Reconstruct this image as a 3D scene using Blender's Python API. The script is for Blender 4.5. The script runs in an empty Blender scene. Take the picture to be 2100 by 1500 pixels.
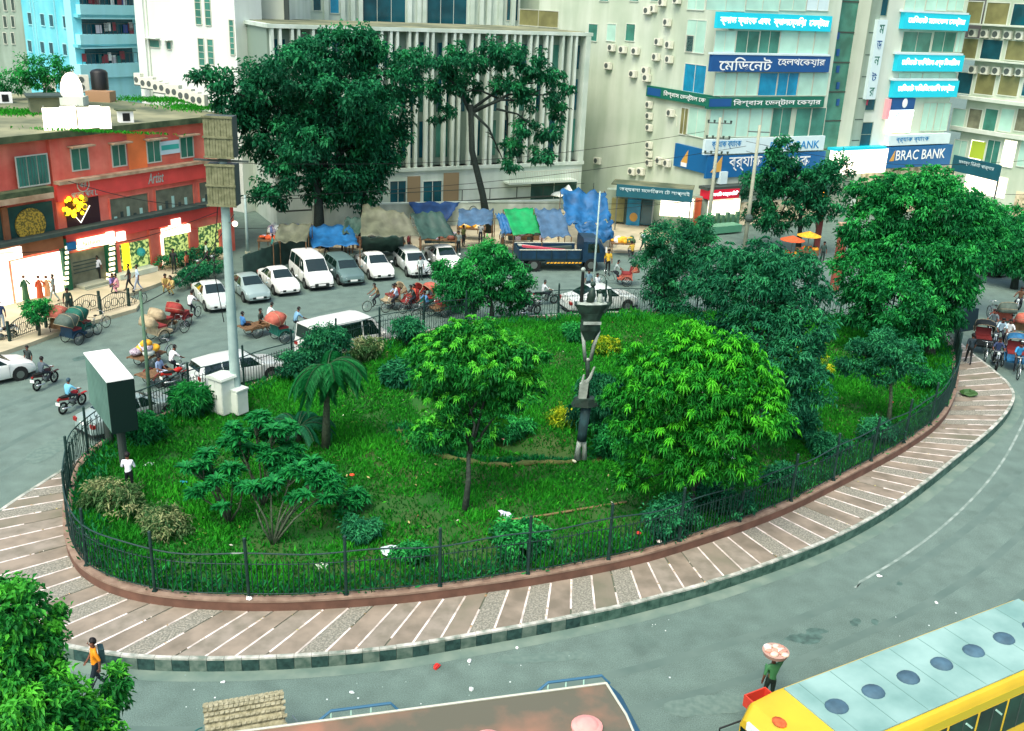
import bpy, math, random
import numpy as np
from mathutils import Vector, Matrix
R = math.radians
random.seed(7)
rng = np.random.default_rng(11)
sc = bpy.context.scene
COL = sc.collection

# ---------------------------------------------------------------- camera
CAM_H, PITCH, ROLL, FPX = 18.5, R(20.3), R(2.6), 2050.0
_fw = Vector((0, math.cos(PITCH), -math.sin(PITCH)))
_r = Vector((1, 0, 0)); _u = _r.cross(_fw)
_r2 = _r*math.cos(ROLL) + _u*math.sin(ROLL)
_u2 = _u*math.cos(ROLL) - _r*math.sin(ROLL)
CAM = Vector((0, 0, CAM_H))
cd = bpy.data.cameras.new('camera'); cam = bpy.data.objects.new('camera', cd); COL.objects.link(cam)
m = Matrix((( _r2.x, _u2.x, -_fw.x, 0), (_r2.y, _u2.y, -_fw.y, 0), (_r2.z, _u2.z, -_fw.z, 0), (0, 0, 0, 1)))
cam.matrix_world = Matrix.Translation(CAM) @ m
cd.sensor_width = 36; cd.lens = FPX/2100*36; cd.clip_end = 1500; cd.clip_start = 0.3
sc.camera = cam
# ---------------------------------------------------------------- sky, sun, exposure (overcast late afternoon)
w = bpy.data.worlds.new("World"); sc.world = w; w.use_nodes = True
nt = w.node_tree; bg = nt.nodes['Background']
sky = nt.nodes.new('ShaderNodeTexSky'); sky.sky_type = 'NISHITA'; sky.sun_disc = False
SUN_EL, SUN_AZ = 58, 205          # azimuth measured clockwise from +y
sky.sun_elevation = R(SUN_EL); sky.sun_rotation = R(SUN_AZ); sky.air_density = 1.0; sky.dust_density = 4.0; sky.ozone_density = 0.6
nt.links.new(sky.outputs[0], bg.inputs[0]); bg.inputs[1].default_value = 0.15
sd = bpy.data.lights.new('sun', 'SUN'); sd.energy = 1.3; sd.angle = R(30); sd.color = (1.0, 0.97, 0.86)
so = bpy.data.objects.new('sun', sd); COL.objects.link(so)
sv = Vector((math.sin(R(SUN_AZ))*math.cos(R(SUN_EL)), math.cos(R(SUN_AZ))*math.cos(R(SUN_EL)), math.sin(R(SUN_EL))))
so.rotation_euler = sv.to_track_quat('Z', 'Y').to_euler(); so.location = (0, 0, 60)
sc.view_settings.view_transform = 'Standard'; sc.view_settings.look = 'None'
sc.view_settings.gamma = 1; sc.view_settings.use_curve_mapping = False
sc.view_settings.exposure = 1.0
sc.cycles.max_bounces = 6; sc.cycles.transparent_max_bounces = 4

# ---------------------------------------------------------------- survey helpers: where a thing stands in the place
def ray(px, py): return _fw + _r2*((px-1050)/FPX) - _u2*((py-750)/FPX)
def G(px, py, z=0.0):
    d = ray(px, py); t = (z-CAM_H)/d.z; return CAM + d*t
def D(px, py, dist):
    d = ray(px, py); t = dist/math.hypot(d.x, d.y); return CAM + d*t
def zat(px, py, g):
    d = ray(px, py); t = math.hypot(g.x, g.y)/math.hypot(d.x, d.y); return CAM_H + d.z*t
def ppm(g): return FPX/max(1.0, (Vector((g.x, g.y, g.z))-CAM).dot(_fw))      # pixels of the photograph per metre

# ---------------------------------------------------------------- materials
def lin(h):
    if isinstance(h, (tuple, list)): return tuple(h)
    h = h.lstrip('#'); c = [int(h[i:i+2], 16)/255 for i in (0, 2, 4)]
    return tuple(x/12.92 if x <= .04045 else ((x+.055)/1.055)**2.4 for x in c)
MATS = {}
def mat(name, rgb, rough=0.7, metal=0.0, var=0.0, vs=3.0, var2=None, bump=0.0, emit=0.0, spec=0.4, det=6, lo=.35, hi=.65, coord='Object', streak=0.0):
    m = bpy.data.materials.new(name); m.use_nodes = True; n = m.node_tree; b = n.nodes['Principled BSDF']
    rgb = lin(rgb)
    b.inputs['Base Color'].default_value = (*rgb, 1); b.inputs['Roughness'].default_value = rough
    b.inputs['Metallic'].default_value = metal; b.inputs['Specular IOR Level'].default_value = spec
    if emit:
        b.inputs['Emission Color'].default_value = (*rgb, 1); b.inputs['Emission Strength'].default_value = emit
    if var or var2 or bump:
        tc = n.nodes.new('ShaderNodeTexCoord'); nz = n.nodes.new('ShaderNodeTexNoise')
        nz.inputs['Scale'].default_value = vs; nz.inputs['Detail'].default_value = det
        n.links.new(tc.outputs[coord], nz.inputs['Vector'])
        if var or var2:
            rp = n.nodes.new('ShaderNodeValToRGB'); rp.color_ramp.elements[0].position = lo; rp.color_ramp.elements[1].position = hi
            c2 = lin(var2) if var2 else tuple(min(1, c*(1+var)) for c in rgb)
            c1 = rgb if var2 else tuple(c*(1-var) for c in rgb)
            rp.color_ramp.elements[0].color = (*c1, 1); rp.color_ramp.elements[1].color = (*c2, 1)
            n.links.new(nz.outputs[0], rp.inputs[0]); n.links.new(rp.outputs[0], b.inputs['Base Color'])
            if emit: n.links.new(rp.outputs[0], b.inputs['Emission Color'])
        if bump:
            bp = n.nodes.new('ShaderNodeBump'); bp.inputs['Strength'].default_value = bump; bp.inputs['Distance'].default_value = .05
            n.links.new(nz.outputs[0], bp.inputs['Height']); n.links.new(bp.outputs[0], b.inputs['Normal'])
    if streak:                                  # damp and dust running down the wall
        tc = n.nodes.new('ShaderNodeTexCoord'); mp = n.nodes.new('ShaderNodeMapping'); mp.inputs['Scale'].default_value = (.75, .75, .09)
        z = n.nodes.new('ShaderNodeTexNoise'); z.inputs['Scale'].default_value = .9; z.inputs['Detail'].default_value = 8
        r = n.nodes.new('ShaderNodeValToRGB'); r.color_ramp.elements[0].position = .42; r.color_ramp.elements[1].position = .62
        r.color_ramp.elements[1].color = (1, 1, 1, 1); k = 1-streak; r.color_ramp.elements[0].color = (k*.97, k, k*.95, 1)
        mx = n.nodes.new('ShaderNodeMix'); mx.data_type = 'RGBA'; mx.blend_type = 'MULTIPLY'; mx.inputs[0].default_value = 1
        n.links.new(tc.outputs['Object'], mp.inputs[0]); n.links.new(mp.outputs[0], z.inputs['Vector']); n.links.new(z.outputs[0], r.inputs[0])
        src = b.inputs['Base Color'].links[0].from_socket if b.inputs['Base Color'].links else None
        if src: n.links.new(src, mx.inputs[6])
        else: mx.inputs[6].default_value = (*rgb, 1)
        n.links.new(r.outputs[0], mx.inputs[7]); n.links.new(mx.outputs[2], b.inputs['Base Color'])
    MATS[name] = m; return m
def M(k):
    if isinstance(k, bpy.types.Material): return k
    if k in MATS: return MATS[k]
    if k.startswith('#'):                       # plain paint or cloth of that colour
        return mat(k, k, rough=.6)
    raise KeyError(k)

# ---------------------------------------------------------------- mesh builder
class MB:
    def __init__(s): s.v = []; s.f = []; s.k = []; s.xf = None
    def add(s, vs, fs, m):
        o = len(s.v)
        if s.xf is not None: vs = [s.xf @ Vector(p) for p in vs]
        s.v += [tuple(p) for p in vs]; s.f += [tuple(i+o for i in f) for f in fs]; s.k += [m]*len(fs); return s
    def box(s, x0, x1, y0, y1, z0, z1, m='grey'):
        v = [(x, y, z) for z in (z0, z1) for y in (y0, y1) for x in (x0, x1)]
        return s.add(v, [(0, 2, 3, 1), (4, 5, 7, 6), (0, 1, 5, 4), (2, 6, 7, 3), (0, 4, 6, 2), (1, 3, 7, 5)], m)
    def bar(s, p, q, w, h, m='grey', up=(0, 0, 1)):
        p = Vector(p); q = Vector(q); d = (q-p).normalized(); a = d.cross(Vector(up))
        if a.length < 1e-3: a = d.cross(Vector((1, 0, 0)))
        a.normalize(); b = a.cross(d)
        v = [c+a*(i*w/2)+b*(j*h/2) for c in (p, q) for i, j in ((-1, -1), (1, -1), (1, 1), (-1, 1))]
        return s.add(v, [(0, 1, 2, 3), (7, 6, 5, 4), (0, 4, 5, 1), (1, 5, 6, 2), (2, 6, 7, 3), (3, 7, 4, 0)], m)
    def tube(s, pts, r, n=8, m='grey', cap=True, closed=False):
        pts = [Vector(p) for p in pts]; N = len(pts); rs = r if isinstance(r, (list, tuple)) else [r]*N
        vs = []; pa = None
        for i, p in enumerate(pts):
            if closed: d = pts[(i+1) % N]-pts[i-1]
            else: d = pts[min(i+1, N-1)]-pts[max(i-1, 0)]
            d.normalize()
            if pa is None: a = d.orthogonal().normalized()
            else:
                a = pa - d*pa.dot(d)
                a = a.normalized() if a.length > 1e-4 else d.orthogonal().normalized()
            pa = a; b = d.cross(a)
            vs += [p+(a*math.cos(t*2*math.pi/n)+b*math.sin(t*2*math.pi/n))*rs[i] for t in range(n)]
        fs = [(i*n+j, i*n+(j+1) % n, ((i+1) % N)*n+(j+1) % n, ((i+1) % N)*n+j) for i in range(N if closed else N-1) for j in range(n)]
        if cap and not closed: fs += [tuple(range(n-1, -1, -1)), tuple((N-1)*n+j for j in range(n))]
        return s.add(vs, fs, m)
    def ring(s, c, rad, r, axis='y', n=20, k=5, m='grey', a0=0, a1=360):
        full = (a1-a0) >= 360; pts = []
        for i in range(n if full else n+1):
            t = R(a0+(a1-a0)*i/n); u, v = math.cos(t)*rad, math.sin(t)*rad
            pts.append(Vector(c)+Vector({'y': (u, 0, v), 'x': (0, u, v), 'z': (u, v, 0)}[axis]))
        return s.tube(pts, r, k, m, closed=full)
    def sph(s, c, r, m='grey', nu=10, nv=7, zlo=-1.0):
        if not isinstance(r, (tuple, list)): r = (r, r, r)
        vs = []; fs = []
        for j in range(nv+1):
            ph = -math.pi/2+math.pi*j/nv
            sz = max(zlo, math.sin(ph)); cz = math.sqrt(max(0, 1-sz*sz)) if sz > zlo or zlo == -1 else math.sqrt(max(0, 1-zlo*zlo))
            for i in range(nu):
                t = 2*math.pi*i/nu; vs.append((c[0]+r[0]*cz*math.cos(t), c[1]+r[1]*cz*math.sin(t), c[2]+r[2]*sz))
        fs = [(j*nu+i, j*nu+(i+1) % nu, (j+1)*nu+(i+1) % nu, (j+1)*nu+i) for j in range(nv) for i in range(nu)]
        return s.add(vs, fs, m)
    def loft(s, rings, m='grey', cap=True, closed=True):
        n = len(rings[0]); N = len(rings); vs = [p for r in rings for p in r]
        fs = [(i*n+j, i*n+(j+1) % n, (i+1)*n+(j+1) % n, (i+1)*n+j) for i in range(N-1) for j in range(n if closed else n-1)]
        if cap: fs += [tuple(range(n-1, -1, -1)), tuple((N-1)*n+j for j in range(n))]
        return s.add(vs, fs, m)
    def prism(s, poly, z0, z1, m='grey', axis='z'):
        f = {'z': lambda a, b, c: (a, b, c), 'y': lambda a, b, c: (a, c, b), 'x': lambda a, b, c: (c, a, b)}[axis]
        return s.loft([[f(a, b, z0) for a, b in poly], [f(a, b, z1) for a, b in poly]], m)
    def quad(s, a, b, c, d, m='grey'): return s.add([a, b, c, d], [(0, 1, 2, 3)], m)
    def build(s, name, parent=None, smooth=False, loc=None, rot=None, **props):
        me = bpy.data.meshes.new(name); me.from_pydata(s.v, [], s.f)
        ks = []
        for k in s.k:
            if k not in ks: ks.append(k)
        for k in ks: me.materials.append(M(k))
        if len(ks) > 1: me.polygons.foreach_set('material_index', [ks.index(k) for k in s.k])
        if smooth:
            me.polygons.foreach_set('use_smooth', [True]*len(s.f))
            if smooth != True: me.set_sharp_from_angle(angle=R(smooth))
        me.update()
        return link(name, me, parent, loc, rot, **props)
def link(name, me, parent=None, loc=None, rot=None, **props):
    o = bpy.data.objects.new(name, me); COL.objects.link(o)
    if parent: o.parent = parent
    if loc is not None: o.location = loc
    if rot is not None: o.rotation_euler = rot if hasattr(rot, '__len__') else (0, 0, rot)
    for k, v in props.items(): o[k] = v
    return o
def thing(name, label, cat, loc=(0, 0, 0), rz=0.0, group=None):
    o = bpy.data.objects.new(name, None); COL.objects.link(o); o.location = loc; o.rotation_euler = (0, 0, rz)
    o.empty_display_size = .2
    return tag(o, label, cat, group)
def tag(o, label, cat, group=None):
    o['label'] = label; o['category'] = cat
    if group: o['group'] = group
    return o
def structure(o): o['kind'] = 'structure'; return o
def stuff(o): o['kind'] = 'stuff'; return o
def copy_tree(o, parent=None):
    c = o.copy(); COL.objects.link(c); c.parent = parent
    for ch in o.children: copy_tree(ch, c)
    return c
def place(src, loc, rz, label, group=None, swap=None, scale=None):
    """first call moves the source itself, later calls copy it with its parts; swap = {material: material}"""
    o = src if not src.get('_used') else copy_tree(src)
    src['_used'] = 1
    o.location = loc; o.rotation_euler = (0, 0, rz)
    if scale: o.scale = (scale,)*3
    o['label'] = label
    if group: o['group'] = group
    if swap:
        def go(x):
            if x.type == 'MESH':
                for i, sl in enumerate(x.material_slots):
                    nm = x.data.materials[i].name
                    if nm in swap: sl.link = 'OBJECT'; sl.material = M(swap[nm])
            for c in x.children: go(c)
        go(o)
    return o
FONT = None
def text(s, w, h, name='lettering', parent=None, mk='white', x=0, y=0, z=0, ex=.012, rot=(R(90), 0, 0), bold=0.0, shear=0, align='c'):
    """raised lettering w wide and h high (metres), centred on x, z of the parent's face"""
    c = bpy.data.curves.new(name, 'FONT'); c.body = s; c.extrude = ex; c.offset = bold; c.shear = shear; c.resolution_u = 2
    t = bpy.data.objects.new(name, c); COL.objects.link(t)
    dg = bpy.context.evaluated_depsgraph_get(); me = bpy.data.meshes.new_from_object(t.evaluated_get(dg))
    bpy.data.objects.remove(t); bpy.data.curves.remove(c)
    n = len(me.vertices); a = np.empty(n*3); me.vertices.foreach_get('co', a); a = a.reshape(-1, 3)
    lo = a.min(0); hi = a.max(0)
    a[:, 0] = (a[:, 0]-(lo[0]+hi[0])/2)*w/(hi[0]-lo[0]); a[:, 1] = (a[:, 1]-(lo[1]+hi[1])/2)*h/(hi[1]-lo[1])
    me.vertices.foreach_set('co', a.ravel()); me.materials.clear(); me.materials.append(M(mk)); me.update()
    return link(name, me, parent, (x, y, z), rot)

# ---------------------------------------------------------------- palette
mat('grey', '#8a8f88'); mat('white', '#e8ece6', .5); mat('black', '#0f1412', .5)
mat('asphalt', (.135, .215, .185), .85, var2=(.185, .275, .235), vs=.35, bump=.15, det=10)
mat('concrete', '#9aa089', .85, var=.15, vs=.8, bump=.1)
mat('dirty_paving', '#a8a284', .85, var2='#c2b99a', vs=.7, bump=.1, det=8)
mat('chrome', '#c8d0cc', .25, .9); mat('tyre', '#151a18', .9); mat('glass_dark', '#10251f', .08, spec=.8)
mat('rubber', '#1b201e', .8); mat('steel', '#6f7a74', .45, .6)
mat('skin', '#6b4430', .6); mat('hair', '#0c0b0a', .7)
# ================================================================ foliage
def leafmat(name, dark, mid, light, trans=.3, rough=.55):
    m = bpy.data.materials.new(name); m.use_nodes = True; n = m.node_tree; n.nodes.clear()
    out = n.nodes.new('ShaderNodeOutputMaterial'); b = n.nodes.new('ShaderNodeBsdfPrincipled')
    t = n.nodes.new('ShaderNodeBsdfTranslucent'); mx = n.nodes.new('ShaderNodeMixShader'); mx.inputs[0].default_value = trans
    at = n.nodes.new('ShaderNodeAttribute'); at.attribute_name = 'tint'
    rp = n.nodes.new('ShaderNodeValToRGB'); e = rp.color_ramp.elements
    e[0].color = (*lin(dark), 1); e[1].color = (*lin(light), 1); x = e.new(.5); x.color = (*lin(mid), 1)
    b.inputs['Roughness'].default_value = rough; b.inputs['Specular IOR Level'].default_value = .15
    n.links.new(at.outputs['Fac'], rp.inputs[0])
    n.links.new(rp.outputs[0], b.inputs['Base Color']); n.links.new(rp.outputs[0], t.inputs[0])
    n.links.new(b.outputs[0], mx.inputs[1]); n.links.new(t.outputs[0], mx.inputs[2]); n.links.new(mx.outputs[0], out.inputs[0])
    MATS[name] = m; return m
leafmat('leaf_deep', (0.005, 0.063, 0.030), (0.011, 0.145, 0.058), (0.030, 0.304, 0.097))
leafmat('leaf_mid', (0.005, 0.090, 0.030), (0.012, 0.221, 0.052), (0.043, 0.455, 0.083))
leafmat('leaf_mango', (0.005, 0.083, 0.019), (0.015, 0.241, 0.030), (0.114, 0.600, 0.039))
leafmat('leaf_lime', (0.005, 0.090, 0.014), (0.014, 0.248, 0.019), (0.099, 0.600, 0.025))
leafmat('leaf_blue', (0.005, 0.076, 0.039), (0.014, 0.166, 0.069), (0.043, 0.338, 0.117))
leafmat('leaf_yellow', (0.022, 0.130, 0.012), (0.099, 0.280, 0.014), (0.528, 0.600, 0.020))
leafmat('leaf_near', (0.006, 0.099, 0.022), (0.020, 0.235, 0.033), (0.106, 0.552, 0.041))
leafmat('leaf_grey', (0.022, 0.110, 0.030), (0.077, 0.190, 0.060), (0.352, 0.400, 0.180))
leafmat('grass_blade', (.006, .100, .012), (.018, .250, .014), (.055, .480, .022), .25, .75)
mat('bark', '#39443a', .9, var=.35, vs=9, bump=.5); mat('bark_dark', '#1c2a24', .9, var=.3, vs=9, bump=.5)
mat('bark_pale', '#46543f', .9, var=.35, vs=9, bump=.4)
mat('soil', '#4a5a2a', .95, var2='#6c6a3a', vs=1.5, bump=.3)
mat('soil_tan', '#6f6440', .95, var2='#8a7450', vs=3, bump=.3)

DENS = 2.0
def leaf_mesh(name, pos, dirs, up, L, Wd, tint, mk, parent=None, droop=.0, fold=.25, kind=None):
    """rhombus leaves folded along the midrib; pos base points, dirs the way each leaf points"""
    N = len(pos); dirs = dirs/np.linalg.norm(dirs, axis=1, keepdims=True)
    side = np.cross(dirs, up); side /= np.maximum(1e-6, np.linalg.norm(side, axis=1, keepdims=True)); nrm = np.cross(side, dirs)
    L = np.asarray(L).reshape(-1, 1)*np.ones((N, 1)); Wd = np.asarray(Wd).reshape(-1, 1)*np.ones((N, 1))
    tip = pos+dirs*L; tip[:, 2] -= droop*L[:, 0]
    midp = pos+dirs*L*.5
    a = midp+side*Wd/2+nrm*Wd*fold; b = midp-side*Wd/2+nrm*Wd*fold
    V = np.stack([pos, a, tip, b], 1).reshape(-1, 3)
    idx = np.arange(N)[:, None]*4; F = np.concatenate([idx+[0, 1, 2], idx+[0, 2, 3]], 1).reshape(-1)
    me = bpy.data.meshes.new(name); nf = 2*N
    me.vertices.add(len(V)); me.vertices.foreach_set('co', V.ravel())
    me.loops.add(nf*3); me.loops.foreach_set('vertex_index', F.astype(np.int32))
    me.polygons.add(nf); me.polygons.foreach_set('loop_start', np.arange(nf, dtype=np.int32)*3)
    me.update(calc_edges=True)
    at = me.attributes.new('tint', 'FLOAT', 'FACE'); at.data.foreach_set('value', np.repeat(tint, 2).astype(np.float32))
    me.materials.append(M(mk)); o = link(name, me, parent)
    if kind: o['kind'] = kind
    return o
def randdir(n):
    v = rng.normal(size=(n, 3)); return v/np.linalg.norm(v, axis=1, keepdims=True)
def crown(parent, lobes, mk, nclump=26, per=46, L=.28, W=.11, csize=.55, droop=.3, tips=.25, hemi=.25, shell=.62, name='crown', tipgain=.45, flat=1.0, dens=None):
    per = int(per*1.35); L *= .86; W *= .86
    """clumps of leaves spread through each lobe's volume, mostly near its outside"""
    P = []; Dd = []; T = []; cr = []
    for (c, r) in lobes:
        n = max(5, int(nclump*(dens or DENS)*r*r))
        d = randdir(n); d[:, 2] = np.where(rng.random(n) < hemi, np.abs(d[:, 2]), d[:, 2])
        rad = r*(shell+(1-shell)*rng.random(n)**.6)*(1+.10*rng.normal(size=n))
        cc = np.array(c)+d*rad[:, None]*np.array([1, 1, .85*flat])
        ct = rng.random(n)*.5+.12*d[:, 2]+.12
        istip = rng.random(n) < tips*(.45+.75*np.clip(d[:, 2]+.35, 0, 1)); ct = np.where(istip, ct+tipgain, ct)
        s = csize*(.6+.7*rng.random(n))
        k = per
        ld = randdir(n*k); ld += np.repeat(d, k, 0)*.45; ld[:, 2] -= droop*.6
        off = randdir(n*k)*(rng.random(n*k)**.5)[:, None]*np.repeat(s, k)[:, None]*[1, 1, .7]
        P.append(np.repeat(cc, k, 0)+off); Dd.append(ld); T.append(np.repeat(ct, k)+rng.normal(size=n*k)*.08+off[:, 2]/np.repeat(s, k)*.28)  # leaves tinted lighter atop each clump, darker beneath: shading put into the tint
    P = np.concatenate(P); Dd = np.concatenate(Dd); T = np.clip(np.concatenate(T), 0, 1)
    n = len(P)
    return leaf_mesh(name, P, Dd, randdir(n)*.6+[0, 0, 1], L*(.6+.8*rng.random(n)), W*(.7+.6*rng.random(n)), T, mk, parent, droop=droop)
def rosettes(parent, lobes, mk, dens=16, leaves=10, L=.26, W=.07, droop=.55, light=.5, name='shoots'):
    """shoot tips over the outside of each lobe: long leaves arching out of one point, the young ones pale"""
    P = []; Dd = []; T = []
    C_ = np.array([c for c, r in lobes]); R_ = np.array([r for c, r in lobes])
    for c, r in lobes:
        n = max(6, int(dens*r*r)); d = randdir(n); d[:, 2] = np.where(rng.random(n) < .55, np.abs(d[:, 2]), d[:, 2])
        p = np.array(c)+d*(r*(.86+.22*rng.random(n)))[:, None]
        keep = np.ones(n, bool)
        for cc, rr in zip(C_, R_): keep &= ~(np.linalg.norm(p-cc, axis=1) < rr*.8)
        p = p[keep]; d = d[keep]; n = len(p)
        if not n: continue
        ax = d*.7+[0, 0, .75]; ax /= np.linalg.norm(ax, axis=1, keepdims=True)
        u = np.cross(ax, randdir(n)); u /= np.linalg.norm(u, axis=1, keepdims=True); v = np.cross(ax, u)
        ph = 2*np.pi*np.arange(leaves)/leaves; out = u[:, None, :]*np.cos(ph)[None, :, None]+v[:, None, :]*np.sin(ph)[None, :, None]
        ld = out+ax[:, None, :]*(.25+.7*rng.random((n, leaves, 1)))
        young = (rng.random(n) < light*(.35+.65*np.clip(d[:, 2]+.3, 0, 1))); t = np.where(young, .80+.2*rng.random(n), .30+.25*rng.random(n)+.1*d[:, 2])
        P.append(np.repeat(p, leaves, 0)); Dd.append(ld.reshape(-1, 3)); T.append(np.repeat(t, leaves)+rng.normal(size=n*leaves)*.06)
    P = np.concatenate(P); Dd = np.concatenate(Dd); T = np.clip(np.concatenate(T), 0, 1); n = len(P)
    return leaf_mesh(name, P, Dd, np.tile([0, 0, 1.], (n, 1)), L*(.75+.5*rng.random(n)), W, T, mk, parent, droop=droop)
def lobe(px, py, rpx, base, dy=0.0):
    g = math.hypot(base[0], base[1])+dy; c = D(px, py, g); return (c, rpx/ppm(c))
def trunk(parent, path, r0, r1, mk='bark', limbs=(), name='trunk', n=8):
    b = MB(); N = len(path)
    rs = [r0+(r1-r0)*i/(N-1) for i in range(N)]; rs[0] *= 1.25
    b.tube(path, rs, n, mk)
    for (a, e, ra) in limbs:
        a = Vector(a); e = Vector(e); m1 = a.lerp(e, .5)+Vector((random.uniform(-.3, .3), random.uniform(-.3, .3), .12*(e-a).length))
        b.tube([a, m1, e], [ra, ra*.7, ra*.25], 6, mk)
        for k in range(3):
            q = m1.lerp(e, random.random()); t = q+Vector((random.uniform(-1, 1), random.uniform(-1, 1), random.uniform(.1, .9)))*min(.7, (e-a).length*.3)
            b.tube([q, q.lerp(t, .5)+Vector((0, 0, .1)), t], [ra*.45, ra*.3, ra*.12], 5, mk)
    return b.build(name, parent, smooth=True)
def tree(name, label, base, lobes, mk, fork=None, r0=.22, bark='bark', group=None, shoots=None, lean=(), **kw):
    """base: ground point; lobes in world space; the trunk forks at height fork into limbs that reach the lobes"""
    t = thing(name, label, 'tree', base, 0, group)
    L = [((Vector(c)-base), r) for c, r in lobes]
    top = max(c.z for c, r in L); fz = fork or min(c.z for c, r in L)*.75
    cx = sum((c for c, r in L), Vector())/len(L)
    pts = [Vector((0, 0, -.1))]+[Vector(p)-base for p in lean]+[Vector((cx.x*.25 if not lean else (Vector(lean[-1])-base).x, cx.y*.25 if not lean else (Vector(lean[-1])-base).y, fz))]
    if not lean: pts.insert(1, pts[-1]*.5+Vector((.06, .04, 0)))
    hub = pts[-1]-Vector((0, 0, .1)); limbs = []; big = sorted(L, key=lambda q: -q[1])
    for i, (c, r) in enumerate(L if len(L) < 9 else L[::2]):         # some limbs leave the trunk lower down, some split off another limb
        st_ = pts[-1].lerp(pts[-2], (.0, .22, .4)[i % 3]) if i % 2 == 0 or len(L) < 9 else hub.lerp(limbs[-1][1], .45)
        limbs.append((st_, c.lerp(pts[-1], .12), r0*(.5, .36)[i % 2]))
    trunk(t, pts, r0, r0*.6, bark, limbs)
    crown(t, L, mk, **kw)
    if shoots: rosettes(t, L, mk, **shoots)
    return t
def bush(name, label, base, w, h, mk, cat='bush', n=900, L=.22, W=.07, group=None, lobes=None, stems=5, **kw):
    t = thing(name, label, cat, base, 0, group)
    lb = lobes or [(Vector((random.uniform(-.4, .4)*w, random.uniform(-.3, .3)*w, h*random.uniform(.45, .7))), max(w, h)*.33) for _ in range(4)]
    b = MB()
    for c, r in lb[:stems]: b.tube([(c.x*.2, c.y*.2, -.05), (c.x*.6, c.y*.6, c.z*.5), tuple(c)], [.05, .035, .015], 5, 'bark_pale')
    b.build('stems', t, smooth=True)
    tot = sum(r*r for c, r in lb); per = kw.pop('per', 26)
    crown(t, lb, mk, nclump=n/per/tot, per=per, L=L, W=W, csize=kw.pop('csize', .3), name='foliage', **kw)
    return t

# ================================================================ ground, park island
def catmull(pts, step=.25, closed=True):
    pts = [Vector((p[0], p[1], 0)) for p in pts]; n = len(pts); out = []
    for i in range(n if closed else n-1):
        g = lambda k: pts[k % n] if closed else pts[min(max(k, 0), n-1)]
        p0, p1, p2, p3 = g(i-1), g(i), g(i+1), g(i+2)
        for s in range(12):
            t = s/12
            out.append(.5*((2*p1)+(p2-p0)*t+(2*p0-5*p1+4*p2-p3)*t*t+(3*p1-p0-3*p2+p3)*t**3))
    if not closed: out.append(pts[-1])
    return resample(out, step, closed)
def resample(out, step, closed=True):
    seg = out+[out[0]] if closed else out
    d = [0]
    for a, b in zip(seg, seg[1:]): d.append(d[-1]+(b-a).length)
    N = max(2, round(d[-1]/step)); res = []; j = 0
    for k in range(N if closed else N+1):
        s = d[-1]*k/N
        while j < len(d)-2 and d[j+1] < s: j += 1
        f = (s-d[j])/max(1e-9, d[j+1]-d[j]); res.append(seg[j].lerp(seg[j+1], f))
    return res
PV = .42; WT = .80; LN = .70           # pavement top, planter wall top, lawn level
wall_px = [(133, 1100), (142, 1142), (168, 1182), (230, 1218), (330, 1242), (480, 1253), (620, 1252), (800, 1240), (930, 1225), (1100, 1200), (1280, 1165), (1420, 1125),
  (1600, 1060), (1750, 985), (1850, 930), (1925, 875), (1957, 820), (1962, 770), (1950, 722), (1880, 690), (1700, 660), (1500, 650), (1310, 652), (1130, 660), (1000, 668), (800, 710), (680, 745),
  (560, 787), (370, 850), (250, 903), (190, 935), (150, 980), (133, 1045)]
outer_px = [(120, 1322), (250, 1345), (400, 1352), (600, 1347), (800, 1330), (940, 1308), (1150, 1270), (1310, 1235), (1500, 1182), (1700, 1108), (1850, 1025), (1980, 925), (2050, 865),
  (2080, 820), (2072, 790), (2040, 760), (1995, 725), (1950, 692), (1850, 664), (1700, 648), (1500, 638), (1310, 638), (1130, 646), (1000, 652), (800, 695), (680, 732), (560, 774), (370, 838), (250, 888),
  (140, 955), (0, 1045), (-70, 1110), (-90, 1180), (-50, 1250), (30, 1298)]
wallc = catmull([G(x, y, PV) for x, y in wall_px], .4)
outc = catmull([G(x, y, PV) for x, y in outer_px], .4)
CC = Vector((3.0, 43.0, 0))
def offs(curve, d):
    n = len(curve); r = []
    for i in range(n):
        t = (curve[(i+1) % n]-curve[i-1]).normalized(); r.append(curve[i]+Vector((-t.y, t.x, 0))*d)   # d > 0: to the left (inward for ccw)
    return r
def area(c): return sum(a.x*b.y-b.x*a.y for a, b in zip(c, c[1:]+c[:1]))/2
if area(wallc) < 0: wallc.reverse()
if area(outc) < 0: outc.reverse()
def hit(curve, p):          # where the line from the island's centre through p meets the curve
    d = (p-CC); best = None; n = len(curve)
    for i in range(n):
        a = curve[i]-CC; b = curve[(i+1) % n]-CC; ca = d.x*a.y-d.y*a.x; cb = d.x*b.y-d.y*b.x
        if ca <= 0 < cb or cb <= 0 < ca:
            f = ca/(ca-cb); q = a.lerp(b, f)
            if q.dot(d) > 0: return q+CC
    return p
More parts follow.
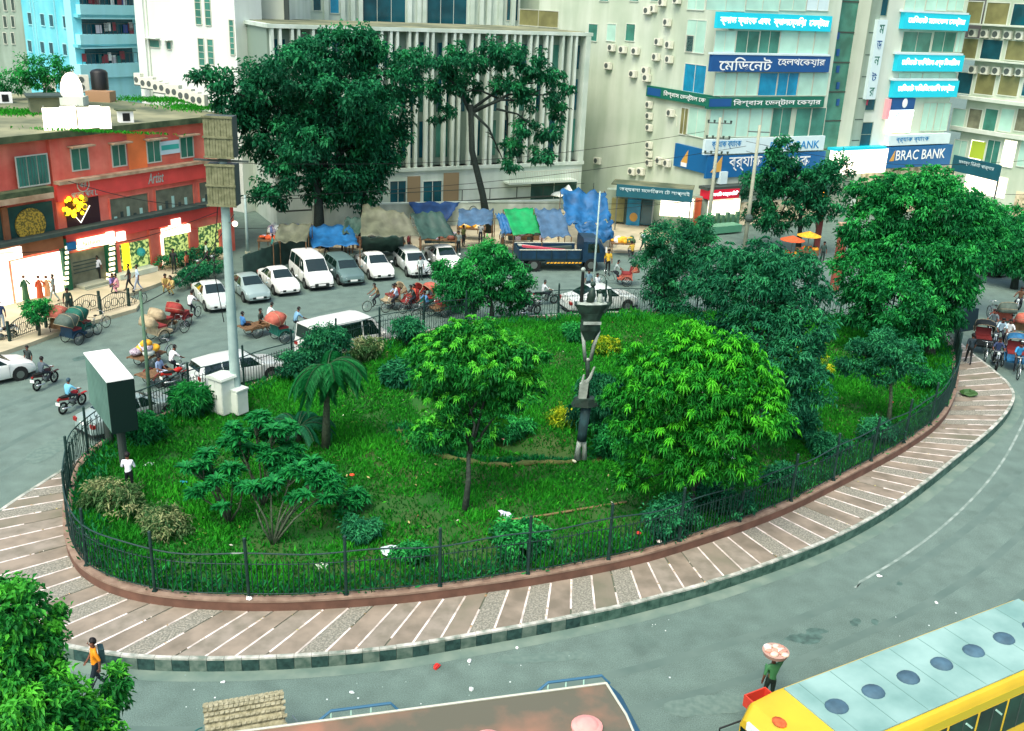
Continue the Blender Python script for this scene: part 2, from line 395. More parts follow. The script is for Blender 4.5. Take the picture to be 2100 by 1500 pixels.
# road: one sheet out to the horizon
b = MB(); gx = [-600, -200, -90]+list(range(-80, 121, 5))+[140, 250, 600]; gy = [-200, -50, 0]+list(range(5, 141, 5))+[180, 300, 900]
for i in range(len(gx)-1):
    for j in range(len(gy)-1):
        b.quad((gx[i], gy[j], 0), (gx[i+1], gy[j], 0), (gx[i+1], gy[j+1], 0), (gx[i], gy[j+1], 0), 'road')
def road_material():
    m = mat('road', (.13, .21, .18), .85); n = m.node_tree; bs = n.nodes['Principled BSDF']; tc = n.nodes.new('ShaderNodeTexCoord')
    def noise(s, d=6):
        z = n.nodes.new('ShaderNodeTexNoise'); z.inputs['Scale'].default_value = s; z.inputs['Detail'].default_value = d; n.links.new(tc.outputs['Object'], z.inputs['Vector']); return z
    def ramp(z, a, c1, bb, c2):
        r = n.nodes.new('ShaderNodeValToRGB'); e = r.color_ramp.elements; e[0].position = a; e[1].position = bb
        e[0].color = (*c1, 1); e[1].color = (*c2, 1); n.links.new(z.outputs[0], r.inputs[0]); return r
    r1 = ramp(noise(.07, 4), .35, (.108, .172, .142), .68, (.130, .196, .160))       # wide worn patches
    r2 = ramp(noise(1.3, 8), .3, (.84, .84, .84), .7, (1.12, 1.12, 1.12))
    r3 = ramp(noise(30, 3), .3, (.70, .70, .70), .7, (1.25, 1.25, 1.25))            # stone grain
    r4 = ramp(noise(.55, 14), .60, (1, 1, 1), .66, (.86, .88, .88))                 # oil and patch stains
    def mul(a, b2):
        k = n.nodes.new('ShaderNodeMix'); k.data_type = 'RGBA'; k.blend_type = 'MULTIPLY'; k.inputs[0].default_value = 1
        n.links.new(a, k.inputs[6]); n.links.new(b2, k.inputs[7]); return k.outputs[2]
    c = mul(mul(mul(r1.outputs[0], r2.outputs[0]), r3.outputs[0]), r4.outputs[0])
    n.links.new(c, bs.inputs['Base Color'])
    bp = n.nodes.new('ShaderNodeBump'); bp.inputs['Strength'].default_value = .25; bp.inputs['Distance'].default_value = .01
    n.links.new(r3.outputs[0], bp.inputs['Height']); n.links.new(bp.outputs[0], bs.inputs['Normal'])
road_material()
structure(b.build('road'))
# lane-edge line worn into the asphalt round the right-hand bend, and dust along the kerb
mat('road_line', (.17, .24, .20), .8, var2=(.30, .37, .32), vs=2.2, lo=.42, hi=.6); mat('road_dust', '#76897a', .95, var2='#5f776b', vs=1.2, lo=.3, hi=.6)
mat('tar', '#48635a', .8, var=.3, vs=4); mat('tar_worn', (.10, .165, .135), .85, var2=(.14, .21, .17), vs=5)
def ribbon(name, curve, w0, w1, z, mk, closed=False, th=None):
    n = len(curve); b = MB(); a = offs(curve, w0); c = offs(curve, w1)
    for i in range(n if closed else n-1):
        j = (i+1) % n
        b.quad((a[i].x, a[i].y, z), (a[j].x, a[j].y, z), (c[j].x, c[j].y, z), (c[i].x, c[i].y, z), mk)
    return b.build(name)
for k, pts_ in enumerate(([(1608, 1310), (1640, 1300), (1690, 1306), (1660, 1322)], [(1650, 1296), (1672, 1288), (1700, 1296), (1672, 1304)], [(1745, 1275), (1760, 1268), (1765, 1280), (1750, 1284)], [(1785, 1274), (1797, 1270), (1800, 1280), (1788, 1282)], [(1840, 1195), (1850, 1193), (1852, 1199), (1842, 1200)], [(1030, 1345), (1180, 1338), (1190, 1352), (1040, 1362)], [(330, 690), (350, 684), (354, 690), (334, 697)], [(150, 735), (170, 731), (174, 737), (152, 742)], [(1370, 1440), (1500, 1425), (1560, 1450), (1400, 1470)], [(60, 930), (160, 880), (170, 892), (80, 950)])):
    P_ = [G(x, y) for x, y in pts_]; cen_ = sum(P_, Vector())/len(P_); q = catmull(P_, .12); b = MB(); b.add([(p.x+random.uniform(-.05, .05), p.y+random.uniform(-.05, .05), .004+k*.0004) for p in q], [tuple(range(len(q)))], 'tar' if k not in (5, 8, 9) else 'tar_worn'); structure(b.build('road_patch'))
line = catmull([G(x, y) for x, y in [(1750, 1205), (1850, 1145), (1935, 1082), (2010, 1010), (2060, 945), (2095, 880), (2130, 800)]], .5, closed=False)
structure(ribbon('road_marking', line, 0, .1, .008, 'road_line'))
o2 = offs(outc, -.02)
mat('tyre_track', (.088, .145, .12), .8, var2=(.118, .18, .148), vs=.8, det=10)
for k, (d0, d1) in enumerate(((-2.3, -2.62), (-3.9, -4.2), (-5.6, -5.95), (-7.1, -7.4))): structure(ribbon('tyre_track', resample(outc, .8), d0, d1, .0035+k*.0003, 'tyre_track', True))
structure(ribbon('road_dust', o2, 0, -.45, .0055, 'road_dust', True))

# pavement of the island: a slab, its kerb of single blocks, panels and pale strips
mat('panel_smooth', (.165, .145, .105), .85, var2=(.285, .242, .180), vs=1.3, bump=.12, det=10, coord='Object')
mat('panel_pebble', (.165, .17, .13), .9, var2=(.33, .32, .255), vs=17, bump=.5, det=4, lo=.42, hi=.64)
mat('panel_moss', (.15, .15, .10), .85, var2=(.25, .215, .16), vs=.8, bump=.2, det=10)
mat('panel_worn', (.185, .17, .125), .85, var2=(.28, .25, .195), vs=2.2, bump=.15, det=8)
mat('strip_pale', (.42, .38, .32), .7, var2=(.85, .77, .70), vs=2.2, bump=.05)
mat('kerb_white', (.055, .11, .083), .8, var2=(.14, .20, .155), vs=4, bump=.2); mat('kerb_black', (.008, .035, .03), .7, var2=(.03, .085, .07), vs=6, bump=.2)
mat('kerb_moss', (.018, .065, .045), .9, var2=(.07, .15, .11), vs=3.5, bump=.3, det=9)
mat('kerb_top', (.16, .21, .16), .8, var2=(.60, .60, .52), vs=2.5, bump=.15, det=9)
mat('joint', (.10, .12, .08), .95)
b = MB(); n = len(outc)
b.add([(p.x, p.y, PV-.02) for p in outc], [tuple(range(n))], 'joint')
b.add([(p.x, p.y, z) for p in offs(outc, .1) for z in (-.02, PV-.02)], [(2*i, 2*((i+1) % n), 2*((i+1) % n)+1, 2*i+1) for i in range(n)], 'joint')
pave = structure(b.build('pavement'))
st = resample(outc, .86)
if len(st) % 2: st = resample(outc, .86*len(st)/(len(st)+1)*1.0001)
inn = [hit(wallc, p) for p in st]; N = len(st)
out_in = [p+(q-p).normalized()*.13 for p, q in zip(st, inn)]
for i in range(N):
    j = (i+1) % N; a, d, c, e = out_in[i], out_in[j], inn[j], inn[i]
    g = .028*1.0; u = (d-a).normalized()*g; v = (c-e).normalized()*min(g, (c-e).length*.2)
    q = [a+u, d-u, c-v, e+v]; zt = PV+random.uniform(-.004, .004)
    far = (a.y > 56)
    mk = ('panel_smooth' if i % 2 else 'panel_pebble')
    rr = random.random()
    if i % 2 == 0 and rr < .22: mk = 'panel_worn'
    if i % 2 and rr < .16: mk = 'panel_moss'
    pb = MB(); pb.loft([[(p.x, p.y, PV-.03) for p in q], [(p.x, p.y, zt) for p in q]], mk); pb.build('paving_panel', pave)
    # pale strip: worn away for part of its length here and there
    fr = 1.0 if random.random() < .55 else random.uniform(.35, .9); f0 = 0 if random.random() < .85 else random.uniform(.1, .3)
    s = (e-a); L = s.length
    if L > .6:
        w2 = Vector((-s.y, s.x, 0)).normalized()*.031
        p0 = a+s*(f0*.6); p1 = a+s*fr*.985
        sb = MB(); sb.loft([[(p.x, p.y, PV-.02) for p in (p0-w2, p0+w2, p1+w2, p1-w2)], [(p.x, p.y, PV+.006) for p in (p0-w2, p0+w2, p1+w2, p1-w2)]], 'strip_pale')
        sb.build('pale_strip', pave)
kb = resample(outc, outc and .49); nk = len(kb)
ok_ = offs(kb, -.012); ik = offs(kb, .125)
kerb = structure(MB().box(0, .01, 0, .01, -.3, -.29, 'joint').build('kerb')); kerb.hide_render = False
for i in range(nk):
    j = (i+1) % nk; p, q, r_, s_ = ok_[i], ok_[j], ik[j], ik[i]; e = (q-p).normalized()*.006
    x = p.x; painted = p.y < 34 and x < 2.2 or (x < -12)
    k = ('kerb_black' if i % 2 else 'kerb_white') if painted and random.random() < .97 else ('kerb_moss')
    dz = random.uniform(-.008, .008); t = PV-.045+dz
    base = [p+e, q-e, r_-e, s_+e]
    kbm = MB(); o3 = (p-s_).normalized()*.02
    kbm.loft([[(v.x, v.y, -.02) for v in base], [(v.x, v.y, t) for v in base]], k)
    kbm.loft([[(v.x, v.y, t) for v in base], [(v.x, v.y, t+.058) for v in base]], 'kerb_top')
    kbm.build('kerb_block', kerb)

# planter wall round the lawn
mat('wall_brown', (.105, .055, .036), .85, var2=(.165, .085, .055), vs=1.6, bump=.25, det=8); mat('wall_cap', (.19, .125, .085), .85, var2=(.30, .22, .155), vs=2.5, bump=.2, det=8)
wi = offs(wallc, .30); wc = offs(wallc, -.02); n = len(wallc); b = MB()
vs = []; 
for i in range(n):
    jz = .012*math.sin(i*.9)
    vs += [(wallc[i].x, wallc[i].y, PV-.03), (wallc[i].x, wallc[i].y, WT-.07), (wc[i].x, wc[i].y, WT-.07), (wc[i].x, wc[i].y, WT+jz), (wi[i].x, wi[i].y, WT+jz), (wi[i].x, wi[i].y, PV)]
b.v = vs
for i in range(n):
    j = (i+1) % n
    for k in range(5): b.f.append((i*6+k, j*6+k, j*6+k+1, i*6+k+1)); b.k.append('wall_brown' if k < 1 else 'wall_cap')
tag(b.build('planter_wall'), 'low red-brown plastered wall ringing the oval garden under its railing', 'wall')

# lawn with mounds, a raised oval bed in the middle
def lawnz(x, y):
    z = LN+.05*math.sin(x*.9)*math.cos(y*.7)+.04*math.sin(x*2.3+y*1.7)
    dx, dy = (x-3.5)/7.5, (y-44.5)/6.5; r = dx*dx+dy*dy
    z += .42/(1+math.exp((r-1)*14)); z -= .32*math.exp(-((r-1.17)/.12)**2)
    return z
b = MB(); NR = 26; vs = []
for r in range(NR+1):
    f = 1-r/NR*.999
    for p in wi:
        q = CC+(p-CC)*f; z = lawnz(q.x, q.y) if r else LN-.05
        vs.append((q.x, q.y, z+random.uniform(-.03, .03)*(1 if r else 0)))
b.v = vs; n = len(wi)
for r in range(NR):
    for i in range(n):
        j = (i+1) % n; b.f.append((r*n+i, r*n+j, (r+1)*n+j, (r+1)*n+i)); b.k.append('lawn_soil')
mat('lawn_soil', (.014, .100, .010), .95, var2=(.050, .095, .022), vs=.35, bump=.4, det=8, lo=.42, hi=.66)
structure(b.build('lawn', smooth=True))
# grass: blades nobody could count
NB = 170000
wa = np.array([(p.x, p.y) for p in wi]); cc = np.array([CC.x, CC.y])
ar = np.abs(np.cross(wa-cc, np.roll(wa, -1, 0)-cc)); pi = rng.choice(len(wa), NB, p=ar/ar.sum())
u = np.sqrt(rng.random(NB)); v = rng.random(NB)
A = wa[pi]; B = np.roll(wa, -1, 0)[pi]; pt = cc+(A+(B-A)*v[:, None]-cc)*(u*.995)[:, None]
def patch(x, y, s, ph=0):
    return (np.sin(x*s+ph)*np.cos(y*s*1.13-ph)+.6*np.sin(x*s*2.3+y*s*1.9+ph)+.4*np.sin(x*s*4.7-y*s*4.1))/2
pn = patch(pt[:, 0], pt[:, 1], .55, 1.3)+.35*patch(pt[:, 0], pt[:, 1], 1.9, .3)
edge = u > .9
dry = ((pt[:, 1] < 33.5) & (pt[:, 0] > -9) & (pt[:, 0] < 6)) * (patch(pt[:, 0], pt[:, 1], .8, 2.) > -.25)
rb_ = ((pt[:, 0]-3.5)/7.5)**2+((pt[:, 1]-44.5)/6.5)**2; ditch = (np.abs(rb_-1.15) < .07) & (pt[:, 1] < 45)
bare = patch(pt[:, 0], pt[:, 1], .95, 4.1) > .62
keep = ~((dry & (rng.random(NB) < .6)) | (bare & (rng.random(NB) < .7)) | (ditch & (rng.random(NB) < .88))); pt = pt[keep]; pn = pn[keep]; edge = edge[keep]; dry = dry[keep]; NB = len(pt)
z = np.array([lawnz(x, y) for x, y in pt]); hgt = (.10+.09*np.clip(pn+.6, 0, 1.6))*(.6+.8*rng.random(NB))*np.where(edge, 1.5, 1)
dirs = np.c_[rng.normal(size=(NB, 2))*.55, np.ones(NB)]
tint = np.clip(.42+.28*pn+rng.normal(size=NB)*.13-.12*dry, 0, 1)
leaf_mesh('grass', np.c_[pt, z-.03], dirs, np.c_[rng.normal(size=(NB, 2)), np.zeros(NB)], hgt*1.5, .045+.03*rng.random(NB), tint, 'grass_blade', kind='stuff')

# ================================================================ railing on the planter wall
mat('iron', (.008, .030, .026), .5, .3, var2=(.02, .06, .05), vs=5); mat('iron_worn', (.012, .045, .038), .6, var2=(.35, .42, .36), vs=.7, lo=.66, hi=.72)
rail_c = offs(wallc, .14)
fence = thing('garden_railing', 'dark iron railing with tall posts on the wall round the oval garden', 'railing', (0, 0, 0))
posts = resample(rail_c, 2.95); pr = MB()
RT, RM, RB = 1.52, 1.18, .14
for p in posts:
    h = random.uniform(1.92, 2.08); pb = MB(); lx, ly = random.uniform(-.04, .04), random.uniform(-.04, .04)
    pb.tube([(p.x, p.y, WT-.05), (p.x+lx, p.y+ly, WT+h)], .052, 8, 'iron'); pb.box(p.x-.07, p.x+.07, p.y-.07, p.y+.07, WT-.01, WT+.05, 'iron')
    pb.sph((p.x+lx, p.y+ly, WT+h+.02), .055, 'iron', 8, 5)
    pb.build('post', fence)
fine = resample(rail_c, .5); n = len(fine)
sag = [(.05*math.sin(i*.8)+.03*math.sin(i*.37)) for i in range(n)]
for nm, hh, rad in (('top_rail', RT, .026), ('middle_rail', RM, .016), ('bottom_rail', RB, .018)):
    rb = MB(); rb.tube([(p.x, p.y, WT+hh+(sag[i] if hh == RT else sag[i]*.3)) for i, p in enumerate(fine)], rad, 6, 'iron_worn' if hh == RT else 'iron', closed=True)
    rb.build(nm, fence, smooth=True)
pk = resample(rail_c, .155); pk.sort(key=lambda p: (p.y))
pkm = MB().bar((0, 0, 0), (0, 0, RM-RB+.1), .024, .024, 'iron'); tmp = pkm.build('picket', fence); tmp.location = (pk[0].x, pk[0].y, WT+RB)
rest = MB()
for i, p in enumerate(pk[1:]):
    if i < 299:
        o = tmp.copy(); COL.objects.link(o); o.location = (p.x, p.y, WT+RB+random.uniform(-.03, .03)); o.rotation_euler = (random.uniform(-.03, .03), random.uniform(-.03, .03), random.random()*3)
    else: rest.bar((p.x, p.y, WT+RB), (p.x, p.y, WT+RM+.1), .024, .024, 'iron')
stuff(rest.build('far_pickets', fence))
sc_ = MB()
for i in range(0, n):
    p = fine[i]; q = fine[(i+1) % n]
    if p.x < -12.5 or p.y > 47:
        mid = (p+q)/2; ang = math.atan2(q.y-p.y, q.x-p.x); X = Matrix.Translation((mid.x, mid.y, WT+(RT+RM)/2))@Matrix.Rotation(ang, 4, 'Z')
        sc_.xf = X; sc_.ring((0, 0, 0), .12, .011, 'y', 10, 4, 'iron')
        sc_.ring((-.25, 0, -.5), .17, .010, 'y', 10, 4, 'iron', 0, 180); sc_.ring((-.08, 0, -.85), .13, .010, 'y', 10, 4, 'iron', 180, 360)
sc_.xf = None; stuff(sc_.build('scrollwork', fence))
# ================================================================ people
def pose(kind):
    J = dict(pelvis=(0, 0, .93), waist=(0, 0, 1.06), chest=(0, 0, 1.27), neck=(.0, 0, 1.43), hb=(.015, 0, 1.50), head=(.02, 0, 1.60))
    for s, y in (('L', 1), ('R', -1)):
        J['sh'+s] = (0, y*.165, 1.37); J['el'+s] = (-.03, y*.225, 1.11); J['wr'+s] = (.03, y*.235, .88); J['ha'+s] = (.05, y*.23, .81)
        J['hp'+s] = (0, y*.085, .89); J['kn'+s] = (.02, y*.095, .49); J['an'+s] = (-.02, y*.10, .09); J['to'+s] = (.13, y*.115, .035)
    def st(**k): J.update({a: b for a, b in k.items()})
    if kind == 'walk':
        st(knL=(.14, .09, .50), anL=(.24, .09, .10), toL=(.39, .10, .06), knR=(-.02, -.09, .48), anR=(-.24, -.09, .14), toR=(-.12, -.10, .03),
           elL=(-.10, .22, 1.13), wrL=(-.08, .23, .90), haL=(-.07, .22, .83), elR=(.04, -.22, 1.12), wrR=(.17, -.20, .93), haR=(.22, -.19, .87))
    if kind == 'hold':      # both hands in front of the body
        st(elL=(.04, .23, 1.12), wrL=(.25, .13, 1.10), haL=(.32, .08, 1.12), elR=(.04, -.23, 1.12), wrR=(.25, -.13, 1.08), haR=(.32, -.08, 1.10), head=(.06, 0, 1.59))
    if kind == 'carry':     # one arm up steadying a load on the head
        st(elR=(.06, -.30, 1.52), wrR=(.04, -.25, 1.72), haR=(.03, -.20, 1.76), knL=(.10, .09, .50), anL=(.14, .09, .10), toL=(.28, .10, .05), anR=(-.14, -.10, .11), toR=(-.01, -.1, .03))
    if kind in ('ride', 'pedal', 'sit', 'squat'):
        h = {'ride': .86, 'pedal': .98, 'sit': .80, 'squat': .46}[kind]; lean = {'ride': .10, 'pedal': .24, 'sit': .02, 'squat': .12}[kind]
        U = lambda x, y, z: (x*0+lean*(z/.55)+x, y, h+z)
        st(pelvis=(0, 0, h), waist=U(0, 0, .13), chest=U(0, 0, .34), neck=U(0, 0, .50), hb=U(.02, 0, .57), head=U(.035, 0, .67))
        for s, y in (('L', 1), ('R', -1)):
            st(**{'sh'+s: U(0, y*.165, .44), 'hp'+s: (.03, y*.09, h-.03)})
            if kind == 'ride': st(**{'el'+s: (.27, y*.28, h+.22), 'wr'+s: (.47, y*.29, h+.16), 'ha'+s: (.53, y*.28, h+.16), 'kn'+s: (.42, y*.19, h-.12), 'an'+s: (.22, y*.17, h-.50), 'to'+s: (.36, y*.17, h-.55)})
            if kind == 'pedal': st(**{'el'+s: (.38, y*.24, h+.22), 'wr'+s: (.58, y*.22, h+.10), 'ha'+s: (.64, y*.2, h+.08),
                 'kn'+s: (.36, y*.11, h-(.12 if y > 0 else .32)), 'an'+s: (.26, y*.11, h-(.50 if y > 0 else .70)), 'to'+s: (.40, y*.11, h-(.54 if y > 0 else .75))})
            if kind == 'sit': st(**{'el'+s: (.06, y*.22, h+.18), 'wr'+s: (.26, y*.14, h+.12), 'ha'+s: (.33, y*.12, h+.12), 'kn'+s: (.44, y*.11, h+.02), 'an'+s: (.46, y*.10, h-.38), 'to'+s: (.6, y*.11, h-.43)})
            if kind == 'squat': st(**{'el'+s: (.26, y*.2, h+.2), 'wr'+s: (.42, y*.12, h+.1), 'ha'+s: (.48, y*.1, h+.08), 'kn'+s: (.38, y*.16, h+.06), 'an'+s: (.12, y*.14, .09), 'to'+s: (.27, y*.15, .035)})
    return J
RAD = dict(pelvis=.125, waist=.115, chest=.135, neck=.06, hb=.062, head=.10, sh=.068, el=.046, wr=.03, ha=.034, hp=.09, kn=.062, an=.042, to=.038)
CH = [('pelvis', 'waist', 1), ('waist', 'chest', 1), ('chest', 'neck', 1), ('neck', 'hb', 0), ('hb', 'head', 0)]
for s in 'LR': CH += [('chest', 'sh'+s, 1), ('sh'+s, 'el'+s, 1), ('el'+s, 'wr'+s, 0), ('wr'+s, 'ha'+s, 0), ('pelvis', 'hp'+s, 2), ('hp'+s, 'kn'+s, 2), ('kn'+s, 'an'+s, 2), ('an'+s, 'to'+s, 3)]
PM = {}
def person_mesh(kind):
    if kind in PM: return PM[kind]
    J = pose(kind); names = list(J); me = bpy.data.meshes.new('skeleton')
    me.from_pydata([J[k] for k in names], [(names.index(a), names.index(b)) for a, b, _ in CH], [])
    o = bpy.data.objects.new('skeleton', me); COL.objects.link(o)
    md = o.modifiers.new('skin', 'SKIN'); md.use_smooth_shade = True
    if not me.skin_vertices: bpy.context.view_layer.update()
    sv_ = me.skin_vertices[0].data
    for i, k in enumerate(names):
        r = RAD[k] if k in RAD else RAD[k[:2]]
        sv_[i].radius = (r, r*.8) if k in ('pelvis', 'waist') else (r*1.0, r)
        sv_[i].use_root = (k == 'pelvis')
    sb = o.modifiers.new('sub', 'SUBSURF'); sb.levels = 1; sb.render_levels = 1
    dg = bpy.context.evaluated_depsgraph_get(); em = bpy.data.meshes.new_from_object(o.evaluated_get(dg)); bpy.data.objects.remove(o)
    em.name = 'person_'+kind
    for mk in ('skin', 'shirt', 'trousers', 'shoe', 'hair'): em.materials.append(M(mk))
    V = {k: Vector(J[k]) for k in names}; segs = [(V[a], V[b], g) for a, b, g in CH]
    for p in em.polygons:
        c = p.center; best = 9; g = 1
        for a, b, gg in segs:
            t = max(0, min(1, (c-a).dot(b-a)/max(1e-9, (b-a).length_squared))); d = (c-a.lerp(b, t)).length
            if d < best: best = d; g = gg
        if c.z < V['pelvis'].z+.02 and g == 1: g = 2
        p.material_index = g
    # hands with fingers, nose and eyes join the same mesh
    x = MB()
    for s, y in (('L', 1), ('R', -1)):
        w0, h0 = V['wr'+s], V['ha'+s]; d = (h0-w0).normalized(); sd_ = d.cross(Vector((0, 0, 1)))
        if sd_.length < .3: sd_ = Vector((1, 0, 0))
        sd_.normalize(); nn = sd_.cross(d)
        for q, ln in ((-.028, .066), (-.010, .078), (.010, .074), (.028, .058)):
            a = h0+sd_*q; x.tube([a, a+d*ln*.6, a+d*ln*.9+nn*.018], [.010, .009, .007], 5, 'skin')
        x.tube([w0.lerp(h0, .6)+sd_*.03, w0.lerp(h0, .9)+sd_*.055, h0+sd_*.06+d*.03], [.012, .010, .008], 5, 'skin')
    hc = V['head']; x.tube([hc+Vector((.085, 0, .02)), hc+Vector((.115, 0, -.015)), hc+Vector((.088, 0, -.025))], [.008, .014, .01], 5, 'skin')
    for y in (-.035, .035): x.sph((hc.x+.088, y, hc.z+.012), .010, 'hair', 6, 4)
    x.box(hc.x+.07, hc.x+.095, -.025, .025, hc.z-.052, hc.z-.044, 'hair')
    for y in (-1, 1): x.sph((hc.x, y*.098, hc.z), (.018, .010, .028), 'skin', 6, 4)
    import bmesh
    bm = bmesh.new(); bm.from_mesh(em); n0 = len(bm.faces)
    vs = [bm.verts.new(p) for p in x.v]
    for f, k in zip(x.f, x.k):
        try:
            ff = bm.faces.new([vs[i] for i in f]); ff.material_index = 4 if k == 'hair' else 0; ff.smooth = True
        except ValueError: pass
    bm.to_mesh(em); bm.free()
    hm = MB(); hm.sph((hc.x-.015, 0, hc.z+.018), (.113, .106, .115), 'hair', 12, 8)
    hm.v = [(a+(0 if a < hc.x+.05 else -.03), b, max(c, hc.z-.05 if a < hc.x-.02 else hc.z+.045)) for a, b, c in hm.v]
    hme = hm.build('hair', None, smooth=True); hd_ = hme.data; bpy.data.objects.remove(hme)
    PM[kind] = (em, hd_); return PM[kind]
mat('shirt', '#ccd0cc', .9); mat('trousers', '#1b2430', .9); mat('shoe', '#171614', .7)
def person(label, kind, loc, rz, shirt, trousers='#182028', hair='hair', s=1.0, group=None, skin='skin'):
    em, hm = person_mesh(kind)
    o = link('person', em, None, loc, rz); o.scale = (s,)*3; tag(o, label, 'person', group)
    for i, k in ((0, skin), (1, shirt), (2, trousers)):
        o.material_slots[i].link = 'OBJECT'; o.material_slots[i].material = M(k)
    h = link('hair', hm, o)
    if hair != 'hair': h.material_slots[0].link = 'OBJECT'; h.material_slots[0].material = M(hair)
    return o

# ================================================================ cars
def hd(x0, y0, x1, y1):
    a, b = G(x0, y0), G(x1, y1); return math.atan2(b.y-a.y, b.x-a.x)
for k, c, r_ in (('paint_white', '#e6ebe2', .3), ('paint_pearl', '#cfdad2', .3), ('paint_silver', '#92a8a2', .3), ('paint_grey', '#5f7a76', .3), ('paint_dark', '#33453f', .3)):
    mat(k, c, r_, .15, spec=.6)
mat('lamp_clear', '#cfe0da', .15, spec=.8); mat('lamp_red', '#8c1d16', .3); mat('grille', '#16211d', .5); mat('plate', '#d9dfd6', .6); mat('lamp_lit', '#ffd9a0', .3, emit=6)
TEMPL = {  # stations: x, belt z, top z, half width low, half width top ; then cabin x's
 'sedan': dict(L=4.5, W=1.72, st=[(-2.22, .60, .66, .70, .60), (-2.12, .84, .92, .80, .66), (-1.55, .93, 1.02, .85, .66), (-.72, .96, 1.40, .86, .56), (-.2, .95, 1.46, .86, .58), (.35, .94, 1.43, .86, .58), (1.12, .90, .99, .86, .70), (1.85, .80, .86, .82, .66), (2.14, .66, .72, .76, .58), (2.24, .48, .52, .68, .5)],
   rear=(-1.5, -.76), front=(.40, 1.08), side=[(-1.28, -.74, -.68, -.64), (-.62, -.58, .06, .05), (.12, .10, .88, .38)]),
 'wagon': dict(L=4.4, W=1.70, st=[(-2.18, .62, .70, .74, .62), (-2.14, .92, 1.00, .82, .68), (-1.98, .95, 1.40, .84, .58), (-1.0, .95, 1.48, .85, .60), (.1, .94, 1.47, .85, .60), (.45, .93, 1.43, .85, .60), (1.15, .90, .99, .85, .70), (1.85, .80, .87, .82, .66), (2.12, .66, .72, .76, .58), (2.2, .48, .52, .68, .5)],
   rear=(-2.12, -2.01), front=(.50, 1.12), side=[(-1.93, -1.86, -1.08, -1.06), (-1.0, -1.0, -.22, -.20), (-.14, -.12, .90, .46)]),
 'minivan': dict(L=4.8, W=1.80, st=[(-2.36, .60, .70, .80, .72), (-2.32, 1.02, 1.16, .87, .76), (-2.18, 1.05, 1.80, .89, .70), (-1.0, 1.05, 1.90, .90, .72), (.3, 1.04, 1.88, .90, .72), (.70, 1.03, 1.80, .90, .70), (1.58, .98, 1.10, .88, .76), (2.1, .90, .98, .84, .70), (2.30, .70, .80, .80, .66), (2.38, .45, .50, .74, .6)],
   rear=(-2.31, -2.20), front=(.76, 1.54), side=[(-2.1, -2.02, -1.05, -1.03), (-.97, -.96, .12, .10), (.20, .18, 1.25, .66)]),
 'van': dict(L=4.9, W=1.78, st=[(-2.42, .70, .80, .80, .74), (-2.40, 1.10, 1.24, .87, .78), (-2.30, 1.12, 2.02, .89, .76), (-1.0, 1.12, 2.08, .90, .78), (.8, 1.10, 2.06, .90, .78), (1.15, 1.08, 1.98, .90, .76), (1.95, 1.0, 1.14, .88, .78), (2.25, .92, 1.0, .84, .72), (2.38, .70, .80, .80, .68), (2.42, .45, .52, .76, .62)],
   rear=(-2.39, -2.31), front=(1.2, 1.92), side=[(-2.2, -2.16, -.95, -.93), (-.88, -.87, .45, .43), (.55, .52, 1.60, 1.08)])}
